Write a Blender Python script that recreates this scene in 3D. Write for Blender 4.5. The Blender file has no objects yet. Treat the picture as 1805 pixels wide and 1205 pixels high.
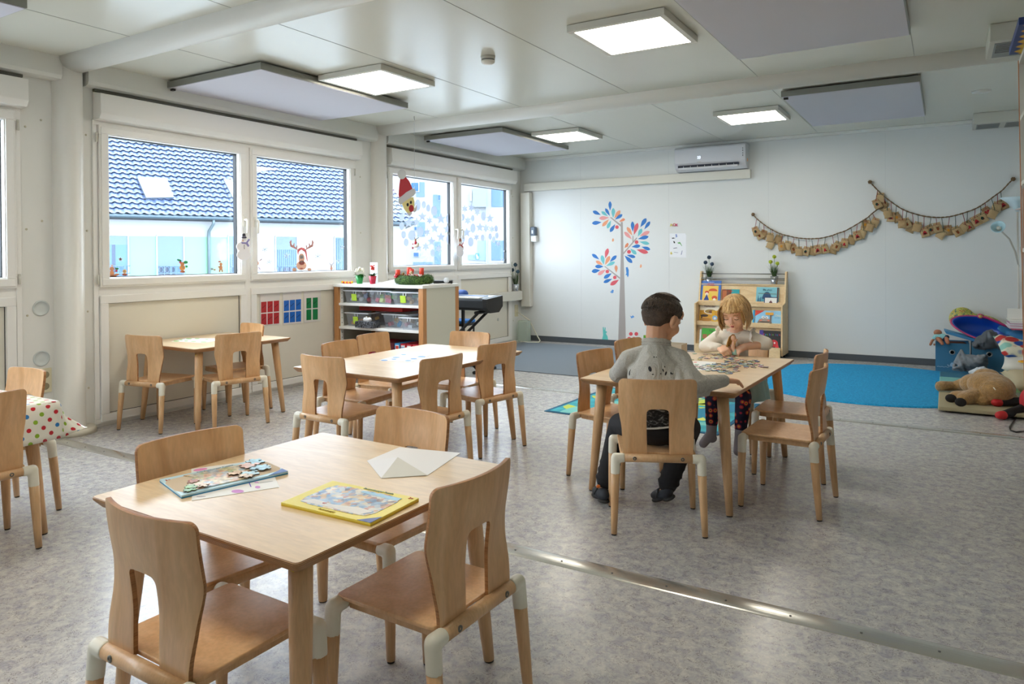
import bpy, bmesh, math, random
import numpy as np
from mathutils import Vector, Matrix, Euler

random.seed(7)
S = bpy.context.scene
COL = S.collection
# ------------------------------------------------------------------ camera
FPX, PITCH, ROLL, YAW, SHIFT = 1268.38, -0.0066167, -0.0069253, 0.5425167, -144.6176
EYE = np.array([0.0, 0.0, 1.25])
_c, _s = math.cos(YAW), math.sin(YAW)
_F = np.array([-_s * math.cos(PITCH), _c * math.cos(PITCH), math.sin(PITCH)])
_r = np.array([_c, _s, 0.0])
_u = np.cross(_r, _F)
_R = _r * math.cos(ROLL) + _u * math.sin(ROLL)
_U = -_r * math.sin(ROLL) + _u * math.cos(ROLL)
cam_data = bpy.data.cameras.new('camera')
cam = bpy.data.objects.new('camera', cam_data)
COL.objects.link(cam)
cam.matrix_world = Matrix(((_R[0], _U[0], -_F[0], EYE[0]), (_R[1], _U[1], -_F[1], EYE[1]), (_R[2], _U[2], -_F[2], EYE[2]), (0, 0, 0, 1)))
cam_data.sensor_width = 36.0
cam_data.lens = FPX * 36.0 / 1805.0
cam_data.shift_y = SHIFT / 1805.0
cam_data.clip_end = 300
S.camera = cam
# ------------------------------------------------------------------ world, light, exposure
S.view_settings.view_transform = 'Standard'
S.view_settings.look = 'None'
S.view_settings.gamma = 1.0
S.view_settings.use_curve_mapping = False
S.view_settings.exposure = 0.95
W = bpy.data.worlds.new('overcast_sky')
S.world = W
W.use_nodes = True
_bg = W.node_tree.nodes['Background']
_bg.inputs['Color'].default_value = (0.79, 0.895, 1.0, 1)
_bg.inputs['Strength'].default_value = 6.6
LED_STRENGTH = 10.5
LED_COLOR = (1.0, 0.93, 0.80, 1)

# ------------------------------------------------------------------ room dimensions (metres)
XL, YB, XR, YF, ZC = -5.38, 9.18, 1.15, -3.9, 2.66


def ray(x, y):
    return _F + _R * (x - 902.5) / FPX - _U * (y - 602.5 - SHIFT) / FPX


def P(x, y, X=None, Y=None, Z=None):
    """point where the sight line of a photo pixel meets a real plane of the room"""
    d = ray(x, y)
    if X is not None: t = (X - EYE[0]) / d[0]
    elif Y is not None: t = (Y - EYE[1]) / d[1]
    else: t = (Z - EYE[2]) / d[2]
    return Vector(EYE + d * t)


def PP(x, y, a, n):
    d = ray(x, y)
    n = np.array(n, float)
    return Vector(EYE + d * (((np.array(a) - EYE) @ n) / (d @ n)))


def crop(pts, ox, oy, s):
    return [(ox + p[0] / s, oy + p[1] / s) for p in pts]


# ------------------------------------------------------------------ materials
def lin(h):
    h = h.lstrip('#')
    o = []
    for i in (0, 2, 4):
        c = int(h[i:i + 2], 16) / 255
        o.append(c / 12.92 if c <= 0.04045 else ((c + 0.055) / 1.055) ** 2.4)
    return (o[0], o[1], o[2], 1)


_M = {}


def mat(h, rough=0.5, metal=0.0, bump=0.0, bscale=60.0, var=0.0, vscale=8.0, spec=0.5, coat=0.0, sheen=0.0, emis=0.0, sss=0.0, dim=1.0):
    key = (dim, h, rough, metal, bump, bscale, var, vscale, spec, coat, sheen, emis, sss)
    if key in _M: return _M[key]
    m = bpy.data.materials.new('surface_' + h.strip('#'))
    m.use_nodes = True
    nt = m.node_tree
    b = nt.nodes['Principled BSDF']
    c = tuple(v * dim for v in lin(h)[:3]) + (1,)
    b.inputs['Base Color'].default_value = c
    b.inputs['Roughness'].default_value = rough
    b.inputs['Metallic'].default_value = metal
    b.inputs['Specular IOR Level'].default_value = spec
    b.inputs['Coat Weight'].default_value = coat
    b.inputs['Sheen Weight'].default_value = sheen
    if sss:
        b.inputs['Subsurface Weight'].default_value = sss
        b.inputs['Subsurface Radius'].default_value = (0.02, 0.008, 0.004)
        b.inputs['Subsurface Scale'].default_value = 0.5
    if emis:
        b.inputs['Emission Color'].default_value = c
        b.inputs['Emission Strength'].default_value = emis
    tc = nt.nodes.new('ShaderNodeTexCoord')
    if var:
        n = nt.nodes.new('ShaderNodeTexNoise')
        n.inputs['Scale'].default_value = vscale
        n.inputs['Detail'].default_value = 5
        nt.links.new(tc.outputs['Object'], n.inputs['Vector'])
        r = nt.nodes.new('ShaderNodeValToRGB')
        r.color_ramp.elements[0].position = 0.3
        r.color_ramp.elements[1].position = 0.7
        r.color_ramp.elements[0].color = tuple(max(0, v * (1 - var)) for v in c[:3]) + (1,)
        r.color_ramp.elements[1].color = tuple(min(1, v * (1 + var)) for v in c[:3]) + (1,)
        nt.links.new(n.outputs['Fac'], r.inputs['Fac'])
        nt.links.new(r.outputs['Color'], b.inputs['Base Color'])
    if bump:
        n = nt.nodes.new('ShaderNodeTexNoise')
        n.inputs['Scale'].default_value = bscale
        n.inputs['Detail'].default_value = 4
        nt.links.new(tc.outputs['Object'], n.inputs['Vector'])
        bp = nt.nodes.new('ShaderNodeBump')
        bp.inputs['Strength'].default_value = bump
        bp.inputs['Distance'].default_value = 0.01
        nt.links.new(n.outputs['Fac'], bp.inputs['Height'])
        nt.links.new(bp.outputs['Normal'], b.inputs['Normal'])
    _M[key] = m
    return m


def nodes(name):
    m = bpy.data.materials.new(name)
    m.use_nodes = True
    nt = m.node_tree
    return m, nt, nt.nodes['Principled BSDF'], nt.nodes.new('ShaderNodeTexCoord')


def ramp(nt, fac, stops):
    r = nt.nodes.new('ShaderNodeValToRGB')
    e = r.color_ramp.elements
    while len(e) < len(stops): e.new(0.5)
    for i, (p, c) in enumerate(stops):
        e[i].position = p
        e[i].color = c if len(c) == 4 else tuple(c) + (1,)
    nt.links.new(fac, r.inputs['Fac'])
    return r.outputs['Color']


def noise(nt, vec, scale, detail=4, dist=0.0, rough=0.5):
    n = nt.nodes.new('ShaderNodeTexNoise')
    n.inputs['Scale'].default_value = scale
    n.inputs['Detail'].default_value = detail
    n.inputs['Distortion'].default_value = dist
    n.inputs['Roughness'].default_value = rough
    nt.links.new(vec, n.inputs['Vector'])
    return n.outputs['Fac']


def mapping(nt, vec, scale, rot=(0, 0, 0)):
    n = nt.nodes.new('ShaderNodeMapping')
    n.inputs['Scale'].default_value = scale
    n.inputs['Rotation'].default_value = rot
    nt.links.new(vec, n.inputs['Vector'])
    return n.outputs['Vector']


def mix(nt, fac, a, b, mode='MIX'):
    n = nt.nodes.new('ShaderNodeMix')
    n.data_type = 'RGBA'
    n.blend_type = mode
    if isinstance(fac, float): n.inputs[0].default_value = fac
    else: nt.links.new(fac, n.inputs[0])
    for i, v in ((6, a), (7, b)):
        if isinstance(v, tuple): n.inputs[i].default_value = v
        else: nt.links.new(v, n.inputs[i])
    return n.outputs[2]


def wood(name, a, b, rough=0.35, scale=(3, 3, 3), stretch=(1, 9, 9), coat=0.15, spec=0.5):
    m, nt, B, tc = nodes(name)
    v = mapping(nt, tc.outputs['Object'], tuple(s * t for s, t in zip(scale, stretch)))
    n1 = noise(nt, v, 1.0, 5, 1.2)
    c1 = ramp(nt, n1, [(0.3, lin(a)), (0.72, lin(b))])
    v2 = mapping(nt, tc.outputs['Object'], tuple(s * t * 9 for s, t in zip(scale, stretch)))
    n2 = noise(nt, v2, 1.0, 2)
    c2 = ramp(nt, n2, [(0.35, (0.86, 0.86, 0.86)), (0.65, (1.04, 1.04, 1.04))])
    nt.links.new(mix(nt, 0.6, c1, c2, 'MULTIPLY'), B.inputs['Base Color'])
    B.inputs['Roughness'].default_value = rough
    B.inputs['Coat Weight'].default_value = coat
    B.inputs['Coat Roughness'].default_value = 0.25
    B.inputs['Specular IOR Level'].default_value = spec
    return m


def ply_edge(name, a, b, period=0.0035):
    m, nt, B, tc = nodes(name)
    sep = nt.nodes.new('ShaderNodeSeparateXYZ')
    nt.links.new(tc.outputs['Object'], sep.inputs[0])
    mt = nt.nodes.new('ShaderNodeMath'); mt.operation = 'MULTIPLY'; mt.inputs[1].default_value = 6.283 / period
    nt.links.new(sep.outputs['Z'], mt.inputs[0])
    sn = nt.nodes.new('ShaderNodeMath'); sn.operation = 'SINE'
    nt.links.new(mt.outputs[0], sn.inputs[0])
    c = ramp(nt, sn.outputs[0], [(0.2, lin(a)), (0.6, lin(b))])
    n = noise(nt, mapping(nt, tc.outputs['Object'], (14, 14, 300)), 1.0, 3)
    c2 = ramp(nt, n, [(0.3, (0.8, 0.8, 0.8)), (0.7, (1.1, 1.1, 1.1))])
    nt.links.new(mix(nt, 1.0, c, c2, 'MULTIPLY'), B.inputs['Base Color'])
    B.inputs['Roughness'].default_value = 0.45
    return m


M_WHITE = mat('#e6e6e1', 0.35, bump=0.02, bscale=9)
M_PVC = mat('#f1f0ec', 0.3)
M_PANEL = mat('#e4dfd0', 0.4)
M_BACK = mat('#dfe1df', 0.42, bump=0.015, bscale=14)
M_CHAIR = wood('beech_ply', '#d09f6e', '#e3b98a', 0.36, (5, 5, 2.2), (2.2, 2.2, 1))
M_LEG = wood('beech_turned', '#cd9f70', '#e0b98b', 0.42, (8, 8, 2), (3, 3, 1))
M_TOP = wood('birch_top', '#dfc096', '#ebd1ac', 0.33, (2, 2, 2), (1, 6, 6), 0.3)
M_EDGE = ply_edge('ply_edge', '#8a5c36', '#c99d6c')
M_BIRCH = wood('birch_rack', '#dcb988', '#edd3a6', 0.45, (4, 4, 2), (1, 6, 6))
M_BROWN = wood('beech_post', '#b97f4c', '#cf9862', 0.45, (6, 6, 2), (4, 4, 1))
M_CAP = mat('#e8e3d2', 0.35)
M_RUBBER = mat('#2c2b2a', 0.7)
M_STEEL = mat('#9b9c9a', 0.32, metal=0.9)
M_SCREW = mat('#6f706c', 0.3, metal=0.9)
M_BLACK = mat('#16171a', 0.45)
M_GREYFRAME = mat('#8e8f88', 0.4, metal=0.3)
M_PAPER = mat('#eceae6', 0.8)

# floor vinyl
M_FLOOR, nt, B, tc = nodes('speckled_vinyl')
v = tc.outputs['Object']
c = ramp(nt, noise(nt, v, 22, 6, 0.8, 0.72), [(0.34, lin('#9f9ea5')), (0.5, lin('#b7b4b2')), (0.66, lin('#cac7bf'))])
warp = noise(nt, v, 50, 3, 1.7, 0.6)
vein = ramp(nt, warp, [(0.472, (1, 1, 1)), (0.490, (0.33, 0.29, 0.30)), (0.502, (0.33, 0.29, 0.30)), (0.520, (1, 1, 1))])
msk = ramp(nt, noise(nt, v, 26, 4), [(0.45, (0, 0, 0)), (0.55, (1, 1, 1))])
c = mix(nt, 0.95, c, mix(nt, msk, (1, 1, 1, 1), vein), 'MULTIPLY')
c = mix(nt, 0.5, c, ramp(nt, noise(nt, v, 85, 3, 1.0), [(0.35, (0.8, 0.79, 0.82)), (0.62, (1.12, 1.12, 1.1))]), 'MULTIPLY')
nt.links.new(c, B.inputs['Base Color'])
B.inputs['Roughness'].default_value = 0.27
B.inputs['Specular IOR Level'].default_value = 0.5
bp = nt.nodes.new('ShaderNodeBump'); bp.inputs['Strength'].default_value = 0.12; bp.inputs['Distance'].default_value = 0.004
nt.links.new(noise(nt, v, 40, 4), bp.inputs['Height'])
nt.links.new(bp.outputs['Normal'], B.inputs['Normal'])

# glossy ceiling sheet
M_CEIL, nt, B, tc = nodes('ceiling_sheet')
B.inputs['Base Color'].default_value = lin('#dbdbcf')
B.inputs['Roughness'].default_value = 0.22
B.inputs['Specular IOR Level'].default_value = 0.5
bp = nt.nodes.new('ShaderNodeBump'); bp.inputs['Strength'].default_value = 0.05; bp.inputs['Distance'].default_value = 0.02
nt.links.new(noise(nt, mapping(nt, tc.outputs['Object'], (1.2, 0.8, 1)), 1.5, 2), bp.inputs['Height'])
nt.links.new(bp.outputs['Normal'], B.inputs['Normal'])


def glassy(name, tint, gloss=0.06, rough=0.02, diffuse=None, amount=0.0):
    m = bpy.data.materials.new(name)
    m.use_nodes = True
    nt = m.node_tree
    nt.nodes.remove(nt.nodes['Principled BSDF'])
    out = nt.nodes['Material Output']
    tr = nt.nodes.new('ShaderNodeBsdfTransparent'); tr.inputs[0].default_value = tint
    gl = nt.nodes.new('ShaderNodeBsdfGlossy'); gl.inputs['Roughness'].default_value = rough
    mx = nt.nodes.new('ShaderNodeMixShader'); mx.inputs[0].default_value = gloss
    nt.links.new(tr.outputs[0], mx.inputs[1]); nt.links.new(gl.outputs[0], mx.inputs[2])
    last = mx
    if diffuse:
        df = nt.nodes.new('ShaderNodeBsdfDiffuse'); df.inputs[0].default_value = diffuse
        m2 = nt.nodes.new('ShaderNodeMixShader'); m2.inputs[0].default_value = amount
        nt.links.new(mx.outputs[0], m2.inputs[1]); nt.links.new(df.outputs[0], m2.inputs[2])
        last = m2
    nt.links.new(last.outputs[0], out.inputs['Surface'])
    return m


def film(h, k=0.75, gain=1.0):
    """thin paper or foil that lets daylight through"""
    key = ('film', h, k, gain)
    if key in _M: return _M[key]
    m = bpy.data.materials.new('translucent_' + h.strip('#'))
    m.use_nodes = True
    nt = m.node_tree
    nt.nodes.remove(nt.nodes['Principled BSDF'])
    c = tuple((v * .50 + .10) * gain for v in lin(h)[:3]) + (1,)
    df = nt.nodes.new('ShaderNodeBsdfDiffuse'); df.inputs[0].default_value = c
    tl = nt.nodes.new('ShaderNodeBsdfTranslucent'); tl.inputs[0].default_value = c
    mx = nt.nodes.new('ShaderNodeMixShader'); mx.inputs[0].default_value = k
    nt.links.new(df.outputs[0], mx.inputs[1]); nt.links.new(tl.outputs[0], mx.inputs[2])
    nt.links.new(mx.outputs[0], nt.nodes['Material Output'].inputs['Surface'])
    _M[key] = m
    return m


M_GLASS = glassy('window_glass', (0.97, 0.985, 1, 1), 0.05)
M_CLEAR = glassy('clear_plastic', (0.93, 0.96, 1.0, 1), 0.07, 0.12, (0.80, 0.86, 0.94, 1), 0.17)
M_LED = bpy.data.materials.new('led_diffuser')
M_LED.use_nodes = True
_n = M_LED.node_tree
_n.nodes.remove(_n.nodes['Principled BSDF'])
_e = _n.nodes.new('ShaderNodeEmission'); _e.inputs[0].default_value = LED_COLOR; _e.inputs[1].default_value = LED_STRENGTH
_n.links.new(_e.outputs[0], _n.nodes['Material Output'].inputs['Surface'])


# ------------------------------------------------------------------ mesh builder
class MB:
    def __init__(s):
        s.v, s.f, s.m, s.sm = [], [], [], []

    def add(s, vs, fs, mi=0, smooth=False, M=None):
        o = len(s.v)
        for p in vs:
            p = Vector(p)
            s.v.append(tuple(M @ p) if M is not None else tuple(p))
        for f in fs:
            s.f.append(tuple(i + o for i in f)); s.m.append(mi); s.sm.append(smooth)
        return s

    def box(s, x0, x1, y0, y1, z0, z1, mi=0, M=None):
        v = [(x0, y0, z0), (x1, y0, z0), (x1, y1, z0), (x0, y1, z0), (x0, y0, z1), (x1, y0, z1), (x1, y1, z1), (x0, y1, z1)]
        return s.add(v, [(0, 3, 2, 1), (4, 5, 6, 7), (0, 1, 5, 4), (1, 2, 6, 5), (2, 3, 7, 6), (3, 0, 4, 7)], mi, False, M)

    def tube(s, pts, rad, n=10, mi=0, cap=True, flat=1.0, M=None, smooth=True):
        pts = [Vector(p) for p in pts]
        if not hasattr(rad, '__len__'): rad = [rad] * len(pts)
        t0 = (pts[1] - pts[0]).normalized()
        up = Vector((0, 0, 1)) if abs(t0.z) < 0.95 else Vector((0, 1, 0))
        a = t0.cross(up).normalized()
        vs = []
        for i, p in enumerate(pts):
            t = (pts[min(i + 1, len(pts) - 1)] - pts[max(i - 1, 0)])
            if t.length < 1e-9: t = t0
            t.normalize()
            a = (a - t * a.dot(t)).normalized()
            b = t.cross(a)
            for k in range(n):
                an = 2 * math.pi * k / n
                vs.append(p + (a * math.cos(an) + b * math.sin(an) * flat) * rad[i])
        fs = []
        for i in range(len(pts) - 1):
            for k in range(n):
                k2 = (k + 1) % n
                fs.append((i * n + k, i * n + k2, (i + 1) * n + k2, (i + 1) * n + k))
        s.add(vs, fs, mi, smooth, M)
        if cap:
            o = len(s.v)
            L = len(pts) - 1
            s.f.append(tuple(o - (L + 1) * n + k for k in reversed(range(n)))); s.m.append(mi); s.sm.append(False)
            s.f.append(tuple(o - n + k for k in range(n))); s.m.append(mi); s.sm.append(False)
        return s

    def lathe(s, prof, c=(0, 0, 0), n=24, mi=0, M=None, smooth=True, cap=True):
        c = Vector(c)
        vs, fs = [], []
        for r, z in prof:
            for k in range(n):
                a = 2 * math.pi * k / n
                vs.append(c + Vector((r * math.cos(a), r * math.sin(a), z)))
        for i in range(len(prof) - 1):
            for k in range(n):
                k2 = (k + 1) % n
                fs.append((i * n + k, i * n + k2, (i + 1) * n + k2, (i + 1) * n + k))
        if cap:
            fs.append(tuple(reversed(range(n))))
            fs.append(tuple((len(prof) - 1) * n + k for k in range(n)))
        return s.add(vs, fs, mi, smooth, M)

    def ball(s, c, r, n=12, mi=0, M=None):
        if not hasattr(r, '__len__'): r = (r, r, r)
        c = Vector(c)
        vs = [c + Vector((0, 0, -r[2]))]
        h = n // 2 + 1
        for i in range(1, h):
            t = math.pi * i / h
            for k in range(n):
                a = 2 * math.pi * k / n
                vs.append(c + Vector((r[0] * math.sin(t) * math.cos(a), r[1] * math.sin(t) * math.sin(a), -r[2] * math.cos(t))))
        vs.append(c + Vector((0, 0, r[2])))
        fs = []
        for k in range(n):
            fs.append((0, 1 + (k + 1) % n, 1 + k))
            fs.append((len(vs) - 1, 1 + (h - 2) * n + k, 1 + (h - 2) * n + (k + 1) % n))
        for i in range(h - 2):
            for k in range(n):
                k2 = (k + 1) % n
                fs.append((1 + i * n + k, 1 + i * n + k2, 1 + (i + 1) * n + k2, 1 + (i + 1) * n + k))
        return s.add(vs, fs, mi, True, M)

    def prism(s, poly, off, mi=0, M=None, smooth=False):
        """polygon of 3-D points extruded by the vector off"""
        n = len(poly)
        off = Vector(off)
        a = [Vector(p) for p in poly]
        vs = a + [p + off for p in a]
        fs = [tuple(range(n)), tuple(reversed(range(n, 2 * n)))]
        fs += [(i, n + i, n + (i + 1) % n, (i + 1) % n) for i in range(n)]
        return s.add(vs, fs, mi, smooth, M)

    def build(s, name, mats, parent=None, bevel=0.0, seg=2, auto=True, origin=None):
        me = bpy.data.meshes.new(name)
        vs = s.v
        if origin is not None:
            ox = Vector(origin)
            vs = [tuple(Vector(p) - ox) for p in vs]
        me.from_pydata(vs, [], s.f)
        if not isinstance(mats, (list, tuple)): mats = [mats]
        for m in mats: me.materials.append(m)
        me.polygons.foreach_set('material_index', s.m)
        me.polygons.foreach_set('use_smooth', s.sm)
        bm = bmesh.new(); bm.from_mesh(me)
        bmesh.ops.recalc_face_normals(bm, faces=bm.faces)
        bm.to_mesh(me); bm.free()
        o = bpy.data.objects.new(name, me)
        COL.objects.link(o)
        if origin is not None: o.location = origin
        if parent is not None: o.parent = parent
        if bevel:
            md = o.modifiers.new('bevel', 'BEVEL'); md.width = bevel; md.segments = seg; md.limit_method = 'ANGLE'
            bake(o)
        return o


def bake(o):
    bpy.context.view_layer.update()
    dg = bpy.context.evaluated_depsgraph_get()
    me = bpy.data.meshes.new_from_object(o.evaluated_get(dg))
    o.modifiers.clear()
    o.data = me


def tag(o, label=None, cat=None, group=None, kind=None):
    if label: o['label'] = label
    if cat: o['category'] = cat
    if group: o['group'] = group
    if kind: o['kind'] = kind
    return o


def thing(name, label, cat, loc=(0, 0, 0), rz=0.0, group=None):
    o = bpy.data.objects.new(name, None)
    o.empty_display_size = 0.05
    COL.objects.link(o)
    o.location = loc
    o.rotation_euler = (0, 0, rz)
    return tag(o, label, cat, group)


def struct(o):
    o['kind'] = 'structure'
    return o


def copy_tree(o, parent=None):
    c = o.copy()
    COL.objects.link(c)
    if parent is not None: c.parent = parent
    for ch in list(o.children): copy_tree(ch, c)
    return c


def flat(name, px, m, th=0.0015, parent=None, X=None, Y=None, Z=None, lift=0.0, pts=None, plane=None):
    """a thin sheet lying on a wall, pane or table: outline given by photo pixels met with that plane"""
    if plane is not None:
        poly = [PP(x, y, plane[0], plane[1]) for x, y in px]; nrm = Vector(plane[1]).normalized()
    else:
        poly = [P(x, y, X=X, Y=Y, Z=Z) for x, y in px]
        nrm = Vector((1, 0, 0)) if X is not None else (Vector((0, -1, 0)) if Y is not None else Vector((0, 0, 1)))
    poly = [p + nrm * lift for p in poly]
    b = MB().prism(poly, nrm * th)
    if parent is None:
        c = sum(poly, Vector()) / len(poly)
        return b.build(name, m, None, origin=c)
    return keep(b.build(name, m), parent)


def ell(cx, cy, rx, ry, rot=0.0, n=20):
    c, s = math.cos(math.radians(rot)), math.sin(math.radians(rot))
    return [(cx + rx * math.cos(t) * c - ry * math.sin(t) * s, cy + rx * math.cos(t) * s + ry * math.sin(t) * c) for t in [2 * math.pi * k / n for k in range(n)]]


def star(cx, cy, r, k=5, inner=0.42, rot=-90, sx=1.0):
    return [(cx + (r if i % 2 == 0 else r * inner) * math.cos(math.radians(rot + 180 * i / k)) * sx, cy + (r if i % 2 == 0 else r * inner) * math.sin(math.radians(rot + 180 * i / k))) for i in range(2 * k)]


def drop(bx, by, tx, ty, w, n=9):
    """teardrop outline from pointed base to round tip"""
    L = math.hypot(tx - bx, ty - by)
    ux, uy = (tx - bx) / L, (ty - by) / L
    prof = []
    for i in range(n + 1):
        t = i / n
        h = (w / 2) * math.sin(math.pi * min(1, t ** 1.5)) ** 0.75 if 0 < t < 1 else 0
        prof.append((t, h))
    a = [(bx + ux * L * t - uy * h, by + uy * L * t + ux * h) for t, h in prof]
    b = [(bx + ux * L * t + uy * h, by + uy * L * t - ux * h) for t, h in prof[1:-1]]
    return a + b[::-1]


def text(name, body, size, m, loc, rot, parent=None, ext=0.0006, align='CENTER', shear=0.0):
    cu = bpy.data.curves.new(name, 'FONT')
    cu.body = body; cu.size = size; cu.extrude = ext; cu.align_x = align; cu.align_y = 'CENTER'; cu.shear = shear
    o = bpy.data.objects.new(name, cu)
    COL.objects.link(o)
    bpy.context.view_layer.update()
    me = bpy.data.meshes.new_from_object(o.evaluated_get(bpy.context.evaluated_depsgraph_get()))
    bpy.data.objects.remove(o)
    me.materials.clear(); me.materials.append(m)
    o = bpy.data.objects.new(name, me)
    COL.objects.link(o)
    o.rotation_euler = rot
    o.location = loc
    if parent is not None:
        keep(o, parent)
    return o


def mw(o):
    return (mw(o.parent) @ o.matrix_parent_inverse if o.parent else Matrix()) @ o.matrix_basis


def keep(o, parent):
    """parent o to parent without moving it (o was built in world coordinates)"""
    o.parent = parent
    o.matrix_parent_inverse = mw(parent).inverted()
    return o


def blob(name, prims, m, voxel=0.006, smooth=6, parent=None, fac=0.6):
    """one continuous surface grown round capsules ('c', p1, r1, p2, r2) and ellipsoids ('e', centre, radii, euler)"""
    b = MB()
    for p in prims:
        if p[0] == 'c':
            a, ra, c, rc = Vector(p[1]), p[2], Vector(p[3]), p[4]
            d = c - a
            L = d.length
            u = d.normalized() if L > 1e-6 else Vector((0, 0, 1))
            pts, rs = [], []
            for k in range(5):
                t = math.pi / 2 * k / 4.0
                pts.append(a - u * ra * math.cos(t)); rs.append(max(ra * math.sin(t), ra * 0.06))
            for k in range(5):
                t = math.pi / 2 * k / 4.0
                pts.append(c + u * rc * math.sin(t)); rs.append(max(rc * math.cos(t), rc * 0.06))
            b.tube(pts, rs, 12)
        else:
            R = Matrix() if len(p) < 4 else (p[3] if isinstance(p[3], Matrix) else Euler([math.radians(v) for v in p[3]]).to_matrix().to_4x4())
            b.ball((0, 0, 0), p[2], 16, 0, Matrix.Translation(p[1]) @ R)
    o = b.build(name, m)
    r = o.modifiers.new('r', 'REMESH'); r.mode = 'VOXEL'; r.voxel_size = voxel; r.use_smooth_shade = True
    s = o.modifiers.new('s', 'SMOOTH'); s.factor = fac; s.iterations = smooth
    bake(o)
    for f in o.data.polygons: f.use_smooth = True
    if parent is not None: keep(o, parent)
    return o

# ================================================================== THE ROOM
fl = MB().box(XL - 0.15, XR + 0.1, YF - 0.1, YB + 0.1, -0.12, 0.0)
struct(fl.build('floor', M_FLOOR))
ce = MB().box(XL - 0.15, XR + 0.1, YF - 0.1, YB + 0.1, ZC, ZC + 0.12)
struct(ce.build('ceiling', M_CEIL))
b = MB().box(XL - 0.1, XR + 0.1, YB, YB + 0.12, 0, ZC)
struct(b.build('wall_back', M_BACK))
struct(MB().box(XR, XR + 0.1, YF, YB, 0, ZC).build('wall_right', M_WHITE))
struct(MB().box(XL - 0.1, XR + 0.1, YF - 0.12, YF, 0, ZC).build('wall_front', M_WHITE))

# joints between the wall sheets and the ceiling sheets: slim cover beads
M_JOINT = mat('#a9aaa4', 0.5)
b = MB()
for x in (-4.40, -3.12, -1.86, -0.585, 0.68):
    b.box(x - 0.0013, x + 0.0013, YB - 0.0012, YB, 0.09, 2.6)
struct(b.build('trim_1', mat('#cfd1d1', 0.5)))
b = MB()
for y0, y1 in ((-0.5, 2.68), (2.88, 5.93), (6.15, 9.1)):
    for x in (-4.45, -3.46, -2.37, -1.28, -0.19):
        b.box(x - 0.0022, x + 0.0022, y0, y1, ZC - 0.0012, ZC)
struct(b.build('trim_2', mat('#8d8d84', 0.5)))
# coving along the back wall and beam covers (half-round sheet over the module joints)
b = MB().box(XL + 0.1, XR, YB - 0.05, YB, ZC - 0.035, ZC)
struct(b.build('trim_3', M_WHITE, bevel=0.004))


def half_round(x0, x1, yc, r, z, flat=1.0, n=14):
    vs, fs = [], []
    for x in (x0, x1):
        for k in range(n + 1):
            a = math.pi * k / n
            vs.append((x, yc - r * math.cos(a), z - r * flat * math.sin(a)))
    for k in range(n): fs.append((k, k + 1, n + 2 + k, n + 1 + k))
    fs.append(tuple(range(n + 1))); fs.append(tuple(range(n + 1, 2 * n + 2)))
    return vs, fs


M_COVER = mat('#e2dfd6', 0.38)
for i, y in enumerate((-0.55, 2.79, 6.05)):
    vs, fs = half_round(XL + 0.05, XR, y, 0.11, ZC, 0.85)
    o = MB().add(vs, fs, 0, True).build('trim_%d' % (4 + i), M_COVER)
    struct(o)

# left wall: solid strips between the window units, header above, all with screws
HX = XL + 0.09
b = MB()
for y0, y1 in ((YF, -2.95), (-0.86, -0.29), (2.455, 2.95), (5.70, 6.175), (8.90, YB)):
    b.box(XL - 0.12, XL, y0, y1, 0, ZC)
for y0, y1 in ((-2.95, -0.86), (-0.29, 2.455), (2.95, 5.70), (6.175, 8.90)):
    b.box(XL - 0.12, XL, y0, y1, 2.26, ZC)
    b.box(XL - 0.12, XL, y0, y1, 0, 0.02)
struct(b.build('wall_left', M_WHITE))
b = MB()
for y0, y1 in ((YF, -0.64), (-0.46, 2.70), (2.88, 5.97), (6.14, YB)):
    pr = [(XL, 2.665), (HX, 2.665), (HX, 2.53), (HX - 0.012, 2.505), (HX - 0.04, 2.495), (XL, 2.495)]
    b.prism([(x, y0, z) for x, z in pr], (0, y1 - y0, 0))
struct(b.build('trim_7', mat('#e3e4de', 0.3)))
# upright half-round pillar covers at the module joints
b = MB()
for yc in (-0.55, 2.77, 6.05):
    n = 16
    vs = []
    for z in (0.0, 0.015, ZC - 0.02):
        r = 0.155 if z < 0.015 else 0.10
        for k in range(n + 1):
            a = math.pi * k / n
            vs.append((XL + (0.11 if r < 0.11 else 0.17) * math.sin(a), yc - r * math.cos(a), z))
    fs = []
    for j in range(2):
        for k in range(n): fs.append((j * (n + 1) + k, j * (n + 1) + k + 1, (j + 1) * (n + 1) + k + 1, (j + 1) * (n + 1) + k))
    b.add(vs, fs, 0, True)
struct(b.build('trim_8', mat('#e8e6df', 0.38)))
b = MB().lathe([(0.16, 0), (0.16, 0.03), (0.15, 0.04)], (XL + 0.02, 2.77, 0), 28)
struct(b.build('trim_9', mat('#d9d4c4', 0.5)))
# screw heads and plug covers
b = MB()
for y in (2.50, 2.60, 2.905):
    for z in (0.30, 0.86, 1.45, 2.15): b.ball((XL, y, z + (0.06 if y == 2.60 else 0)), (0.004, 0.008, 0.008), 8)
for y in (5.78, 6.14, 8.95):
    for z in (0.3, 0.9, 1.5, 2.1): b.ball((XL, y, z), (0.004, 0.008, 0.008), 8)
struct(b.build('trim_10', mat('#c9c4b0', 0.4)))
# baseboards
struct(MB().box(XL + 0.15, XR, YB - 0.014, YB, 0, 0.075).build('baseboard_back', mat('#4a5056', 0.5), bevel=0.003))
struct(MB().box(XR - 0.014, XR, YF, YB - 0.02, 0, 0.075).build('baseboard_right', mat('#4a5056', 0.5)))
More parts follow.
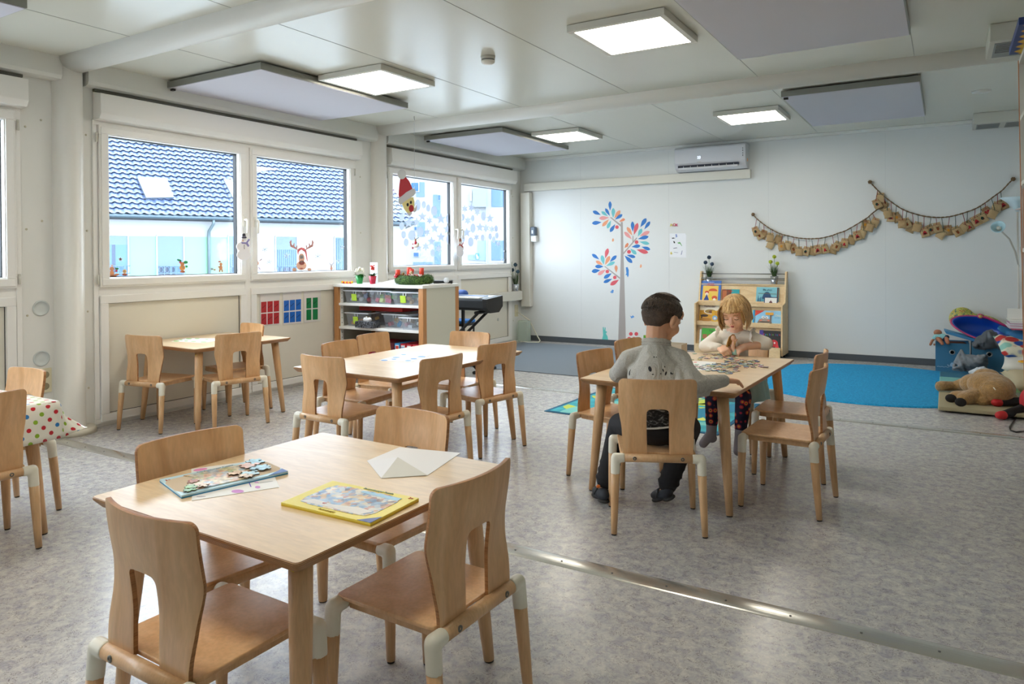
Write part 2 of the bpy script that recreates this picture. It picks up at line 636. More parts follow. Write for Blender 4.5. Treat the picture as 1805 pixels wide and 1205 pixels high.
# metal floor strips over the module joints
M_STRIP = mat('#c4c2bc', 0.22, metal=0.75, var=0.1, vscale=3)
for i, y in enumerate((-0.62, 2.61, 5.88)):
    pr = [(y - 0.050 * math.cos(math.pi * k / 10), 0.006 * math.sin(math.pi * k / 10)) for k in range(11)]
    b = MB().prism([(XL + 0.17, yy, z) for yy, z in pr], (XR - XL - 0.19, 0, 0), smooth=False)
    x = XL + 0.3
    while x < XR:
        b.lathe([(0.005, 0.004), (0.004, 0.0072)], (x, y - 0.012, 0), 8, 1)
        x += 0.22
    struct(b.build('trim_%d' % (11 + i), [M_STRIP, mat('#4c4c4a', 0.5)]))

# ------------------------------------------------------------------ window units
M_SEAL = mat('#15181c', 0.6)


def frame_bars(b, y0, y1, z0, z1, w, x0, x1, mi=0):
    """four mitred bars round a rectangular opening"""
    b.box(x0, x1, y0, y1, z0, z0 + w, mi); b.box(x0, x1, y0, y1, z1 - w, z1, mi)
    b.box(x0, x1, y0, y0 + w, z0 + w, z1 - w, mi); b.box(x0, x1, y1 - w, y1, z0 + w, z1 - w, mi)


def window_unit(n, y0, y1, za=1.10, zb=2.17, vents=False):
    """fixed frame; two sashes with glass above; two solid boards below; roller box on top"""
    mid = (y0 + y1) / 2 - 0.01
    xf = XL + 0.012
    b = MB()
    frame_bars(b, y0 - 0.03, y1 + 0.03, 0.02, zb + 0.10, 0.035, XL - 0.08, xf)
    b.box(XL - 0.08, xf - 0.004, mid - 0.03, mid + 0.03, 0.055, zb + 0.07)
    b.box(XL - 0.08, xf - 0.007, y0 - 0.002, y1 + 0.002, za - 0.14, za - 0.055)
    root = struct(b.build('window_%d' % n, M_PVC, bevel=0.003))
    for a, c in ((y0, mid - 0.015), (mid + 0.015, y1)):
        s = MB()
        ya, yc = a + 0.008, c - 0.008
        zt, zl = zb + 0.065, za - 0.068
        w = 0.072
        # stepped sash profile
        frame_bars(s, ya, yc, zl, zt, w, XL - 0.05, xf + 0.018)
        frame_bars(s, ya + 0.012, yc - 0.012, zl + 0.012, zt - 0.012, w - 0.02, XL - 0.05, xf + 0.026)
        so = keep(s.build('sash', M_PVC, bevel=0.004), root)
        g = MB(); frame_bars(g, ya + w - 0.002, yc - w + 0.002, zl + w - 0.002, zt - w + 0.002, 0.008, XL - 0.052, XL - 0.012)
        keep(g.build('seal', M_SEAL), so)
        keep(MB().box(XL - 0.044, XL - 0.038, ya + w - 0.004, yc - w + 0.004, zl + w - 0.004, zt - w + 0.004).build('pane', M_GLASS), so)
        p = MB(); frame_bars(p, ya + 0.004, yc - 0.004, 0.03, za - 0.13, 0.06, XL - 0.06, xf + 0.012)
        po = keep(p.build('lower_frame', M_PVC, bevel=0.004), root)
        g = MB(); frame_bars(g, ya + 0.062, yc - 0.062, 0.088, za - 0.188, 0.005, XL - 0.01, XL + 0.001)
        keep(g.build('seal', M_SEAL), po)
        q = MB().box(XL - 0.06, XL - 0.004, ya + 0.066, yc - 0.066, 0.092, za - 0.192)
        if vents and c == y1:
            for yy in (0.3, 0.75):
                for zz in (0.3, 0.7):
                    q.lathe([(0.022, 0), (0.022, 0.004), (0.012, 0.006)], (0, 0, 0), 16, 1, Matrix.Translation((XL - 0.004, a + (c - a) * yy, 0.1 + zz * (za - 0.3))) @ Matrix.Rotation(math.pi / 2, 4, 'Y'))
        keep(q.build('lower_board', [M_PANEL, mat('#b9bdb8', 0.4)]), po)
    # handles: plate, neck and a hanging lever
    for hy, sgn in ((mid - 0.055, 1), (mid + 0.06, 1)):
        zc = 1.56
        h = MB().box(xf + 0.024, xf + 0.034, hy - 0.014, hy + 0.014, zc - 0.04, zc + 0.05)
        h.tube([(xf + 0.03, hy, zc + 0.02), (xf + 0.06, hy, zc + 0.02), (xf + 0.072, hy, zc + 0.005), (xf + 0.070, hy, zc - 0.05), (xf + 0.066, hy, zc - 0.10)], [0.009, 0.010, 0.011, 0.010, 0.008], 10)
        keep(h.build('handle', mat('#f1efe6', 0.25)), root)
    # hinges
    h = MB()
    for yy in (y0 - 0.008, y1 + 0.008):
        for zz in (za - 0.01, zb - 0.03): h.tube([(xf + 0.014, yy, zz - 0.035), (xf + 0.014, yy, zz + 0.035)], 0.008, 8)
    keep(h.build('hinge', mat('#d4d2c8', 0.35)), root)
    # roller shutter box
    pr = [(XL, 2.475), (XL + 0.105, 2.455), (XL + 0.11, 2.31), (XL + 0.085, 2.272), (XL, 2.262)]
    o = MB().prism([(x, y0 - 0.02, z) for x, z in pr], (0, y1 - y0 + 0.06, 0)).build('shutter_box', mat('#eeede8', 0.35), bevel=0.004)
    keep(o, root)
    g = MB().box(XL, XL + 0.03, y0 - 0.02, y1 + 0.04, 2.476, 2.495)
    keep(g.build('shadow_gap', mat('#6d6c62', 0.6)), root)
    return root


window_unit(1, 2.975, 5.665)
window_unit(2, 6.20, 8.87, 1.13, 2.185, True)
window_unit(3, -0.265, 2.435, 1.12, 2.18)
window_unit(4, -2.93, -0.88)

# ------------------------------------------------------------------ things on the ceiling
def ceiling_lamp(x0, x1, y0, y1, label, group='square lamps on the ceiling'):
    cx, cy = (x0 + x1) / 2, (y0 + y1) / 2
    t = thing('ceiling_lamp', label, 'lamp', (cx, cy, ZC), 0, group)
    w, h = (x1 - x0) / 2, (y1 - y0) / 2
    b = MB()
    f = 0.035
    b.box(-w, w, -h, -h + f, -0.045, -0.003); b.box(-w, w, h - f, h, -0.045, -0.003)
    b.box(-w, -w + f, -h + f, h - f, -0.045, -0.003); b.box(w - f, w, -h + f, h - f, -0.045, -0.003)
    b.box(-w + f, w - f, -h + f, h - f, -0.015, -0.003)
    b.build('frame', mat('#d8d6cc', 0.35), t, bevel=0.002)
    MB().box(-w + f, w - f, -h + f, h - f, -0.043, -0.03).build('diffuser', M_LED, t)
    return t


ceiling_lamp(-1.99, -1.37, 3.97, 4.62, 'glowing square ceiling lamp, the nearest one in view, left of the large acoustic board')
ceiling_lamp(-4.17, -3.53, 4.02, 4.67, 'glowing square ceiling lamp partly behind the acoustic board over the first window')
ceiling_lamp(-4.07, -3.47, 7.20, 7.85, 'glowing square ceiling lamp over the far window, next to the left acoustic board')
ceiling_lamp(-1.98, -1.36, 7.17, 7.80, 'glowing square ceiling lamp near the back wall, above the air conditioner')
for x, w_ in ((-3.85, 'left'), (-1.68, 'right')): ceiling_lamp(x - 0.31, x + 0.31, 0.43, 1.07, 'square ceiling lamp above the upper photo edge, the %s of two there' % w_)


def acoustic(x0, x1, y0, y1, label):
    t = thing('acoustic_board', label, 'acoustic panel', ((x0 + x1) / 2, (y0 + y1) / 2, ZC), 0, 'sound-absorbing boards under the ceiling')
    w, h = (x1 - x0) / 2, (y1 - y0) / 2
    b = MB().box(-w, w, -h, h, -0.068, -0.022)
    b.build('felt_board', mat('#d0cfd8', 0.9, bump=0.1, bscale=300), t)
    b = MB(); f = 0.008
    b.box(-w - f, w + f, -h - f, -h, -0.064, -0.016); b.box(-w - f, w + f, h, h + f, -0.064, -0.016)
    b.box(-w - f, -w, -h, h, -0.064, -0.016); b.box(w, w + f, -h, h, -0.064, -0.016)
    b.build('edge_frame', M_GREYFRAME, t)
    b = MB()
    for sx in (-1, 1):
        for sy in (-1, 1): b.tube([(sx * (w - 0.1), sy * (h - 0.1), -0.03), (sx * (w - 0.1), sy * (h - 0.1), 0)], 0.012, 10)
    b.box(-w + 0.01, -w + 0.045, -h + 0.012, -h + 0.035, -0.085, -0.066)
    b.build('bracket', M_BLACK, t)
    return t


acoustic(-5.29, -4.20, 3.50, 5.13, 'long lilac-grey acoustic board beside the first window')
acoustic(-5.20, -4.14, 6.68, 8.27, 'lilac-grey acoustic board beside the far window with the Santa')
acoustic(-1.205, -0.175, 6.53, 8.20, 'lilac-grey acoustic board near the back wall, right of a lamp')
acoustic(-1.225, -0.19, 3.45, 5.09, 'large lilac-grey acoustic board cut by the upper edge of the photo')
acoustic(-5.29, -4.24, 0.35, 1.975, 'lilac-grey acoustic board whose corner shows in the upper left corner')

t = thing('smoke_detector', 'small round white smoke detector on the ceiling between two lamps', 'smoke detector', (-2.78, 4.30, ZC))
MB().lathe([(0.05, -0.022), (0.052, 0.0)], (0, 0, 0), 28).build('base', mat('#c9c7bd', 0.4), t)
MB().lathe([(0.012, -0.056), (0.034, -0.052), (0.047, -0.044), (0.049, -0.030)], (0, 0, 0), 28).build('cap', mat('#e6e4dc', 0.35), t)
MB().lathe([(0.046, -0.031), (0.046, -0.021)], (0, 0, 0), 28).build('smoke_slot', mat('#5b5a56', 0.6), t)
tag(MB().lathe([(0.07, -0.012), (0.075, 0.0)], (0.27, 7.55, ZC), 28).build('ceiling_cover', M_WHITE), 'flat round white cover on the ceiling near the right vent boxes', 'cover')


def vent_box(y0, y1, x0, label):
    t = thing('ventilation_box', label, 'ventilation unit', ((x0 + XR) / 2, (y0 + y1) / 2, ZC), 0, 'ventilation boxes under the ceiling at the right wall')
    b = MB().box(x0, XR - 0.002, y0, y1, ZC - 0.11, ZC)
    keep(b.build('housing', mat('#cfcdc2', 0.4), bevel=0.006), t)
    for i, xa in enumerate((x0 + 0.03, x0 + 0.28, x0 + 0.5)):
        g = MB().box(xa, xa + 0.2, y0 + 0.06, y1 - 0.06, ZC - 0.114, ZC - 0.11)
        for k in range(5): g.box(xa + 0.01, xa + 0.19, y0 + 0.08 + k * 0.05, y0 + 0.09 + k * 0.05, ZC - 0.122, ZC - 0.114)
        keep(g.build('grille', mat('#8f9290', 0.5)), t)
    return t


vent_box(5.36, 5.86, 0.235, 'white ventilation box on the ceiling, the nearer one, just above the tall shelf')
vent_box(8.72, 9.15, 0.245, 'white ventilation box high on the ceiling in the far right corner')

# ------------------------------------------------------------------ back wall fittings
o = MB().box(XL + 0.10, -2.06, YB - 0.065, YB, 2.18, 2.29).build('cable_duct', mat('#dcd9cd', 0.35), bevel=0.004)
tag(o, 'long white horizontal cable duct on the back wall running under the air conditioner', 'cable duct')
o = MB().box(XL + 0.05, XL + 0.20, YB - 0.09, YB - 0.001, 0.50, 2.16).build('cable_duct', mat('#dedbd0', 0.35), bevel=0.004)
tag(o, 'white upright cable duct in the far left corner beside the hand dispenser', 'cable duct')
o = MB().box(XL + 0.001, XL + 0.10, 6.9, YB - 0.13, 0.60, 0.73).build('cable_duct', mat('#dedbd0', 0.35), bevel=0.005)
tag(o, 'white cable duct at waist height on the window wall behind the keyboard', 'cable duct')

t = thing('air_conditioner', 'white wall air conditioner high on the back wall', 'air conditioner', (-2.53, YB - 0.1, 2.45))
ax0, ax1 = -2.975, -2.085
pr = [(YB, 2.60), (YB - 0.17, 2.605), (YB - 0.20, 2.58), (YB - 0.205, 2.40), (YB - 0.17, 2.335), (YB - 0.10, 2.30), (YB, 2.30)]
keep(MB().prism([(ax0, y, z) for y, z in pr], (ax1 - ax0, 0, 0)).build('housing', mat('#d9dae0', 0.25, coat=0.3), bevel=0.008), t)
keep(MB().box(ax0 + 0.05, ax1 - 0.08, YB - 0.212, YB - 0.16, 2.345, 2.372).build('air_slot', mat('#2b3040', 0.6)), t)
f = MB().box(ax0 + 0.06, ax1 - 0.09, YB - 0.225, YB - 0.17, 2.318, 2.342)
for k in range(8): f.box(ax0 + 0.12 + k * 0.09, ax0 + 0.125 + k * 0.09, YB - 0.218, YB - 0.17, 2.34, 2.362)
keep(f.build('flap', mat('#dfe0e6', 0.3), bevel=0.003), t)
text('display', '23', 0.045, mat('#cfe0ff', 0.4, emis=1.2), (-2.655, YB - 0.2085, 2.46), (math.pi / 2, 0, 0), t)
text('small_print', 'ooooo', 0.018, mat('#a08a60', 0.4), (-2.655, YB - 0.2085, 2.405), (math.pi / 2, 0, 0), t)
s = MB()
for i, z in enumerate((2.53, 2.50, 2.47, 2.44)): s.box(ax1 - 0.035, ax1 - 0.027, YB - 0.2083, YB - 0.2035, z, z + 0.012 + 0.004 * (i % 2))
keep(s.build('sticker', mat('#5a5c62', 0.5)), t)
keep(MB().box(ax1 - 0.0005, ax1 + 0.001, YB - 0.12, YB - 0.08, 2.385, 2.42).build('sticker', mat('#d98a3c', 0.5)), t)

t = thing('hand_dispenser', 'small grey and white dispenser on the back wall near the left corner', 'dispenser', (-5.12, YB - 0.03, 1.54))
keep(MB().box(-5.175, -5.085, YB - 0.07, YB, 1.44, 1.53).build('base', M_PVC, bevel=0.01), t)
keep(MB().box(-5.175, -5.10, YB - 0.08, YB, 1.53, 1.66).build('tank', mat('#5c6b7c', 0.3), bevel=0.012), t)
keep(MB().box(-5.15, -5.125, YB - 0.084, YB - 0.079, 1.56, 1.61).build('sight_glass', mat('#dfe6ec', 0.2)), t)

# sockets and round wall plugs on the window wall
for y, z, lab in ((2.605, 0.40, 'cream double wall socket beside the polka-dot table'), (9.03, 0.44, 'cream double wall socket in the far left corner under the small plant')):
    t = thing('wall_socket', lab, 'socket', (XL, y, z))
    MB().box(0.0, 0.012, -0.042, 0.042, -0.085, 0.085).build('plate', mat('#d9d2b4', 0.4), t, bevel=0.003)
    for dz in (-0.04, 0.04):
        MB().lathe([(0.021, 0.0), (0.024, 0.006), (0.019, 0.006)], (0, 0, 0), 20, 0, Matrix.Translation((0.008, 0, dz)) @ Matrix.Rotation(math.pi / 2, 4, 'Y')).build('outlet', mat('#8d8468' if y < 3 else '#cfc8ab', 0.4), t)
for i, z in enumerate((0.905, 0.555)):
    o = MB().lathe([(0.052, 0.0), (0.055, 0.004), (0.046, 0.008), (0.0461, 0.004), (0.02, 0.004)], (0, 0, 0), 32, 0, Matrix.Rotation(math.pi / 2, 4, 'Y')).build('wall_plug', mat('#d0d6d4', 0.45))
    o.location = (XL, 2.585, z)
    tag(o, ('upper' if i == 0 else 'lower') + ' round plastic blanking plug in the wall beside the near pillar', 'wall cap', 'round blanking plugs by the pillar')

# ================================================================== OUTSIDE
def omat(h, rough=0.5, **k):
    """outdoor colour, darkened in the material so the bright sky does not overexpose it"""
    return mat(h, rough, dim=0.55, **k)


HA, HD = np.array([-25.4, 19.3, 0.0]), Vector((0.319, 0.948, 0)).normalized()
HN = Vector((0.948, -0.319, 0)).normalized()


def hs(x, y):
    """photo pixel on the neighbour's facade -> (metres along it, height)"""
    p = PP(x, y, HA, HN)
    return (p - Vector(HA)).dot(HD), p.z


def hp(s, z, out=0.0):
    return Vector(HA) + HD * s + HN * out + Vector((0, 0, z))


def hbox(b, s0, s1, z0, z1, o0, o1, mi=0):
    q = [hp(s, z, o) for o in (o0, o1) for z in (z0, z1) for s in (s0, s1)]
    return b.add(q, [(0, 1, 3, 2), (4, 6, 7, 5), (0, 4, 5, 1), (2, 3, 7, 6), (0, 2, 6, 4), (1, 5, 7, 3)], mi)


house = thing('house', 'long white and mint rendered house with a dark tiled roof seen through the near window', 'house', tuple(HA))
s_end = hs(715, 400)[0]
s_beg = -30.0
zg = hs(300, 382)[1]
b = MB(); hbox(b, s_beg, s_end, -3.3, zg, -8, 0)
keep(b.build('wall', omat('#a9adb0', 0.8)), house)
# mint green field on the facade
sA, zA = hs(187, 415.5); sB = hs(447, 416)[0]
b = MB(); hbox(b, s_beg, sB, -3.3, zA, 0, 0.02)
keep(b.build('mint_field', omat('#7fae92', 0.8)), house)
# gutter and downpipe
b = MB()
b.tube([hp(s_beg, zg - 0.02, 0.42), hp(s_end + 0.3, zg - 0.02, 0.42)], 0.085, 12)
keep(b.build('gutter', omat('#566a77', 0.4, metal=0.4)), house)
sd = hs(367, 450)[0]
b = MB().tube([hp(sd + 0.1, zg - 0.08, 0.40), hp(sd + 0.1, zg - 0.25, 0.38), hp(sd, zg - 0.55, 0.12), hp(sd, zg - 0.8, 0.1), hp(sd, -3.3, 0.1)], 0.06, 12)
keep(b.build('downpipe', omat('#66787f', 0.4, metal=0.4)), house)
# roof made of rows of wavy tiles, each course lapping the next
pit = math.radians(40)
up = Vector((0, 0, 1)) * math.sin(pit) - HN * math.cos(pit)
nr = Vector((0, 0, 1)) * math.cos(pit) + HN * math.sin(pit)
r0 = hp(0, zg + 0.03, 0.48)
course, tw, ncourse = 0.33, 0.30, 40
vs, fs = [], []
s_left = -14.0
ncol = int((s_end + 0.35 - s_left) / tw * 6)
for i in range(ncourse):
    for e, (d, h) in enumerate(((0.09, -0.02), (0, 0.055), (course * 1.1, 0.004))):
        for j in range(ncol + 1):
            t = j / 6
            w = 0.022 * math.sin(2 * math.pi * t) + 0.010 * math.sin(4 * math.pi * t + 0.6)
            drop_ = 0.035 * math.cos(2 * math.pi * t) if e < 2 else 0
            vs.append(r0 + HD * (s_left + t * tw + (0.5 * tw if i % 2 else 0) * 0) + up * (i * course + d + drop_) + nr * (h + w))
    base = i * 3 * (ncol + 1)
    for e in range(2):
        for j in range(ncol):
            a = base + e * (ncol + 1) + j
            fs.append((a, a + 1, a + ncol + 2, a + ncol + 1))
roof = MB().add(vs, fs, 0, False)
M_TILE = omat('#44567a', 0.38, var=0.12, vscale=3)
M_TILE2 = omat('#2b3240', 0.5)
roof.build('roof', M_TILE)
ro = bpy.data.objects['roof']; keep(ro, house)
b = MB().prism([hp(s_beg, zg - 0.05, 0.45), hp(s_beg, zg + 0.0, 0.45), hp(s_beg, zg, 0.45) + up * (course * ncourse) - nr * 0.03, hp(s_beg, -0, -12)], HD * (s_end + 0.3 - s_beg))
keep(b.build('roof_slab', M_TILE2), house)
# skylights standing on the tiles
def skylight(px, label=None):
    q = [PP(x, y, np.array(r0), np.array(nr)) for x, y in px]
    q = [p + nr * 0.10 for p in q]
    c = sum(q, Vector()) / 4
    b = MB()
    inn = [c + (p - c) * 0.80 for p in q]
    for i in range(4):
        j = (i + 1) % 4
        b.add([q[i], q[j], inn[j], inn[i], q[i] - nr * 0.14, q[j] - nr * 0.14], [(0, 1, 2, 3), (0, 4, 5, 1)])
    o = keep(b.build('skylight', omat('#6d7a8a', 0.4, metal=0.3)), house)
    g = MB().add([p - nr * 0.01 for p in inn], [(0, 1, 2, 3)])
    keep(g.build('pane', omat('#e8f2ff', 0.04, spec=1.0)), o)


skylight([(241, 315), (293, 317), (306, 351), (257, 352)])
skylight([(393, 319), (436, 321), (455, 356), (412, 356)])
# facade windows
def hwin(x0, x1, ytop, yshut, ybot, kind):
    s0, z1 = hs(x0, ytop); s1, _ = hs(x1, ytop)
    zs = hs((x0 + x1) / 2, yshut)[1]; z0 = hs((x0 + x1) / 2, ybot)[1]
    b = MB(); hbox(b, s0 - 0.03, s1 + 0.03, z1, z1 + 0.06, 0.02, 0.05); hbox(b, s0 - 0.05, s0, z0, z1, 0.02, 0.06); hbox(b, s1, s1 + 0.05, z0, z1, 0.02, 0.06)
    w = keep(b.build('window', omat('#a9adb0', 0.6)), house)
    b = MB()
    nsl = max(3, int((z1 - zs) / 0.06))
    for k in range(nsl): hbox(b, s0, s1, zs + (z1 - zs) * k / nsl, zs + (z1 - zs) * (k + 0.9) / nsl, 0.02, 0.035)
    keep(b.build('roller_shutter', omat('#6b809c', 0.6)), w)
    if yshut < ybot:
        b = MB(); hbox(b, s0, s1, z0, zs, 0.02, 0.028)
        keep(b.build('pane', omat('#1d3a5c' if kind == 'blue' else '#44667f', 0.1)), w)
        b = MB()
        if kind == 'curtain':
            k = s0
            while k < s1:
                b.tube([hp(k, z0, 0.04), hp(k, zs, 0.04)], 0.02, 6); k += 0.09
            keep(b.build('curtain', omat('#6a8aa2', 0.8)), w)
        else:
            hbox(b, s0 + (s1 - s0) * 0.5, s0 + (s1 - s0) * 0.56, z0, zs, 0.03, 0.04); hbox(b, s0 + (s1 - s0) * 0.66, s1, z0, zs, 0.03, 0.036)
            keep(b.build('curtain', omat('#5c7f9c', 0.8)), w)


hwin(160, 224, 415, 431, 520, 'blue')
hwin(277, 322, 416, 468, 540, 'blue')
hwin(403, 433, 416, 448, 540, 'curtain')
hwin(486, 522, 417, 440, 540, 'curtain')
hwin(590, 622, 418, 420, 540, 'curtain')


def railing(x0, x1):
    s0, z1 = hs(x0, 469); s1, _ = hs(x1, 469)
    b = MB()
    for z in (z1, z1 - 0.28, z1 - 0.85): b.tube([hp(s0, z, 0.15), hp(s1, z, 0.15)], 0.018, 6)
    k = s0
    while k <= s1 + 0.01:
        b.tube([hp(k, z1 - 0.85, 0.15), hp(k, z1, 0.15)], 0.012, 6)
        pts = [hp(k + 0.1 + 0.08 * math.cos(a), z1 - 0.14 + 0.12 * math.sin(a), 0.15) for a in [math.pi * 2 * q / 10 for q in range(11)]]
        if k + 0.2 < s1: b.tube(pts, 0.010, 5, cap=False)
        k += 0.22
    keep(b.build('railing', omat('#66849c', 0.5)), house)


railing(160, 228); railing(277, 325); railing(403, 436); railing(486, 530)

# modern apartment blocks behind the far window
AA, AN = np.array([-36.0, 51.0, 0.0]), Vector((0.5, -0.866, 0)).normalized()
AD = Vector((0.866, 0.5, 0))
apt = thing('apartment_building', 'pale modern apartment block with blue-grey fields seen through the far window', 'building', tuple(AA))


def ap(x, y, out=0.0): return PP(x, y, AA, AN) + AN * out


def aq(px, name, m, out, th, parent=None, back=0.0):
    q = [ap(x, y, out - back) for x, y in px]
    return keep(MB().prism(q, AN * (th + back)).build(name, m), parent or apt)


aq([(560, 250), (1000, 250), (1000, 560), (560, 560)], 'wall', omat('#989da0', 0.8), -1.0, 0.5, back=6)
C1 = lambda pts: crop(pts, 670, 290, 6.34)
C2 = lambda pts: crop(pts, 780, 310, 6.69)
for q in ([(395, 190), (487, 190), (487, 355), (395, 355)], [(585, 330), (665, 330), (665, 590), (585, 590)], [(600, 860), (670, 860), (670, 1130), (600, 1130)], [(360, 1090), (580, 1090), (580, 1140), (360, 1140)], [(410, 640), (490, 640), (490, 800), (410, 800)]):
    aq(C1(q), 'blue_field', omat('#5c7898', 0.8), -0.5, 0.05)
for q in ([(330, 190), (430, 190), (430, 300), (330, 300)], [(640, 330), (668, 330), (668, 400), (640, 400)], [(360, 980), (430, 980), (430, 1030), (360, 1030)], [(370, 690), (405, 690), (405, 730), (370, 730)]):
    w = aq(C1(q), 'window', omat('#a9adb0', 0.6), -0.45, 0.06)
    cx = sum(p[0] for p in q) / 4; cy = sum(p[1] for p in q) / 4
    aq(C1([(cx + (p[0] - cx) * 0.8, cy + (p[1] - cy) * 0.85) for p in q]), 'pane', omat('#42688f', 0.1), -0.39, 0.02, w)
aq(C2([(355, 150), (515, 135), (515, 365), (355, 365)]), 'bay', omat('#7f8a94', 0.8), -0.5, 0.5)
for q in ([(575, 150), (725, 155), (725, 360), (575, 360)], [(575, 760), (725, 760), (725, 995), (575, 995)]):
    aq(C2(q), 'blue_field', omat('#52719a', 0.8), -0.5, 0.06)
aq(C2([(410, 760), (515, 760), (515, 1000), (300, 990), (300, 930), (410, 930)]), 'grey_field', omat('#7a93a4', 0.8), -0.5, 0.05)
w = aq(C2([(318, 170), (342, 170), (342, 290), (318, 290)]), 'window', omat('#b8d4ea', 0.3), -0.5, 0.1)
aq(C2([(512, 140), (518, 140), (518, 1030), (512, 1030)]), 'downpipe', omat('#a6c8e2', 0.5), -0.4, 0.1)
sg = aq(C2([(388, 912), (433, 912), (433, 982), (388, 982)]), 'sign_board', omat('#1f78b4', 0.5), -0.2, 0.04)
aq(C2([(398, 925), (408, 925), (408, 945), (420, 945), (420, 955), (398, 955)]), 'pictogram', omat('#f0f6fa', 0.6), -0.15, 0.01, sg)
aq(C2([(396, 962), (426, 962), (420, 975), (402, 975)]), 'pictogram', omat('#f0f6fa', 0.6), -0.15, 0.01, sg)
b = MB().box(-70, XL - 0.3, -30, 70, -3.5, -3.3)
tag(struct(b.build('ground_outside', omat('#b9bdbd', 0.9))))

# ================================================================== CHAIRS
M_CHEDGE = wood('chair_ply_edge', '#8d5c33', '#bb8451', 0.5, (6, 6, 60), (1, 1, 3))


def smooth01(t):
    t = max(0.0, min(1.0, t))
    return t * t * (3 - 2 * t)


def back_y(x, z):
    lean = smooth01((z - 0.44) / 0.26)
    return -0.150 - 0.030 * lean + 0.036 * (abs(x) / 0.17) ** 2 * smooth01((z - 0.36) / 0.2)


def make_backrest(parent):
    rows = []
    top, r = 0.692, 0.022
    zs = [0.352 + (0.53 - 0.352) * i / 8 for i in range(9)] + [0.538, 0.546, 0.552, 0.557, 0.560]
    for z in zs:
        s = 0.049
        if z > 0.538: s = 0.049 - 0.022 + math.sqrt(max(0, 0.022 ** 2 - (z - 0.538) ** 2))
        rows.append((z, s))
    rows.append((0.5606, 0.0))
    n = 7
    for i in range(1, n + 1): rows.append((0.5606 + (top - r - 0.5606) * i / n, 0.0))
    for i in range(1, 7): rows.append((top - r + r * math.sin(math.pi / 2 * i / 6), 0.0))

    def W(z):
        w = 0.154 + 0.004 * smooth01((z - 0.36) / 0.08) + 0.012 * smooth01((z - 0.46) / 0.10)
        if z > top - r: w = w - r + math.sqrt(max(0, r * r - (z - top + r) ** 2))
        return w
    m = 8
    vs, fs = [], []
    for z, s in rows:
        w = W(z)
        for j in range(m + 1):
            x = -w + (w - s) * j / m
            vs.append((x, back_y(x, z), z))
        for j in range(m + 1):
            x = s + (w - s) * j / m
            vs.append((x, back_y(x, z), z))
    k = 2 * (m + 1)
    for i in range(len(rows) - 1):
        for h in (0, m + 1):
            for j in range(m):
                a = i * k + h + j
                fs.append((a, a + 1, a + k + 1, a + k))
    o = MB().add(vs, fs, 0, True).build('backrest', [M_CHAIR, M_CHEDGE], parent)
    me = o.data
    bm = bmesh.new(); bm.from_mesh(me)
    bmesh.ops.remove_doubles(bm, verts=bm.verts, dist=0.0002)
    bmesh.ops.recalc_face_normals(bm, faces=bm.faces)
    if sum(f.normal.y for f in bm.faces) < 0: bmesh.ops.reverse_faces(bm, faces=bm.faces)
    bm.to_mesh(me); bm.free()
    s = o.modifiers.new('s', 'SOLIDIFY'); s.thickness = 0.011; s.offset = -1; s.material_offset_rim = 1
    bv = o.modifiers.new('b', 'BEVEL'); bv.width = 0.003; bv.segments = 2; bv.limit_method = 'ANGLE'; bv.angle_limit = math.radians(50)
    bake(o)
    for f in o.data.polygons: f.use_smooth = True
    return o


def make_chair():
    t = thing('child_chair', '', 'chair')
    # seat plate, slightly dished, corners rounded
    n = 10
    poly = []
    hw, y0, y1, r = 0.168, -0.150, 0.180, 0.016
    for cx, cy, a0 in ((hw - r, y1 - r, 0), (-hw + r, y1 - r, 90), (-hw + r, y0 + r, 180), (hw - r, y0 + r, 270)):
        for k in range(4):
            a = math.radians(a0 + 30 * k)
            poly.append((cx + r * math.cos(a), cy + r * math.sin(a), 0.349))
    o = MB().prism(poly, (0, 0, 0.011)).build('seat', [M_CHAIR], t, bevel=0.003)
    make_backrest(t)
    for y in (-0.166, 0.166):
        rail = MB().tube([(-0.158, y, 0.338), (0.158, y, 0.338)], 0.0185, 16).build('cross_rail', M_LEG, t)
        if y < 0:
            for x in (-0.105, 0.105):
                sc = MB().lathe([(0.0085, 0), (0.0085, 0.003), (0.004, 0.004), (0.004, 0.001)], (0, 0, 0), 12, 0, Matrix.Translation((x, y - 0.0165, 0.340)) @ Matrix.Rotation(math.pi / 2, 4, 'X'))
                sc.build('screw', M_SCREW, rail)
    for x in (-0.135, 0.135):
        MB().box(x - 0.012, x + 0.012, -0.14, 0.15, 0.322, 0.349).build('seat_support', M_LEG, t, bevel=0.003)
    for sx in (-1, 1):
        for y, yt in ((-0.166, -0.194), (0.166, 0.172)):
            f = lambda z: (sx * (0.1885 + (0.199 - 0.1885) * (0.338 - z) / 0.338), y + (yt - y) * (0.338 - z) / 0.338, z)
            cp = MB().tube([(sx * 0.148, y, 0.338), (sx * 0.186, y, 0.338)], [0.0205, 0.0212], 18)
            cp.tube([f(0.338), f(0.266)], [0.0212, 0.0206], 18)
            cp.ball((sx * 0.1875, y, 0.338), 0.0213, 20)
            co = cp.build('corner_cap', M_CAP, t)
            md = co.modifiers.new('r', 'REMESH'); md.mode = 'VOXEL'; md.voxel_size = 0.0032; md.use_smooth_shade = True
            md = co.modifiers.new('s', 'SMOOTH'); md.factor = 0.5; md.iterations = 6
            bake(co)
            for q in co.data.polygons: q.use_smooth = True
            lg = MB().tube([f(0.27), f(0.20), f(0.10), f(0.006)], [0.0197, 0.0185, 0.016, 0.0133], 16).build('leg', M_LEG, t)
            MB().tube([f(0.0065), f(0.0)], [0.0115, 0.0118], 12).build('rubber_foot', M_RUBBER, lg)
    return t


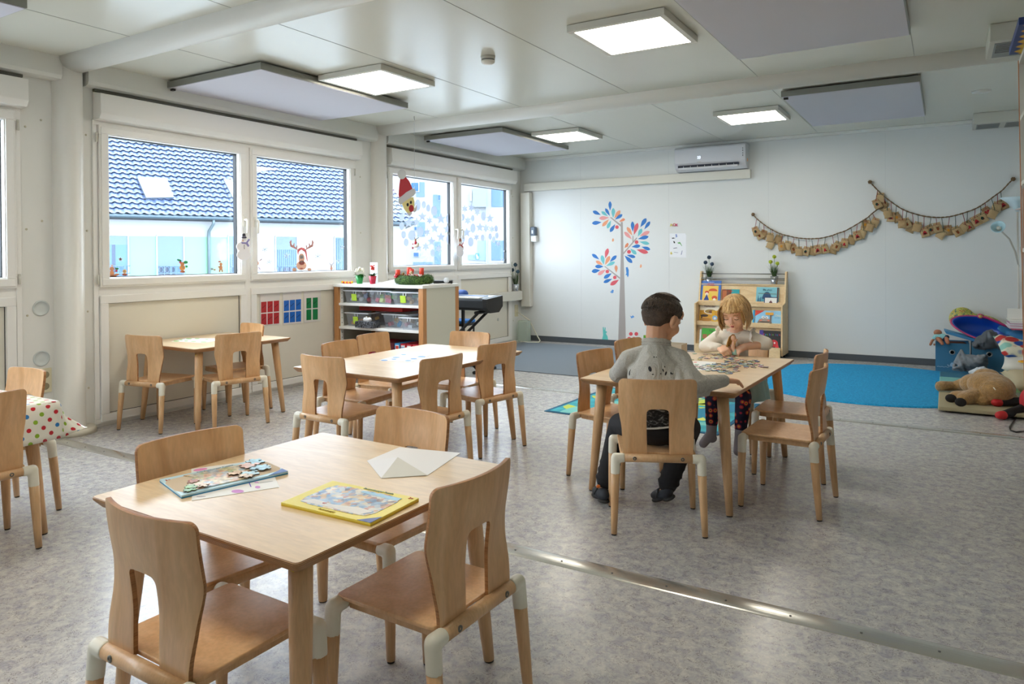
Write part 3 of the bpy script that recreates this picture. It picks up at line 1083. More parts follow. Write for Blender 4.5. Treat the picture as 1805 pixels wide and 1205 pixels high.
CH = [
    (-1.519, 1.101, 359.0, 'beech child chair in the left foreground seen from behind, nearest the camera'),
    (-1.198, 1.540, 88.4, 'beech child chair on the right side of the front table with the puzzles'),
    (-1.889, 1.397, 262.0, 'beech child chair whose back shows behind the blue jigsaw board on the front table'),
    (-1.656, 1.876, 177.0, 'beech child chair on the far side of the front table behind the folded white paper'),
    (-3.014, 3.070, 359.4, 'beech child chair at the near end of the middle table, back to the viewer'),
    (-3.262, 3.469, 274.0, 'beech child chair on the window side of the middle table, nearer of two'),
    (-3.388, 3.925, 271.0, 'beech child chair on the window side of the middle table, below the binders'),
    (-2.557, 3.246, 83.6, 'beech child chair on the right side of the middle table, nearer of two'),
    (-2.601, 3.920, 77.0, 'beech child chair on the right side of the middle table, farther of two'),
    (-2.975, 4.185, 181.5, 'beech child chair at the far end of the middle table below the keyboard'),
    (-4.996, 3.220, 10.8, 'beech child chair at the near end of the table under the window'),
    (-4.614, 3.540, 74.6, 'beech child chair on the right side of the table under the window'),
    (-4.998, 3.885, 172.2, 'beech child chair on the far side of the window table near the red cards'),
    (-1.173, 3.232, 25.2, 'beech child chair the boy in the grey shirt is sitting on'),
    (-1.605, 3.803, 258.1, 'empty beech child chair left of the sitting boy, its back fully visible'),
    (-1.640, 4.420, 262.0, 'beech child chair mostly hidden behind the boy at the left side of his table'),
    (-0.690, 3.815, 86.7, 'beech child chair on the right side of the children\'s table, nearer of two'),
    (-0.761, 4.387, 89.7, 'beech child chair on the right side of the children\'s table, farther of two'),
    (-1.194, 4.800, 168.0, 'beech child chair the blond girl is sitting on'),
    (-3.974, 1.692, 181.3, 'beech child chair facing the viewer at the far side of the polka-dot table'),
    (-3.567, 1.416, 83.8, 'beech child chair cut by the left photo edge in front of the polka-dot cloth'),
]
proto = make_chair()
for i, (x, y, a, lab) in enumerate(CH):
    o = proto if i == 0 else copy_tree(proto)
    o.location = (x, y, 0); o.rotation_euler = (0, 0, math.radians(a))
    o['label'] = lab; o['group'] = 'beech chairs around the low tables'


# ================================================================== TABLES
HT = 0.598


def make_table(cx, cy, rz, a, b_, label, sticker=False):
    t = thing('low_table', label, 'table', (cx, cy, 0), math.radians(rz), 'birch plywood tables')
    th, ins = 0.028, 0.016
    V = []
    r = 0.012
    def ring(w, h, z):
        o = []
        for sx, sy, a0 in ((1, 1, 0), (-1, 1, 90), (-1, -1, 180), (1, -1, 270)):
            for k in range(4):
                an = math.radians(a0 + 30 * k)
                o.append((sx * (w - r) + r * math.cos(an), sy * (h - r) + r * math.sin(an), z))
        return o
    R = [ring(a - 0.002, b_ - 0.002, HT), ring(a, b_, HT - 0.002), ring(a, b_, HT - 0.008), ring(a - ins, b_ - ins, HT - th)]
    vs = sum(R, [])
    m = MB()
    n = 16
    m.add(vs, [tuple(range(n))], 0)
    m.f.append(tuple(range(3 * n, 4 * n))); m.m.append(0); m.sm.append(False)
    for i in range(3):
        for k in range(n):
            m.f.append((i * n + k, i * n + (k + 1) % n, (i + 1) * n + (k + 1) % n, (i + 1) * n + k)); m.m.append(1); m.sm.append(False)
    m.build('tabletop', [M_TOP, M_EDGE], t)
    first = True
    for sx in (-1, 1):
        for sy in (-1, 1):
            px_, py_ = sx * (a - 0.090), sy * (b_ - 0.090)
            qx, qy = sx * (a - 0.047), sy * (b_ - 0.047)
            g = lambda f: (px_ + (qx - px_) * f, py_ + (qy - py_) * f, (HT - th - 0.004) * (1 - f))
            l = MB().tube([g(0), g(0.3), g(0.7), g(0.99)], [0.0285, 0.027, 0.0215, 0.0165], 18).build('leg', M_LEG, t)
            MB().tube([g(0.988), g(1.0)], [0.0145, 0.0148], 12).build('rubber_foot', M_RUBBER, l)
            p = MB().prism([(px_ - sx * 0.075, py_ + sy * 0.04, HT - th - 0.005), (px_ + sx * 0.04, py_ + sy * 0.04, HT - th - 0.005), (px_ + sx * 0.04, py_ - sy * 0.075, HT - th - 0.005)], (0, 0, 0.005))
            p.build('corner_plate', mat('#3d4a49', 0.5, metal=0.4), t)
            if sticker and sx == 1 and sy == -1:
                k = MB().ball((px_ + 0.004, py_ - 0.0285, HT - th - 0.028), (0.007, 0.0015, 0.007), 12)
                k.build('dot_sticker', mat('#e6cf2e', 0.5), l)
    return t


T1 = make_table(-1.583, 1.492, -1.4, 0.412, 0.417, 'square birch table in the foreground with two jigsaw boards and a folded paper on it', True)
KD = make_table(-1.230, 4.058, -1.7, 0.411, 0.640, 'long birch table with scattered jigsaw pieces where the two children sit')
MD = make_table(-2.890, 3.599, -1.0, 0.410, 0.637, 'long birch table in the middle of the room with a blue-spotted sheet on it')
BK = make_table(-4.950, 3.641, -2.4, 0.408, 0.423, 'square birch table against the wall below the near window with a green-spotted sheet', True)
DT = make_table(-3.870, 1.095, 0.0, 0.410, 0.640, 'birch table at the left photo edge hidden under a polka-dot oilcloth')

# polka-dot oilcloth on the left table
M_DOT, nt, B, tc = nodes('polka_dot_oilcloth')
B.inputs['Base Color'].default_value = lin('#e9e5d8')
B.inputs['Roughness'].default_value = 0.3
vs, fs, uv = [], [], []
ov = 0.18
nx, ny = 44, 64
cx0, cy0, A_, B_ = -3.870, 1.095, 0.412, 0.642


def cloth(u, v):
    dx, dy = max(0, abs(u) - A_), max(0, abs(v) - B_)
    sx, sy = (1 if u > 0 else -1), (1 if v > 0 else -1)
    x, y = sx * min(abs(u), A_), sy * min(abs(v), B_)
    z = HT + 0.002
    d = math.hypot(dx, dy)
    if d > ov: dx, dy, d = dx * ov / d, dy * ov / d, ov
    if d > 0:
        f = smooth01(min(dx, dy) / 0.12)        # corners stand away from the table
        out = 0.20 * d + 0.42 * d * f
        ux, uy = dx / d, dy / d
        wob = 0.012 * math.sin(v * 13 + u * 3) * smooth01(d / 0.1)
        x += sx * ux * out + wob * ux * sx; y += sy * uy * out + wob * uy * sy
        z -= d * (0.93 - 0.18 * f) - 0.006
        z = z if d > 0.015 else HT + 0.002 - d * d * 20
    return (x, y, z)


for j in range(ny + 1):
    for i in range(nx + 1):
        u = -(A_ + ov) + 2 * (A_ + ov) * i / nx
        v = -(B_ + ov) + 2 * (B_ + ov) * j / ny
        vs.append(cloth(u, v)); uv.append((u, v))
for j in range(ny):
    for i in range(nx):
        a = j * (nx + 1) + i
        fs.append((a, a + 1, a + nx + 2, a + nx + 1))
o = MB().add(vs, fs, 0, True).build('tablecloth', M_DOT)
o.location = (cx0, cy0, 0)
tag(o, 'cream oilcloth with red, blue and green dots over the table at the left photo edge', 'tablecloth')
l = o.data.uv_layers.new(name='UVMap')
for lp in o.data.loops: l.data[lp.index].uv = uv[lp.vertex_index]
# dots: a staggered lattice on the cloth's own coordinates, colour picked by the cell
uvn = nt.nodes.new('ShaderNodeUVMap')


def math_(op, a, b=None):
    n = nt.nodes.new('ShaderNodeMath'); n.operation = op
    for i, v in enumerate((a, b)):
        if v is None: continue
        if isinstance(v, (int, float)): n.inputs[i].default_value = v
        else: nt.links.new(v, n.inputs[i])
    return n.outputs[0]


sp = nt.nodes.new('ShaderNodeSeparateXYZ'); nt.links.new(uvn.outputs[0], sp.inputs[0])
px_ = math_('DIVIDE', math_('ADD', sp.outputs[0], sp.outputs[1]), 0.062)
py_ = math_('DIVIDE', math_('SUBTRACT', sp.outputs[0], sp.outputs[1]), 0.062)
fx = math_('SUBTRACT', math_('FRACT', math_('ADD', px_, 50.0)), 0.5)
fy = math_('SUBTRACT', math_('FRACT', math_('ADD', py_, 50.0)), 0.5)
rr = math_('SQRT', math_('ADD', math_('MULTIPLY', fx, fx), math_('MULTIPLY', fy, fy)))
inside = math_('LESS_THAN', rr, 0.225)
cell = math_('ADD', math_('FLOOR', math_('ADD', px_, 50.0)), math_('MULTIPLY', math_('FLOOR', math_('ADD', py_, 50.0)), 3.0))
pick = math_('FRACT', math_('MULTIPLY', cell, 0.2857))
dc = nt.nodes.new('ShaderNodeValToRGB'); dc.color_ramp.interpolation = 'CONSTANT'
E_ = dc.color_ramp.elements
E_[0].position = 0; E_[0].color = lin('#c01f2d')
E_[1].position = 0.45; E_[1].color = lin('#2f7fc4')
e = E_.new(0.6); e.color = lin('#c8202e')
e = E_.new(0.8); e.color = lin('#8fb32f')
nt.links.new(pick, dc.inputs['Fac'])
nt.links.new(mix(nt, inside, lin('#e9e5d8'), dc.outputs['Color']), B.inputs['Base Color'])
md = o.modifiers.new('s', 'SOLIDIFY'); md.thickness = 0.0015; md.offset = 1
bake(o)
for f in o.data.polygons: f.use_smooth = True

# ================================================================== SHELF UNIT BY THE WINDOWS
SX0, SX1, SY0, SY1, SH = -5.345, -4.20, 5.345, 5.925, 0.97
t = thing('storage_shelf', 'white open shelf with beech posts standing out from the window wall, full of clear boxes', 'shelf unit', ((SX0 + SX1) / 2, (SY0 + SY1) / 2, 0))
M_SHELFW = mat('#eeeeea', 0.35)
keep(MB().box(SX0 - 0.01, SX1 + 0.005, SY0 - 0.01, SY1 + 0.005, SH - 0.03, SH).build('top_board', M_SHELFW, bevel=0.003), t)
for x0, x1 in ((SX0, SX0 + 0.055), (SX1 - 0.055, SX1)):
    for y0 in (SY0, SY1 - 0.055):
        keep(MB().box(x0, x1, y0, y0 + 0.055, 0, SH - 0.03).build('post', M_BROWN, bevel=0.002), t)
    xm = (x0 + x1) / 2
    keep(MB().box(xm - 0.012 + (0.012 if x1 == SX1 else -0.012), xm + 0.012 + (0.012 if x1 == SX1 else -0.012), SY0 + 0.055, SY1 - 0.055, 0.03, SH - 0.03).build('end_panel', mat('#d5d3c4', 0.45), bevel=0.001), t)
keep(MB().box(SX0 + 0.055, SX1 - 0.055, SY1 - 0.02, SY1 - 0.005, 0.03, SH - 0.03).build('back_panel', mat('#d8d6cc', 0.5)), t)
for z0, z1 in ((0.752, 0.777), (0.515, 0.540), (0.06, 0.085)):
    keep(MB().box(SX0 + 0.03, SX1 - 0.04, SY0 + 0.012, SY1 - 0.02, z0, z1).build('shelf_board', M_SHELFW, bevel=0.003), t)
b = MB().box(SX0 + 0.056, SX0 + 0.062, SY0 + 0.03, SY0 + 0.07, 0.09, SH - 0.03)
for k in range(17): b.box(SX0 + 0.0615, SX0 + 0.063, SY0 + 0.044, SY0 + 0.052, 0.12 + 0.05 * k, 0.128 + 0.05 * k, 1)
keep(b.build('peg_rail', [M_SHELFW, M_BLACK]), t)


def toybox(x0, x1, y0, z0, h, lab, card=True, dep=0.40, handle=0.0):
    t = thing('storage_box', lab, 'storage box', ((x0 + x1) / 2, y0 + dep / 2, z0), 0, 'clear plastic toy boxes in the white shelf')
    w, d = (x1 - x0) / 2, dep / 2
    b = MB()
    tw = 0.018
    top = [(-w, -d, h), (w, -d, h), (w, d, h), (-w, d, h)]
    bot = [(-w + tw, -d + tw, 0), (w - tw, -d + tw, 0), (w - tw, d - tw, 0), (-w + tw, d - tw, 0)]
    b.add(bot + top, [(0, 1, 5, 4), (1, 2, 6, 5), (2, 3, 7, 6), (3, 0, 4, 7), (0, 3, 2, 1)])
    b.build('tub', M_CLEAR, t)
    r = MB(); f = 0.012
    r.box(-w - f, w + f, -d - f, -d, h - 0.008, h + 0.004); r.box(-w - f, w + f, d, d + f, h - 0.008, h + 0.004)
    r.box(-w - f, -w, -d, d, h - 0.008, h + 0.004); r.box(w, w + f, -d, d, h - 0.008, h + 0.004)
    r.box(-0.02, -0.012, -d - f, -d - f + 0.004, h - 0.035, h - 0.008); r.box(0.012, 0.02, -d - f, -d - f + 0.004, h - 0.035, h - 0.008)
    r.build('rim', mat('#dfe6ec', 0.25), t, bevel=0.002)
    if card:
        s = 1
        cb = MB().box(-0.033 * s, 0.033 * s, -0.004, 0.0, -0.035, 0.035)
        c_ = cb.build('label_card', mat('#c3e84a', 0.6), t)
        c_.location = (card, -d + tw / 2 - 0.004, h * 0.46)
        c_.rotation_euler = (math.atan2(tw, h) * -1 * -1, 0, 0)
    return t


zs1 = 0.778
toybox(-5.255, -4.955, 5.40, zs1, 0.125, 'clear toy box with white soft toys, leftmost on the upper shelf', -0.02)
toybox(-4.905, -4.62, 5.38, zs1, 0.128, 'clear toy box full of bright building blocks, middle of the upper shelf', 0.0)
toybox(-4.60, -4.27, 5.37, zs1, 0.122, 'clear toy box with wooden pieces and a ball, rightmost on the upper shelf', -0.03)
zs2 = 0.541
toybox(-5.255, -4.955, 5.42, zs2, 0.135, 'clear toy box behind the black tissue box on the lower shelf', -0.02)
toybox(-4.81, -4.50, 5.48, zs2, 0.132, 'clear toy box of wooden toys on the lower shelf, middle one without a card', False)
toybox(-4.50, -4.27, 5.37, zs2, 0.118, 'small clear toy box with a lime card, rightmost on the lower shelf', 0.0)
random.seed(11)
nth = ['first', 'second', 'third', 'fourth', 'fifth', 'sixth', 'seventh', 'eighth', 'ninth', 'tenth', 'eleventh', 'twelfth', 'thirteenth', 'fourteenth', 'fifteenth', 'sixteenth', 'seventeenth', 'eighteenth', 'nineteenth', 'twentieth']
nth += ['twenty-' + w for w in nth[:9]] + ['thirtieth'] + ['thirty-' + w for w in nth[:9]]


def toys(x0, x1, y0, z0, n, cols, lab, size=0.022, kind='block'):
    for k in range(n):
        x = x0 + (x1 - x0) * (k + 0.5) / n + random.uniform(-.006, .006)
        z = z0 + 0.006 + size + (k % 3) * size * 1.3
        y = y0 + 0.05 + (k % 3) * 0.05 + random.uniform(0, .02)
        c_ = cols[k % len(cols)]
        M = Matrix.Translation((x, y, z)) @ Euler((random.uniform(-.4, .4), random.uniform(-.4, .4), random.uniform(0, 3))).to_matrix().to_4x4()
        if kind == 'block':
            o = MB().box(-size * 1.2, size * 1.2, -size * .7, size * .7, -size * .8, size * .8).build('toy_block', mat(c_, 0.5), bevel=0.002)
            cat = 'toy block'
        else:
            o = MB().ball((0, 0, 0), (size, size * .9, size * .95), 12).ball((size * .8, 0, size * .6), size * .5, 8).build('soft_toy', mat(c_, 0.9, bump=0.3, bscale=90))
            cat = 'soft toy'
        o.matrix_world = M
        tag(o, '%s, %s from the left' % (lab, nth[k]), cat, lab)


toys(-5.235, -4.975, 5.42, zs1, 7, ['#e8e8ee', '#f2f2f4', '#c9a2b8', '#eeeef2', '#7a8fbd', '#f4f4f6', '#c33b4a'], 'soft toy in the leftmost upper clear box', 0.026, 'soft')
toys(-4.88, -4.645, 5.40, zs1, 9, ['#e65b80', '#8fce6d', '#38a3a5', '#d9e87a', '#f07a63', '#7fd0c0'], 'bright block in the middle upper clear box', 0.024)
toys(-4.575, -4.30, 5.40, zs1, 6, ['#d9b58c', '#c9a878', '#5ba3a0', '#e3c49a', '#e8e4dc'], 'wooden piece in the rightmost upper clear box', 0.020)
toys(-5.235, -4.98, 5.44, zs2, 6, ['#e0a040', '#c98a3a', '#e8b860'], 'ochre block in the clear box behind the tissue box', 0.018)
toys(-4.785, -4.53, 5.50, zs2, 8, ['#c24d63', '#d8b88a', '#43b05c', '#3a9fd0', '#e5cfa5', '#b9b9c6'], 'toy block in the middle lower clear box', 0.024)
toys(-4.475, -4.30, 5.40, zs2, 3, ['#c9d4dc', '#dfe2e0'], 'pale block in the rightmost lower clear box', 0.018)
# red tray lying behind and above the lower boxes
o = MB().box(-5.20, -4.62, 5.55, 5.86, zs2 + 0.150, zs2 + 0.195).build('red_case', mat('#b92a25', 0.4), bevel=0.008)
tag(o, 'flat red plastic case lying on top of the lower shelf boxes', 'case')
# tissue box
t = thing('tissue_box', 'black tissue box with silver leaf print and a white tissue, on the lower shelf', 'tissue box', (-4.925, 5.375, zs2))
m, nt, B, tc = nodes('tissue_print')
c = ramp(nt, noise(nt, tc.outputs['Object'], 34, 3, 2.0), [(0.50, lin('#15171c')), (0.56, lin('#9aa0ac')), (0.60, lin('#15171c'))])
nt.links.new(c, B.inputs['Base Color'])
MB().box(-0.118, 0.118, -0.05, 0.06, 0.0, 0.062).build('carton', m, t, bevel=0.002)
b = MB()
for k in range(4): b.tube([(-0.02 + k * .012, 0, 0.06), (-0.03 + k * .022, 0.0, 0.085), (-0.03 + k * .03, -0.01, 0.108 - abs(k - 1) * .012)], [0.02, 0.022, 0.006], 7)
b.build('tissue', mat('#f0f0f0', 0.9), t)
# binders
random.seed(3)
bx = SX0 + 0.085
cols = [('#5f6a5a', 'olive'), ('#7d1340', 'plum'), ('#6d1038', 'dark plum'), ('#7d1340', 'wine'), ('#9a1f2c', 'dark red'), ('#8a1d3b', 'ruby'), ('#a01f2e', 'crimson'), ('#7a1420', 'brick red'), ('#5a1020', 'maroon'), ('#2f86bd', 'blue'), ('#b01c2a', 'red'), ('#b01c2a', 'red'), ('#b01c2a', 'red'), ('#a51a26', 'red')]
for i, (c_, nm) in enumerate(cols):
    t = thing('ring_binder', '%s ring binder on the bottom shelf, %s from the left' % (nm, nth[i]), 'binder', (bx + 0.034, 5.40, 0.086), 0, 'ring binders on the bottom shelf')
    MB().box(-0.032, 0.032, 0, 0.28, 0, 0.315).build('cover', mat(c_, 0.45), t, bevel=0.003)
    if i in (1, 9, 10, 11, 12, 13):
        MB().box(-0.022, 0.022, -0.002, 0, 0.08, 0.30).build('spine_label', mat('#e9e9ea', 0.6), t)
        if i in (10, 11, 12):
            MB().box(-0.020, 0.020, -0.003, -0.002, 0.20, 0.285).build('photo', mat('#5fa0c8', 0.5), t)
            MB().ball((0, -0.004, 0.255), (0.010, 0.003, 0.013), 10).build('photo_face', mat('#c98f6b', 0.6), t)
            MB().ball((0, -0.004, 0.222), (0.016, 0.003, 0.020), 10).build('photo_shirt', mat(['#c9b030', '#23262e', '#d8d8dd'][i - 10], 0.6), t)
        else:
            MB().box(-0.019, 0.019, -0.003, -0.002, 0.262, 0.292).build('red_heading', mat('#cf3b30', 0.6), t)
    bx += 0.0735


# things on the shelf top
def pot(x, y, z, r0, r1, h, m, label, name='flower_pot', cat='potted plant', grp=None):
    t = thing(name, label, cat, (x, y, z), 0, grp)
    MB().lathe([(r0 * .96, 0), (r0, 0.003), (r1, h), (r1 * .92, h), (r1 * .88, h - 0.008)], (0, 0, 0), 28).build('pot', m, t)
    MB().lathe([(r1 * .87, h - 0.012), (0.002, h - 0.010)], (0, 0, 0), 20).build('soil', mat('#3a2d22', 0.95), t)
    return t


def leaf(b, p, d, L, w, droop=0.3, mi=0):
    d = Vector(d).normalized()
    side = d.cross(Vector((0, 0, 1)))
    side = side.normalized() if side.length > .01 else Vector((1, 0, 0))
    vs, fs = [], []
    n = 5
    p = Vector(p)
    for i in range(n + 1):
        t = i / n
        c = p + d * L * t - Vector((0, 0, 1)) * droop * L * t * t
        h = w * math.sin(math.pi * min(0.98, 0.08 + t * 0.92)) ** 0.8
        vs += [c - side * h, c + Vector((0, 0, -0.15 * w)), c + side * h]
    for i in range(n):
        for j in range(2): fs.append((i * 3 + j, i * 3 + j + 1, i * 3 + j + 4, i * 3 + j + 3))
    b.add(vs, fs, mi, True)


M_GREEN = mat('#3f7a2a', 0.45, var=0.25, vscale=40)
M_DKGREEN = mat('#2f5a22', 0.6, var=0.3, vscale=50)
random.seed(5)
t = pot(-5.11, 5.47, SH, 0.028, 0.043, 0.085, mat('#1f8a3f', 0.3), 'white-flowered plant in a shiny green pot on the white shelf')
b = MB()
for k in range(26):
    a = random.uniform(0, 6.28); e = random.uniform(0.1, 0.9)
    leaf(b, (0, 0, 0.08), (math.cos(a), math.sin(a), e), random.uniform(.05, .08), 0.018, 0.4)
b.build('leaves', M_GREEN, t)
b = MB()
for k in range(46):
    a = random.uniform(0, 6.28); r = random.uniform(0, .045)
    b.ball((r * math.cos(a), r * math.sin(a), 0.145 + random.uniform(-.012, .022) - r * .3), 0.0085, 7)
b.build('blossoms', mat('#f4f2e2', 0.7), t)
t = pot(-4.935, 5.47, SH, 0.026, 0.040, 0.080, mat('#b3173a', 0.3), 'red-flowered plant in a crimson pot on the white shelf')
b = MB()
for k in range(34):
    a = random.uniform(0, 6.28); e = random.uniform(0.3, 1.6)
    leaf(b, (0, 0, 0.07), (math.cos(a), math.sin(a), e), random.uniform(.05, .085), 0.009, 0.25)
b.build('leaves', M_DKGREEN, t)
b = MB()
for k in range(22):
    a = random.uniform(0, 6.28); r = random.uniform(0, .024)
    b.ball((r * math.cos(a), r * math.sin(a), 0.155 + random.uniform(-.012, .03)), 0.008, 7)
b.build('blossoms', mat('#d63a2c', 0.6), t)

t = thing('acrylic_stand', 'clear upright sheet holder behind the two flower pots', 'sheet holder', (-5.05, 5.60, SH))
keep(MB().box(-5.085, -4.985, 5.60, 5.604, SH, SH + 0.215).build('panel', mat('#dfe9ee', 0.2)), t)
keep(MB().box(-5.085, -4.985, 5.57, 5.65, SH, SH + 0.004).build('foot', mat('#dfe9ee', 0.2)), t)
# small wooden caterpillar
b = MB()
t = thing('toy_caterpillar', 'small yellow and red wooden caterpillar lying left of the green pot', 'toy', (-5.26, 5.42, SH))
for k, c_ in enumerate(['#e8b31f', '#c8252a', '#e8b31f', '#c8252a', '#e8b31f', '#d8352a', '#e8b31f']):
    MB().ball((k * 0.022 - .04, 0.003 * (k % 2), 0.012 + (0.004 if k in (0, 6) else 0)), 0.013, 10).build('bead', mat(c_, 0.35), t)
o = MB().add([(-4.90, 5.45, SH + .001), (-4.66, 5.40, SH + .001), (-4.62, 5.62, SH + .02), (-4.74, 5.66, SH + .055)], [(0, 1, 2, 3)]).build('paper_sheet', M_PAPER)
md = o.modifiers.new('s', 'SOLIDIFY'); md.thickness = 0.002; bake(o)
tag(o, 'curled white paper sheet lying on the shelf beside the wreath', 'paper')
# wreath with candles
WX, WY = -4.475, 5.56
t = thing('advent_wreath', 'round green fir advent wreath with red candles on the shelf end', 'wreath', (WX, WY, SH))
m, nt, B, tc = nodes('fir_needles')
nt.links.new(ramp(nt, noise(nt, tc.outputs['Object'], 70, 4), [(0.35, lin('#1d3314')), (0.5, lin('#35561f')), (0.68, lin('#5f7f36'))]), B.inputs['Base Color'])
B.inputs['Roughness'].default_value = 0.8
b = MB()
pts = [(0.155 * math.cos(a), 0.12 * math.sin(a), 0.045) for a in [2 * math.pi * k / 32 for k in range(33)]]
b.tube(pts, 0.045, 14, cap=False)
random.seed(9)
for k in range(1500):
    a = random.uniform(0, 6.283); q = random.uniform(-0.9, 3.9)
    rr_ = 0.040
    ct = Vector((0.155 * math.cos(a), 0.12 * math.sin(a), 0.045))
    od = Vector((math.cos(a), math.sin(a), 0))
    nrm = od * math.cos(q) + Vector((0, 0, 1)) * math.sin(q)
    p0 = ct + nrm * rr_
    tg = Vector((-math.sin(a), math.cos(a), 0))
    d = (nrm + tg * random.uniform(0.2, 1.4)).normalized()
    sd_ = d.cross(nrm + Vector((.01, .02, .03))).normalized() * 0.0022
    L = random.uniform(.014, .028)
    p1 = p0 + d * L
    p1.z = max(p1.z, 0.002)
    b.add([p0 - sd_, p0 + sd_, p1], [(0, 1, 2)])
b.build('fir_ring', m, t)
for (x, y, h, r, tilt) in ((-0.145, -0.075, .085, .024, 0.0), (-0.10, 0.04, .105, .024, 0.05), (0.0, -0.06, .095, .022, 0.22), (0.02, 0.09, .10, .024, 0)):
    c_ = MB().lathe([(r, 0), (r, h - .004), (r - .004, h), (r * .5, h - .004), (0.003, h - .006)], (0, 0, 0), 20).build('candle', mat('#e0452f', 0.4, sss=0.2), t)
    c_.location = (x, y, 0.06); c_.rotation_euler = (0, tilt, 0)
MB().ball((-0.125, -0.125, 0.082), 0.022, 16).build('bauble', mat('#b3122a', 0.15, coat=0.8), t)
for k, (x, y, z) in enumerate(((-0.055, -0.10, 0.10), (0.045, -0.10, 0.115))):
    b = MB()
    b.ball((x, y, z), (0.014, 0.012, 0.02), 10)
    for q in range(8): b.ball((x + .013 * math.cos(q), y - .010, z - .012 + .004 * q), 0.006, 6)
    b.build('pine_cone', mat('#8a6a3c' if k == 0 else '#c9b58f', 0.7, var=0.3, vscale=90), t)
b = MB()
for k in range(60):
    x = 0.06 + random.uniform(-.09, .12); y = -0.10 + random.uniform(-.03, .05)
    b.tube([(x, y, 0.085 + random.uniform(-.004, .01)), (x + random.uniform(-.02, .02), y + random.uniform(-.01, .01), 0.10)], 0.0035, 5, mi=k % 2)
b.build('ribbon', [mat('#b5202e', 0.5), mat('#efe8e4', 0.6)], t)
o = MB().box(-4.285, -4.21, 5.45, 5.80, SH, SH + 0.005).build('paper_sheet', M_PAPER)
tag(o, 'white paper lying on the shelf end right of the wreath', 'paper')
t = thing('tape_dispenser', 'small black and white tape dispenser behind the wreath', 'tape dispenser', (-4.26, 5.80, SH))
keep(MB().box(-4.42, -4.22, 5.79, 5.85, SH, SH + 0.03).build('body', M_BLACK, bevel=0.004), t)
keep(MB().lathe([(0.026, -0.01), (0.028, 0.01), (0.012, 0.01)], (0, 0, 0), 20, 0, Matrix.Translation((-4.245, 5.78, SH + 0.034)) @ Matrix.Rotation(math.pi / 2, 4, 'X')).build('roll', mat('#d8dce0', 0.3)), t)

# keyboard on its crossed stand behind the shelf
t = thing('keyboard_piano', 'black electric keyboard whose end sticks out behind the white shelf', 'keyboard', (-4.6, 6.45, 0.7))
pr = [(6.28, 0.695), (6.28, 0.775), (6.30, 0.795), (6.58, 0.815), (6.60, 0.80), (6.60, 0.70), (6.55, 0.665), (6.33, 0.665)]
keep(MB().prism([(-5.2, y, z) for y, z in pr], (1.05, 0, 0)).build('body', mat('#23282f', 0.4), bevel=0.004), t)
keep(MB().prism([(-4.15, y, z) for y, z in [(6.275, 0.70), (6.275, 0.79), (6.605, 0.815), (6.605, 0.70), (6.53, 0.64), (6.36, 0.64)]], (0.05, 0, 0)).build('end_cheek', mat('#1b1c1e', 0.5), bevel=0.004), t)
b = MB()
for k in range(36): b.box(-5.15 + k * 0.0265, -5.127 + k * 0.0265, 6.30, 6.42, 0.79, 0.806)
keep(b.build('white_keys', mat('#e6e6e2', 0.3)), t)
keep(MB().box(-5.15, -4.2, 6.45, 6.47, 0.812, 0.818).build('panel_strip', mat('#3a6fb5', 0.4)), t)
t = thing('keyboard_stand', 'black crossed metal stand carrying the keyboard', 'stand', (-4.4, 6.4, 0))
for (xa, xb) in ((-4.95, -4.24), (-4.24, -4.95)):
    for yy in (6.34, 6.52):
        keep(MB().tube([(xa, yy, 0.02), (xb, yy, 0.645)], 0.016, 8).build('cross_tube', M_BLACK), t)
for xa in (-4.24, -4.95):
    keep(MB().tube([(xa, 6.24, 0.02), (xa, 6.66, 0.02)], 0.018, 8).build('foot_bar', M_BLACK), t)
    keep(MB().tube([(xa, 6.28, 0.645), (xa, 6.62, 0.645)], 0.018, 8).build('support_bar', M_BLACK), t)
xr = P(824, 522, Y=6.86).x
o = blob('rolled_mat', [('c', (-5.05, 6.86, 0.80), .055, (xr - .05, 6.86, 0.80), .055)], mat('#1e4f9e', 0.5), 0.012, 4)
tag(o, 'blue rolled mat lying behind the keyboard', 'rolled mat')
t = thing('side_table', 'small black table behind the keyboard carrying the blue roll', 'table', (-4.9, 6.86, 0))
keep(MB().box(-5.15, xr - .1, 6.72, 7.0, 0.715, 0.745).build('tabletop', M_BLACK), t)
for x in (-5.12, xr - .14):
    for y in (6.75, 6.97): keep(MB().box(x - .015, x + .015, y - .015, y + .015, 0, 0.715).build('leg', M_BLACK), t)
xs = P(817, 575, Y=7.06).x
t = thing('stool', 'low black stool with a blue cushion behind the crossed keyboard stand', 'stool', (xs - .17, 7.2, 0))
keep(MB().box(xs - .34, xs, 7.05, 7.35, 0.40, 0.43).build('seat', M_BLACK, bevel=0.005), t)
keep(MB().box(xs - .33, xs - .01, 7.06, 7.34, 0.43, 0.47).build('cushion', mat('#2f7ed0', 0.6), bevel=0.015), t)
for x in (xs - .31, xs - .03):
    for y in (7.08, 7.32): keep(MB().tube([(x, y, 0), (x, y, 0.4)], 0.012, 8).build('leg', M_BLACK), t)

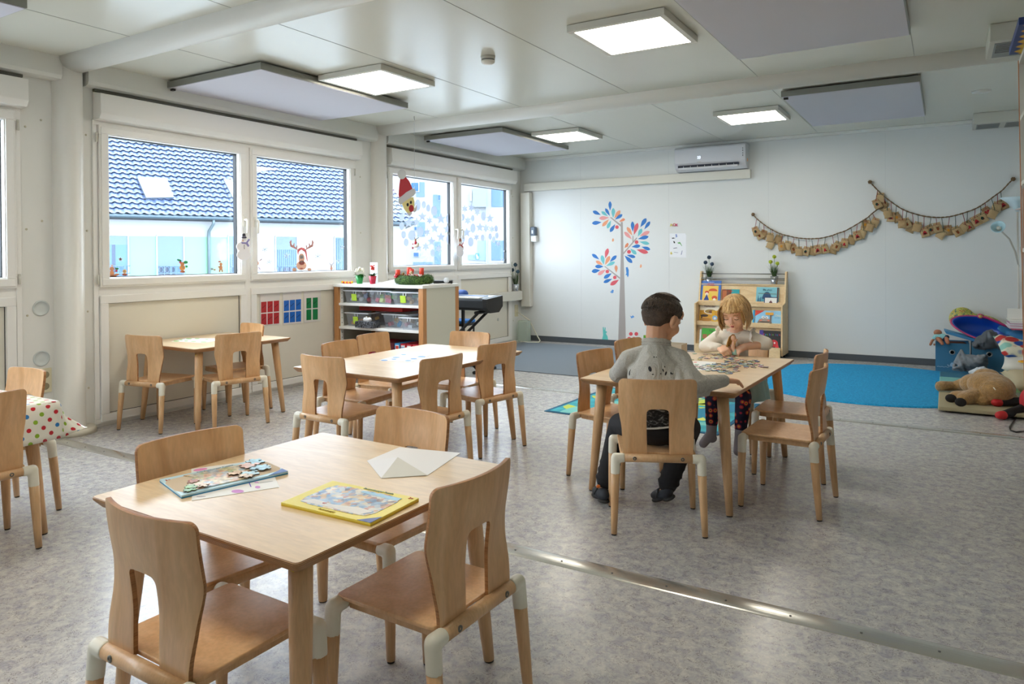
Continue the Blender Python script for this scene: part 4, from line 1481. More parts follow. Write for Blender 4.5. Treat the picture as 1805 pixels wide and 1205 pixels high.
# plant and paper bits in the far left corner
def allium(x, y, z, r, h, col, label, n=3, sc=1.0, metal=True):
    t = pot(x, y, z, r * .72, r, h, mat('#b9bdc2', 0.25, metal=0.9), label, 'potted_plant', 'potted plant', 'artificial flower-ball plants in zinc pots')
    b = MB()
    random.seed(int(abs(x * 100)))
    for k in range(60):
        a = random.uniform(0, 6.28); s_ = random.uniform(0.1, 0.6); L = random.uniform(.08, .17) * sc
        p0 = Vector((r * .5 * math.cos(a), r * .5 * math.sin(a), h))
        p1 = p0 + Vector((math.cos(a) * s_ * L, math.sin(a) * s_ * L, L))
        sd_ = Vector((-math.sin(a), math.cos(a), 0)) * 0.003
        pm = p0.lerp(p1, .5) + Vector((0, 0, L * .12))
        b.add([p0 - sd_, p0 + sd_, pm + sd_ * .8, pm - sd_ * .8, p1], [(0, 1, 2, 3), (3, 2, 4)])
    b.build('grass_blades', mat('#2f4a20', 0.6), t)
    hd = [(-0.035, 0.0, 0.17), (0.03, -0.01, 0.15), (0.0, 0.0, 0.235)][:n]
    for dx, dy, dz in hd:
        dx, dz = dx * sc * 1.3, dz * sc
        MB().tube([(dx * .2, 0, h), (dx * .7, dy, h + dz * .5), (dx, dy, h + dz)], 0.0025, 6).build('stem', mat('#5d7a3a', 0.6), t)
        b = MB().ball((dx, dy, h + dz + .01), 0.019 * sc, 10)
        for q in range(90):
            u = Vector((random.gauss(0, 1), random.gauss(0, 1), random.gauss(0, 1))).normalized()
            b.ball(Vector((dx, dy, h + dz + .01)) + u * 0.021 * sc, 0.005 * sc, 5)
        b.build('flower_ball', mat(col, 0.7, var=0.3, vscale=120), t)
    return t


allium(-5.325, 8.93, 0.731, 0.05, 0.10, '#3c5563', 'plant with dark blue flower balls in a zinc pot in the far left corner', 3, 1.15)
o = MB().box(XL + 0.06, XL + 0.22, 8.96, 9.08, 0.0, 0.30).build('glass_vase', glassy('vase_glass', (0.85, 0.93, 0.88, 1), 0.1, 0.1, (0.75, 0.82, 0.76, 1), 0.35), bevel=0.01)
tag(o, 'square frosted glass vase standing on the floor in the far left corner', 'vase')
b = MB().tube([(XL + .15, 8.90, .01), (XL + .3, 8.86, .012), (XL + .42, 8.95, .012), (XL + .38, 9.06, .02), (XL + .30, 9.10, .10), (XL + .17, 9.12, .30), (XL + .02, 9.04, .42)], 0.008, 8)
tag(b.build('power_cable', mat('#dcd9c8', 0.5)), 'white cable lying on the floor below the corner socket', 'cable')

# ================================================================== BOOK RACK AT THE BACK WALL
RX0, RX1, RH = -2.672, -1.628, 1.03
t = thing('book_rack', 'birch display rack with face-out picture books against the back wall behind the girl', 'book rack', ((RX0 + RX1) / 2, 8.95, 0))
for x in (RX0, RX1 - 0.02):
    pr = [(8.78, 0.05), (9.14, 0.05), (9.14, RH), (9.06, RH), (8.97, 0.66), (8.80, 0.64)]
    keep(MB().prism([(x, y, z) for y, z in pr], (0.02, 0, 0)).build('side_panel', M_BIRCH, bevel=0.003), t)
# three tilted tiers: (front y, back y, bottom z, top z of tilted board)
TIERS = [(8.985, 9.05, 0.64, 0.86), (8.90, 8.97, 0.40, 0.67), (8.82, 8.89, 0.13, 0.42)]
for i, (ya, yb, za, zb) in enumerate(TIERS):
    pr = [(ya + .012, za), (ya + .027, za), (yb + .015, zb), (yb, zb)]
    keep(MB().prism([(RX0 + .02, y, z) for y, z in pr], (RX1 - RX0 - .04, 0, 0)).build('tier_board', M_BIRCH), t)
    keep(MB().box(RX0 + .02, RX1 - .02, ya - .06, ya + .02, za - .012, za).build('tier_shelf', M_BIRCH), t)
    keep(MB().box(RX0 + .02, RX1 - .02, ya - .075, ya - .06, za - .03 - (.07 if i == 2 else .0), za + 0.02).build('tier_lip', M_BIRCH, bevel=0.002), t)
for z, y in ((1.0, 9.07), (0.945, 9.04), (0.925, 9.12)):
    keep(MB().tube([(RX0 + .02, y, z), (RX1 - .02, y, z)], 0.006, 8).build('steel_rod', M_STEEL), t)
keep(MB().box(RX0 + .02, RX1 - .02, 9.035, 9.135, 0.862, 0.874).build('top_shelf', M_BIRCH), t)
for x in (RX0 + .04, RX1 - .04):
    for y in (8.83, 9.09):
        keep(MB().lathe([(0.02, -0.012), (0.022, 0), (0.02, 0.012)], (0, 0, 0), 14, 0, Matrix.Translation((x, y, 0.022)) @ Matrix.Rotation(math.pi / 2, 4, 'Y')).build('caster', M_BLACK), t)
        keep(MB().box(x - .012, x + .012, y - .012, y + .012, 0.03, 0.052).build('caster_fork', M_BLACK), t)


def book(tier, px, label, cover, art=(), words=(), th=0.010, group='picture books in the rack', ang=0):
    """a picture book leaning on a tier; px = x0,x1,y0,y1 of its cover in the photo"""
    ya, yb, za, zb = TIERS[tier]
    sl = math.atan2(yb - ya, zb - za)
    ym = ya - 0.012
    a = P(px[0], px[3], Y=ym); c = P(px[1], px[2], Y=ym + 0.04)
    w, h = c.x - a.x, min(c.z, 1.2) - za
    base = (a.x + w / 2, ym, za + 0.001)
    t = thing('picture_book', label, 'book', base, 0, group)
    t.rotation_euler = (-sl, 0, 0)
    MB().box(-w / 2, w / 2, 0, th, 0, h).build('cover', mat(cover, 0.35), t, bevel=0.001)
    MB().box(-w / 2 + .002, w / 2 - .002, .002, th - .002, h - .0005, h + .0003).build('page_edge', M_PAPER, t)
    k = 0
    for kind, u, v, ru, rv, col in art:
        k += 1
        y = -0.0006 * k
        if kind == 'r': pts = [(-ru, -rv), (ru, -rv), (ru, rv), (-ru, rv)]
        elif kind == 'e': pts = [(ru * math.cos(q), rv * math.sin(q)) for q in [math.pi * 2 * s / 16 for s in range(16)]]
        elif kind == 'd': pts = [(ru * math.cos(q), rv * math.sin(q)) for q in [math.pi * s / 10 for s in range(11)]]
        elif kind == 't': pts = [(-ru, rv), (ru, rv), (-ru, -rv)]
        else: pts = [(-ru, -rv), (ru, -rv), (0, rv)]
        poly = [((u - .5 + p[0]) * w, y, (v + p[1]) * h) for p in pts]
        MB().prism(poly, (0, -0.0006, 0)).build('cover_picture', mat(col, 0.4), t)
    for body, u, v, sz, col in words:
        o = text('title', body, sz, mat(col, 0.4), (0, 0, 0), (math.pi / 2, 0, 0), None, 0.0004)
        o.parent = t; o.location = ((u - .5) * w, -0.0006 * (k + 2), v * h)
    return t


def R7(x0, x1, y0, y1):   # crop [1200,420] scale 5.02 -> photo pixels
    return (1200 + x0 / 5.02, 1200 + x1 / 5.02, 420 + y0 / 5.02, 420 + y1 / 5.02)


book(0, R7(166, 353, 368, 570), 'tall blue picture book with a yellow gnome picture, left of the top tier', '#4a78c4',
     [('r', .5, .40, .38, .37, '#efc65a'), ('d', .62, .52, .22, .12, '#d8542c'), ('e', .33, .46, .10, .07, '#c9342a'), ('e', .33, .38, .08, .08, '#f1e2cf'), ('v', .33, .24, .14, .14, '#1f3f8f'), ('v', .52, .30, .08, .22, '#e7cf3c'), ('e', .72, .22, .13, .09, '#d9572f'), ('e', .72, .13, .07, .07, '#f3ead0'), ('e', .5, .06, .2, .03, '#c8b83c')],
     [('PETER', .5, .83, .030, '#d83c4c'), ('IM WALD', .5, .77, .024, '#d83c4c'), ('ein Bilderbuch', .5, .92, .014, '#cfe0f6')])
book(0, R7(357, 450, 447, 570), 'brown picture book half hidden behind the girl on the top tier', '#8a4a2c', [('r', .3, .6, .2, .3, '#b9683a')])
book(0, R7(390, 517, 447, 570), 'turquoise picture book above the girl\'s head on the top tier', '#2fa6ad', [('e', .5, .35, .3, .25, '#9ed8d0')], [('Rosalie', .4, .86, .022, '#c8413a')], 0.008)
book(0, R7(662, 868, 428, 575), 'light blue sea picture book, right of the top tier', '#7fc0cc',
     [('e', .5, .2, .42, .28, '#4e97ae'), ('d', .48, .30, .20, .42, '#1f4c74'), ('v', .10, .2, .06, .35, '#2a5a7c'), ('v', .20, .15, .05, .3, '#2a5a7c'), ('r', .95, .5, .03, .48, '#5a3a38'), ('r', .30, .62, .20, .010, '#7a6a30'), ('r', .70, .60, .20, .010, '#7a6a30')],
     [('Pit ahoi', .5, .83, .034, '#1f3550')])
t_ = book(0, R7(738, 863, 517, 578), 'small navy booklet in front of the light blue sea book', '#23315e', [('r', .5, .45, .44, .44, '#ecebe6'), ('e', .5, .25, .12, .16, '#5a2130'), ('v', .5, .45, .05, .2, '#5a2130')])
t_.location.y -= 0.016
book(1, R7(163, 342, 575, 778), 'cream picture book with leopard cubs, left of the middle tier', '#efe6d2',
     [('r', .5, .32, .5, .32, '#d9a02a'), ('e', .55, .58, .34, .14, '#f1ead8'), ('e', .55, .58, .29, .11, '#a8873c'), ('e', .60, .56, .14, .08, '#7a4a26'), ('e', .25, .35, .20, .07, '#4a3522'), ('r', .12, .25, .03, .10, '#3a2a1c'), ('e', .35, .14, .32, .09, '#b97f22'), ('r', .5, .965, .30, .035, '#6e1f24')],
     [('Tierkinder', .5, .84, .034, '#5a1f22')])
t_ = book(1, R7(272, 372, 638, 778), 'yellow picture book in front of the leopard book on the middle tier', '#e0ac1c', [('e', .32, .40, .24, .20, '#7fb0d8'), ('e', .32, .36, .12, .10, '#e9e4d6'), ('e', .8, .30, .20, .26, '#4f8f3a'), ('e', .8, .45, .10, .10, '#c43a2a')],
     [('Such', .45, .86, .026, '#c9702a'), ('den', .45, .70, .024, '#c9702a')])
t_.location.y -= 0.014
book(1, R7(540, 655, 630, 780), 'pale green and blue picture book half hidden by the girl\'s hair on the middle tier', '#c9dcb8', [('r', .93, .5, .07, .5, '#2a9fd8'), ('e', .6, .35, .2, .12, '#f1efe0')])
book(1, R7(655, 916, 641, 790), 'light blue picture book with a grey mole, right of the middle tier', '#8fc8e8',
     [('t', .16, .80, .16, .20, '#d23a2a'), ('d', .34, .02, .26, .46, '#8a7a6c'), ('e', .28, .52, .055, .10, '#f4f2ee'), ('e', .41, .50, .055, .10, '#f4f2ee'), ('e', .29, .52, .018, .035, '#222222'), ('e', .40, .50, .018, .035, '#222222'), ('e', .34, .34, .20, .10, '#a5958a'), ('e', .20, .30, .05, .06, '#d9806a'), ('e', .47, .30, .05, .06, '#d9806a'), ('r', .34, .20, .16, .02, '#4f443c'), ('r', .545, .38, .028, .38, '#7a6a5e'), ('r', .50, .78, .14, .09, '#e8a83a')],
     [('Otto', .80, .66, .036, '#f6e9c8'), ('will es wissen', .77, .50, .012, '#34506a'), ('das Buch', .6, .93, .012, '#c43a3a')])
book(2, R7(180, 330, 795, 940), 'green nature picture book on the lowest tier at the left', '#3fae2c',
     [('r', .20, .50, .14, .13, '#a8643a'), ('r', .56, .50, .14, .13, '#c2412e'), ('r', .20, .18, .14, .12, '#5fb0c8'), ('r', .56, .18, .14, .12, '#7a4a2a')],
     [('Tiere', .62, .84, .034, '#1d4a16')])
book(2, R7(160, 184, 800, 940), 'thin white book beside the green nature book on the lowest tier', '#e4e4dc')
book(2, R7(690, 730, 808, 940), 'purple book edge behind the black picture book on the lowest tier', '#4a3a9a')
book(2, R7(705, 897, 818, 950), 'black picture book with coloured letters and a red heart, right of the lowest tier', '#17181c',
     [('e', .62, .30, .20, .20, '#c3242e'), ('v', .78, .18, .12, .22, '#d8303a'), ('e', .66, .32, .04, .05, '#f1e3e3')],
     [('d', .12, .78, .036, '#c83a8a'), ('a', .22, .78, .036, '#3a8ac8'), ('s', .30, .78, .036, '#5fb04a'), ('b', .42, .78, .036, '#3a6fc8'), ('i', .50, .78, .036, '#c83a3a'), ('n', .57, .78, .036, '#5fb04a'), ('i', .70, .78, .036, '#8a4ac8'), ('c', .78, .78, .036, '#3a9ac8'), ('h', .88, .78, .036, '#c83a6a')])
allium(-2.565, 9.085, 0.875, 0.045, 0.085, '#3c4f66', 'plant with dark blue flower balls in a zinc pot on the rack top, left', 3, 1.0)
allium(-1.775, 9.085, 0.875, 0.048, 0.10, '#b9c83a', 'plant with lime green flower balls in a zinc pot on the rack top, right', 3, 0.95)

# ================================================================== WALL TREE DECAL
CA = lambda pts: crop(pts, 1030, 345, 8.926)
CB = lambda pts: crop(pts, 900, 320, 3.3475)
TY = YB - 0.0002
t = thing('wall_tree_decal', 'colourful tree decal with birds on the back wall, tall grey trunk down to the carpet', 'wall decal', tuple(P(1098, 608, Y=YB)))
BL, TE, OR, PK, RD, TR = '#2472c0', '#6cc0c6', '#e79a72', '#e59a98', '#dc5c66', '#a8a09c'
flat('trunk', CB([(650, 238), (662, 238), (666, 420), (672, 600), (681, 968), (634, 968), (646, 600), (651, 400)]), mat(TR, 0.6), 0.001, t, Y=TY)
for q in ([(655, 270), (655, 256), (592, 208), (588, 213)], [(664, 432), (666, 418), (743, 329), (748, 333)], [(719, 362), (725, 356), (725, 320), (720, 320)], [(645, 575), (645, 564), (556, 497), (553, 501)]):
    flat('branch', CB(q), mat(TR, 0.6), 0.0012, t, Y=TY)
LV = [(405, 235, 405, 85, 50, BL), (403, 318, 330, 195, 46, BL), (372, 322, 268, 245, 48, TE), (258, 300, 132, 240, 56, BL), (453, 350, 457, 190, 58, TE), (468, 360, 565, 228, 58, OR), (480, 375, 600, 292, 52, BL), (392, 342, 232, 355, 60, PK), (272, 415, 120, 432, 62, BL), (388, 368, 282, 480, 54, OR), (420, 385, 360, 515, 52, TE), (485, 445, 405, 570, 56, BL),
      (748, 685, 628, 565, 56, PK), (755, 625, 672, 490, 54, OR), (762, 565, 757, 402, 54, BL), (778, 618, 840, 425, 64, RD), (880, 495, 975, 352, 64, BL), (942, 530, 1035, 402, 52, BL), (842, 640, 905, 515, 56, TE), (868, 635, 1028, 560, 62, PK), (842, 678, 1012, 640, 60, BL), (865, 722, 1025, 755, 54, TE), (742, 803, 882, 785, 56, BL), (900, 800, 1038, 845, 54, BL), (820, 845, 1005, 895, 68, RD), (722, 830, 820, 920, 58, TE), (665, 930, 805, 965, 52, BL), (632, 938, 755, 1055, 62, BL),
      (328, 985, 372, 825, 58, RD), (235, 1000, 120, 915, 52, BL), (308, 1085, 275, 932, 60, TE), (325, 1088, 400, 945, 58, OR), (400, 1040, 508, 938, 54, BL), (292, 1085, 180, 1025, 50, OR), (342, 1103, 482, 1040, 54, TE), (305, 1112, 168, 1110, 58, BL)]
LB = [(624, 537, 622, 492, 18, OR), (530, 522, 478, 530, 24, BL), (562, 518, 515, 550, 22, PK), (597, 540, 550, 570, 22, BL), (600, 573, 548, 595, 20, BL), (640, 578, 588, 610, 24, RD)]
WBORD = mat('#eef0f0', 0.6)
for f, L in ((CA, LV), (CB, LB)):
    for bx_, by_, tx_, ty_, w_, c_ in L:
        flat('leaf', f(drop(bx_, by_, tx_, ty_, w_)), mat(c_, 0.55), 0.0012, t, Y=TY)
for x, y, r, f in ((514, 492, 28, CA), (822, 728, 29, CA), (703, 880, 30, CA), (571, 530, 10.5, CB), (615, 565, 10.5, CB), (710, 898, 11, CB), (742, 898, 11, CB), (700, 926, 11, CB), (728, 926, 11, CB)):
    flat('apple', f(ell(x, y, r, r)), mat('#dd5560', 0.55), 0.0014, t, Y=TY)
for q, c_ in (([(640, 236), (652, 224), (664, 216), (672, 218), (676, 224), (668, 232), (655, 236)], '#e58a62'), ([(672, 392), (678, 372), (690, 360), (697, 368), (692, 384), (680, 388)], '#e58a62'), ([(680, 506), (690, 503), (697, 520), (697, 552), (692, 565), (685, 550), (678, 552), (684, 540)], '#3f87cf'),
              ([(598, 352), (600, 338), (606, 333), (611, 345), (606, 354)], '#e8a277'), ([(763, 506), (765, 492), (770, 486), (775, 498), (770, 508)], '#e8a277'), ([(586, 650), (592, 648), (600, 636), (609, 640), (606, 656), (597, 658)], '#5c94d2'), ([(705, 790), (713, 795), (722, 788), (731, 798), (720, 804), (712, 806)], '#5c94d2'),
              ([(540, 930), (546, 905), (544, 860), (549, 856), (553, 878), (556, 857), (561, 862), (560, 880), (570, 886), (562, 896), (572, 912), (576, 934)], '#5fc4bd')):
    flat('animal', CB(q), mat(c_, 0.55), 0.0014, t, Y=TY)

# children's drawing and magnets
t = thing('childs_drawing', 'white sheet with pen scribbles on the back wall right of the tree decal', 'drawing', tuple(P(1195, 430, Y=YB)))
flat('paper', CB([(938, 306), (1030, 305), (1037, 318), (1037, 448), (938, 445)]), mat('#eef0f4', 0.8), 0.002, t, Y=TY)
for pts, c_ in (([(950, 332), (962, 330), (972, 334), (955, 337)], '#2a2c30'), ([(960, 350), (968, 352), (972, 362), (964, 364)], '#2a2c30'), ([(985, 360), (1000, 356), (1012, 378), (1010, 380), (1000, 366), (990, 366)], '#5fa55a'), ([(960, 392), (980, 388), (985, 392), (962, 396)], '#8a8c98'), ([(1005, 430), (1012, 405), (1014, 408), (1009, 432)], '#7a86a8'), ([(965, 415), (990, 418), (988, 420), (965, 418)], '#9a9ca8')):
    flat('pen_stroke', CB(pts), mat(c_, 0.7), 0.0005, t, Y=TY, lift=0.0021)
for ch, x, y, c_, lab in (('A', 949, 257, '#e3d02a', 'yellow'), ('O', 967, 255, '#d8402a', 'orange-red'), ('K', 982, 257, '#e0267a', 'pink'), ('5', 979, 320, '#1f6fd0', 'blue'), ('6', 949, 422, '#e3d02a', 'yellow')):
    p = P(*CB([(x, y)])[0], Y=YB)
    o = text('magnet_letter', ch, 0.052, mat(c_, 0.4), (p.x, YB - 0.007, p.z), (math.pi / 2, 0, 0), None, 0.0045)
    tag(o, '%s plastic magnet character "%s" on the back wall %s' % (lab, ch, 'above the drawing' if y < 300 else 'holding the drawing'), 'magnet', 'plastic magnet characters')

# ================================================================== ADVENT GARLANDS
G1 = lambda pts: crop(pts, 1310, 300, 6.942)
G2 = lambda pts: crop(pts, 1520, 300, 6.333)
M_ROPE = mat('#7a6348', 0.9, bump=0.6, bscale=150, var=0.25, vscale=90)
M_BURLAP = [mat(c_, 0.95, bump=0.5, bscale=220, var=0.10, vscale=120) for c_ in ('#b99c72', '#c4a97f', '#ad9068')]
random.seed(21)


def rope(pts, f, label):
    q = f(pts)
    b = MB()
    P3 = [P(x, y, Y=YB - 0.035) for x, y in q]
    # finer curve
    out = []
    for i in range(len(P3) - 1):
        p0 = P3[max(i - 1, 0)]; p1 = P3[i]; p2 = P3[i + 1]; p3 = P3[min(i + 2, len(P3) - 1)]
        for k in range(5):
            s_ = k / 5
            out.append(0.5 * ((2 * p1) + (-p0 + p2) * s_ + (2 * p0 - 5 * p1 + 4 * p2 - p3) * s_ ** 2 + (-p0 + 3 * p1 - 3 * p2 + p3) * s_ ** 3))
    out.append(P3[-1])
    c = out[0]
    t = thing('garland_rope', label, 'garland', tuple(out[0]))
    for ph in (0, math.pi):
        s_ = []
        for i, p in enumerate(out):
            a = i * 1.3 + ph
            s_.append(p + Vector((0, math.cos(a), math.sin(a))) * 0.004)
        b.tube(s_, 0.0048, 6)
    keep(b.build('cord', M_ROPE), t)
    for e in (out[0], out[-1]):
        b = MB().ball(e + Vector((0, 0.01, 0)), (0.02, 0.022, 0.02), 10).tube([e + Vector((0, 0.01, 0)), e + Vector((0, 0.035, 0.0))], 0.009, 8)
        for k in range(6):
            a = k; b.tube([e + Vector((0, 0.0, 0)), e + Vector((0.022 * math.cos(a), 0, 0.022 * math.sin(a)))], 0.007, 6)
        keep(b.build('end_knot', M_ROPE), t)
    return out


r1 = rope([(120, 540), (165, 590), (250, 660), (340, 720), (450, 775), (545, 800), (650, 825), (760, 836), (850, 837), (960, 828), (1080, 800), (1160, 770), (1250, 740), (1400, 655), (1520, 580), (1580, 525), (1635, 485), (1690, 450)], G1, 'brown twisted cord of the lower left advent garland on the back wall')
r2 = rope([(85, 130), (130, 180), (220, 270), (320, 350), (440, 430), (550, 475), (680, 510), (800, 525), (900, 525), (1000, 512), (1120, 480), (1260, 430), (1370, 365), (1470, 290), (1560, 225), (1640, 140), (1685, 98)], G2, 'brown twisted cord of the upper right advent garland ending near the floor lamp')

MOTIF = ['none', 'santa', 'heart', 'deer', 'star', 'robin', 'angel']


def bag(f, x, y, rot, ax, ay, motif, label, group, i):
    dep = 0.052 - 0.018 * (i % 3)
    c = P(*f([(x, y)])[0], Y=YB - dep)
    at = P(*f([(ax, ay)])[0], Y=YB - 0.035)
    t = thing('advent_pouch', label, 'advent pouch', tuple(c), 0, group)
    sc = 1.0
    w, h, th = 0.043, 0.056, 0.013
    R = Matrix.Rotation(math.radians(rot), 4, 'Y')
    b = MB()
    n, m_ = 7, 8
    vs, fs = [], []
    for side in (-1, 1):
        for j in range(m_ + 1):
            v = j / m_
            ww = w * (1.0 - 0.22 * smooth01((v - 0.72) / 0.12) + 0.16 * smooth01((v - 0.86) / 0.12)) * (0.96 + 0.04 * math.sin(j + i))
            for k in range(n + 1):
                u = -1 + 2 * k / n
                bulge = th * (1 - u * u) ** 0.5 * (math.sin(math.pi * min(1, v * 1.05 + 0.03)) ** 0.5) * (1 if side < 0 else .6) if abs(u) < 1 else 0
                bulge *= 1 - .45 * smooth01((v - .7) / .1)
                vs.append((u * ww + 0.002 * math.sin(j * 2 + i), side * bulge + 0.0015 * math.sin(3 * k + j), -h + 2 * h * v))
    o_ = (n + 1) * (m_ + 1)
    for s_ in (0, 1):
        for j in range(m_):
            for k in range(n):
                a = s_ * o_ + j * (n + 1) + k
                fs.append((a, a + 1, a + n + 2, a + n + 1))
    for k in range(n): fs.append((k, k + 1, o_ + k + 1, o_ + k))
    b.add(vs, fs, 0, True, R)
    b.build('pouch', M_BURLAP[i % 3], t)
    red = i % 2 == 0
    M_S = mat('#8a2230' if red else '#1f4a3c', 0.8)
    top = R @ Vector((0, -0.004, h * 0.6))
    b = MB()
    b.tube([Vector(at) - c, (Vector(at) - c) * 0.5 + (top) * 0.5 + Vector((.002, -.004, 0)), top + Vector((0, -.006, 0))], 0.0028, 6)
    for k in range(5):
        p = R @ Vector((-w * .7 + k * w * .35, -0.012, h * 0.62))
        b.ball(p, (0.0045, 0.002, 0.0035), 6)
    b.build('string', M_S, t)
    if motif != 'none':
        def pt(u, v): return R @ Vector((u * w, -th - 0.0015, v * h))
        def shape(poly, col, nm='motif'):
            MB().prism([pt(u, v) for u, v in poly], (0, -0.0012, 0)).build(nm, mat(col, 0.9), t)
        E = lambda cx, cy, rx, ry: [(cx + rx * math.cos(a), cy + ry * math.sin(a)) for a in [6.283 * k / 12 for k in range(12)]]
        if motif == 'heart': shape([(0, -.6), (.5, -.1), (.55, .2), (.3, .35), (0, .15), (-.3, .35), (-.55, .2), (-.5, -.1)], '#a3202c'); shape(E(0, -.05, .15, .12), '#d79a3a')
        elif motif == 'santa': shape([(-.5, -.5), (.5, -.45), (.35, .0), (.1, .3), (-.3, .05)], '#a8232c'); shape(E(0, -.3, .25, .16), '#efe6da'); shape(E(-.35, .3, .12, .1), '#2f5a3a')
        elif motif == 'deer': shape(E(0, -.2, .3, .35), '#8a4a22'); shape([(-.4, .2), (-.1, .1), (.1, .1), (.4, .25), (.2, 0), (-.2, 0)], '#2c2420'); shape(E(.05, -.4, .12, .1), '#b52430')
        elif motif == 'star': shape([(math.cos(math.radians(90 + 36 * k)) * (.5 if k % 2 == 0 else .22), math.sin(math.radians(90 + 36 * k)) * (.45 if k % 2 == 0 else .2)) for k in range(10)], '#c98a2c')
        elif motif == 'robin': shape(E(-.05, -.1, .35, .3), '#223a34'); shape(E(.15, -.25, .18, .14), '#b52a2c'); shape([(-.2, .3), (.1, .2), (0, .05)], '#223a34')
        else: shape([(-.4, -.55), (.4, -.55), (.1, .1), (-.1, .1)], '#b02630'); shape(E(0, .2, .16, .14), '#e3b04a'); shape(E(.3, -.5, .15, .1), '#22261f')
    return t


B1 = [(155, 745, -20, 165, 595, 'robin'), (195, 790, -30, 205, 635, 'deer'), (245, 785, 20, 250, 660, 'none'), (330, 820, 8, 330, 722, 'none'), (335, 905, 25, 352, 735, 'none'), (425, 845, 20, 440, 772, 'none'), (470, 930, -10, 480, 790, 'star'), (540, 920, 15, 545, 800, 'none'), (615, 955, -18, 625, 820, 'deer'), (683, 990, 0, 680, 828, 'none'), (768, 990, 15, 770, 836, 'robin'), (850, 985, 8, 837, 837, 'none'), (910, 970, -12, 925, 830, 'santa'), (1000, 960, -14, 1005, 815, 'angel'), (1105, 965, 15, 1090, 798, 'none'), (1150, 925, 22, 1155, 772, 'deer'), (1240, 890, 5, 1240, 743, 'angel'), (1325, 850, 12, 1318, 700, 'none'), (1395, 800, -15, 1395, 657, 'santa'), (1460, 770, 25, 1462, 620, 'none'), (1495, 665, 10, 1505, 590, 'star'), (1555, 690, 18, 1540, 562, 'none'), (1610, 640, 22, 1580, 525, 'none')]
B2 = [(165, 375, -25, 170, 222, 'robin'), (200, 305, 5, 190, 240, 'none'), (235, 400, 35, 230, 280, 'none'), (283, 480, -12, 283, 322, 'none'), (320, 520, 5, 322, 352, 'santa'), (385, 525, -20, 380, 392, 'star'), (445, 590, 0, 452, 435, 'none'), (495, 590, -20, 498, 455, 'deer'), (550, 640, 28, 560, 478, 'none'), (612, 630, 15, 622, 495, 'none'), (695, 690, -15, 690, 512, 'santa'), (765, 660, -28, 768, 520, 'robin'), (840, 640, -15, 822, 525, 'deer'), (885, 710, 35, 885, 525, 'none'), (960, 670, -5, 972, 516, 'star'), (1060, 680, -28, 1038, 504, 'deer'), (1130, 640, 28, 1120, 480, 'none'), (1185, 620, -30, 1173, 460, 'angel'), (1270, 565, -30, 1258, 431, 'santa'), (1340, 530, -28, 1322, 395, 'robin'), (1395, 465, -32, 1370, 365, 'heart'), (1460, 480, 25, 1440, 312, 'none'), (1500, 410, 10, 1508, 262, 'none'), (1570, 380, -25, 1545, 238, 'santa')]
MD_ = {'none': 'plain burlap pouch', 'robin': 'burlap pouch with dark bird motif', 'deer': 'burlap pouch with brown reindeer motif', 'star': 'burlap pouch with ochre motif', 'santa': 'burlap pouch with red Santa motif', 'angel': 'burlap pouch with red figure motif', 'heart': 'burlap pouch with red heart motif'}
for i, q in enumerate(B1): bag(G1, *q, '%s, %s from the left on the lower left garland' % (MD_[q[5]], nth[i]), 'burlap pouches on the lower left garland', i)
for i, q in enumerate(B2): bag(G2, *q, '%s, %s from the left on the upper right garland' % (MD_[q[5]], nth[i]), 'burlap pouches on the upper right garland', i)

# ================================================================== WINDOW DECORATIONS
GX = XL - 0.0375        # room-side face of the panes
WP = film('#dfe6f4', 0.6, 1.12)
C5 = lambda pts: crop(pts, 670, 290, 6.34)
C6 = lambda pts: crop(pts, 780, 310, 6.69)
circ = [(420, 450, 33, 62), (487, 448, 24, 40), (537, 485, 23, 40), (602, 517, 35, 57), (768, 602, 32, 58), (240, 593, 26, 42), (242, 685, 27, 45), (262, 783, 27, 42), (355, 790, 42, 55), (290, 868, 27, 43), (450, 750, 36, 55), (772, 833, 32, 57), (586, 985, 24, 43), (265, 520, 22, 35)]
stars = [(472, 580, 50, 5), (552, 622, 42, 6), (680, 605, 58, 5), (320, 650, 55, 5), (610, 710, 52, 5), (525, 755, 42, 6), (750, 720, 50, 5), (680, 810, 52, 5), (408, 640, 45, 5), (575, 860, 50, 5), (510, 915, 45, 6), (655, 940, 45, 6), (430, 930, 40, 5)]
circ2 = [(238, 488, 22, 40), (355, 498, 20, 38), (482, 473, 28, 53), (632, 620, 19, 38), (640, 703, 20, 38), (604, 750, 20, 38), (562, 715, 19, 36), (472, 730, 21, 38), (358, 615, 30, 55), (333, 777, 32, 55), (242, 742, 22, 38)]
stars2 = [(262, 387, 42, 6), (340, 375, 42, 6), (410, 425, 40, 6), (298, 525, 45, 6), (440, 605, 50, 5), (512, 615, 45, 6), (560, 500, 50, 5), (582, 628, 40, 6), (285, 665, 55, 5), (400, 722, 42, 6), (655, 795, 38, 6)]
for L, f, pane, shape in ((circ, C5, 'left pane', 'c'), (circ2, C6, 'right pane', 'c'), (stars, C5, 'left pane', 's'), (stars2, C6, 'right pane', 's')):
    for i, q in enumerate(sorted(L, key=lambda q: q[0])):
        if shape == 'c': pts = f(ell(q[0], q[1], q[2], q[3])); nm, d = 'paper_circle', 'white round paper dot'
        else: pts = f(star(q[0], q[1], q[2] * 1.15, q[3], 0.45, -90, 0.85)); nm, d = 'paper_star', 'white %s-pointed paper star' % ('five' if q[3] == 5 else 'six')
        pts = [(min(max(x, 692.5), 797.0) if pane == 'left pane' else max(x, 814.5), y) for x, y in pts]
        o = flat(nm, pts, WP, 0.0006, None, X=GX)
        tag(o, '%s on the %s of the far window, %s from the left' % (d, pane, nth[i]), 'paper ' + ('dot' if shape == 'c' else 'star'), 'white paper shapes on the far window')

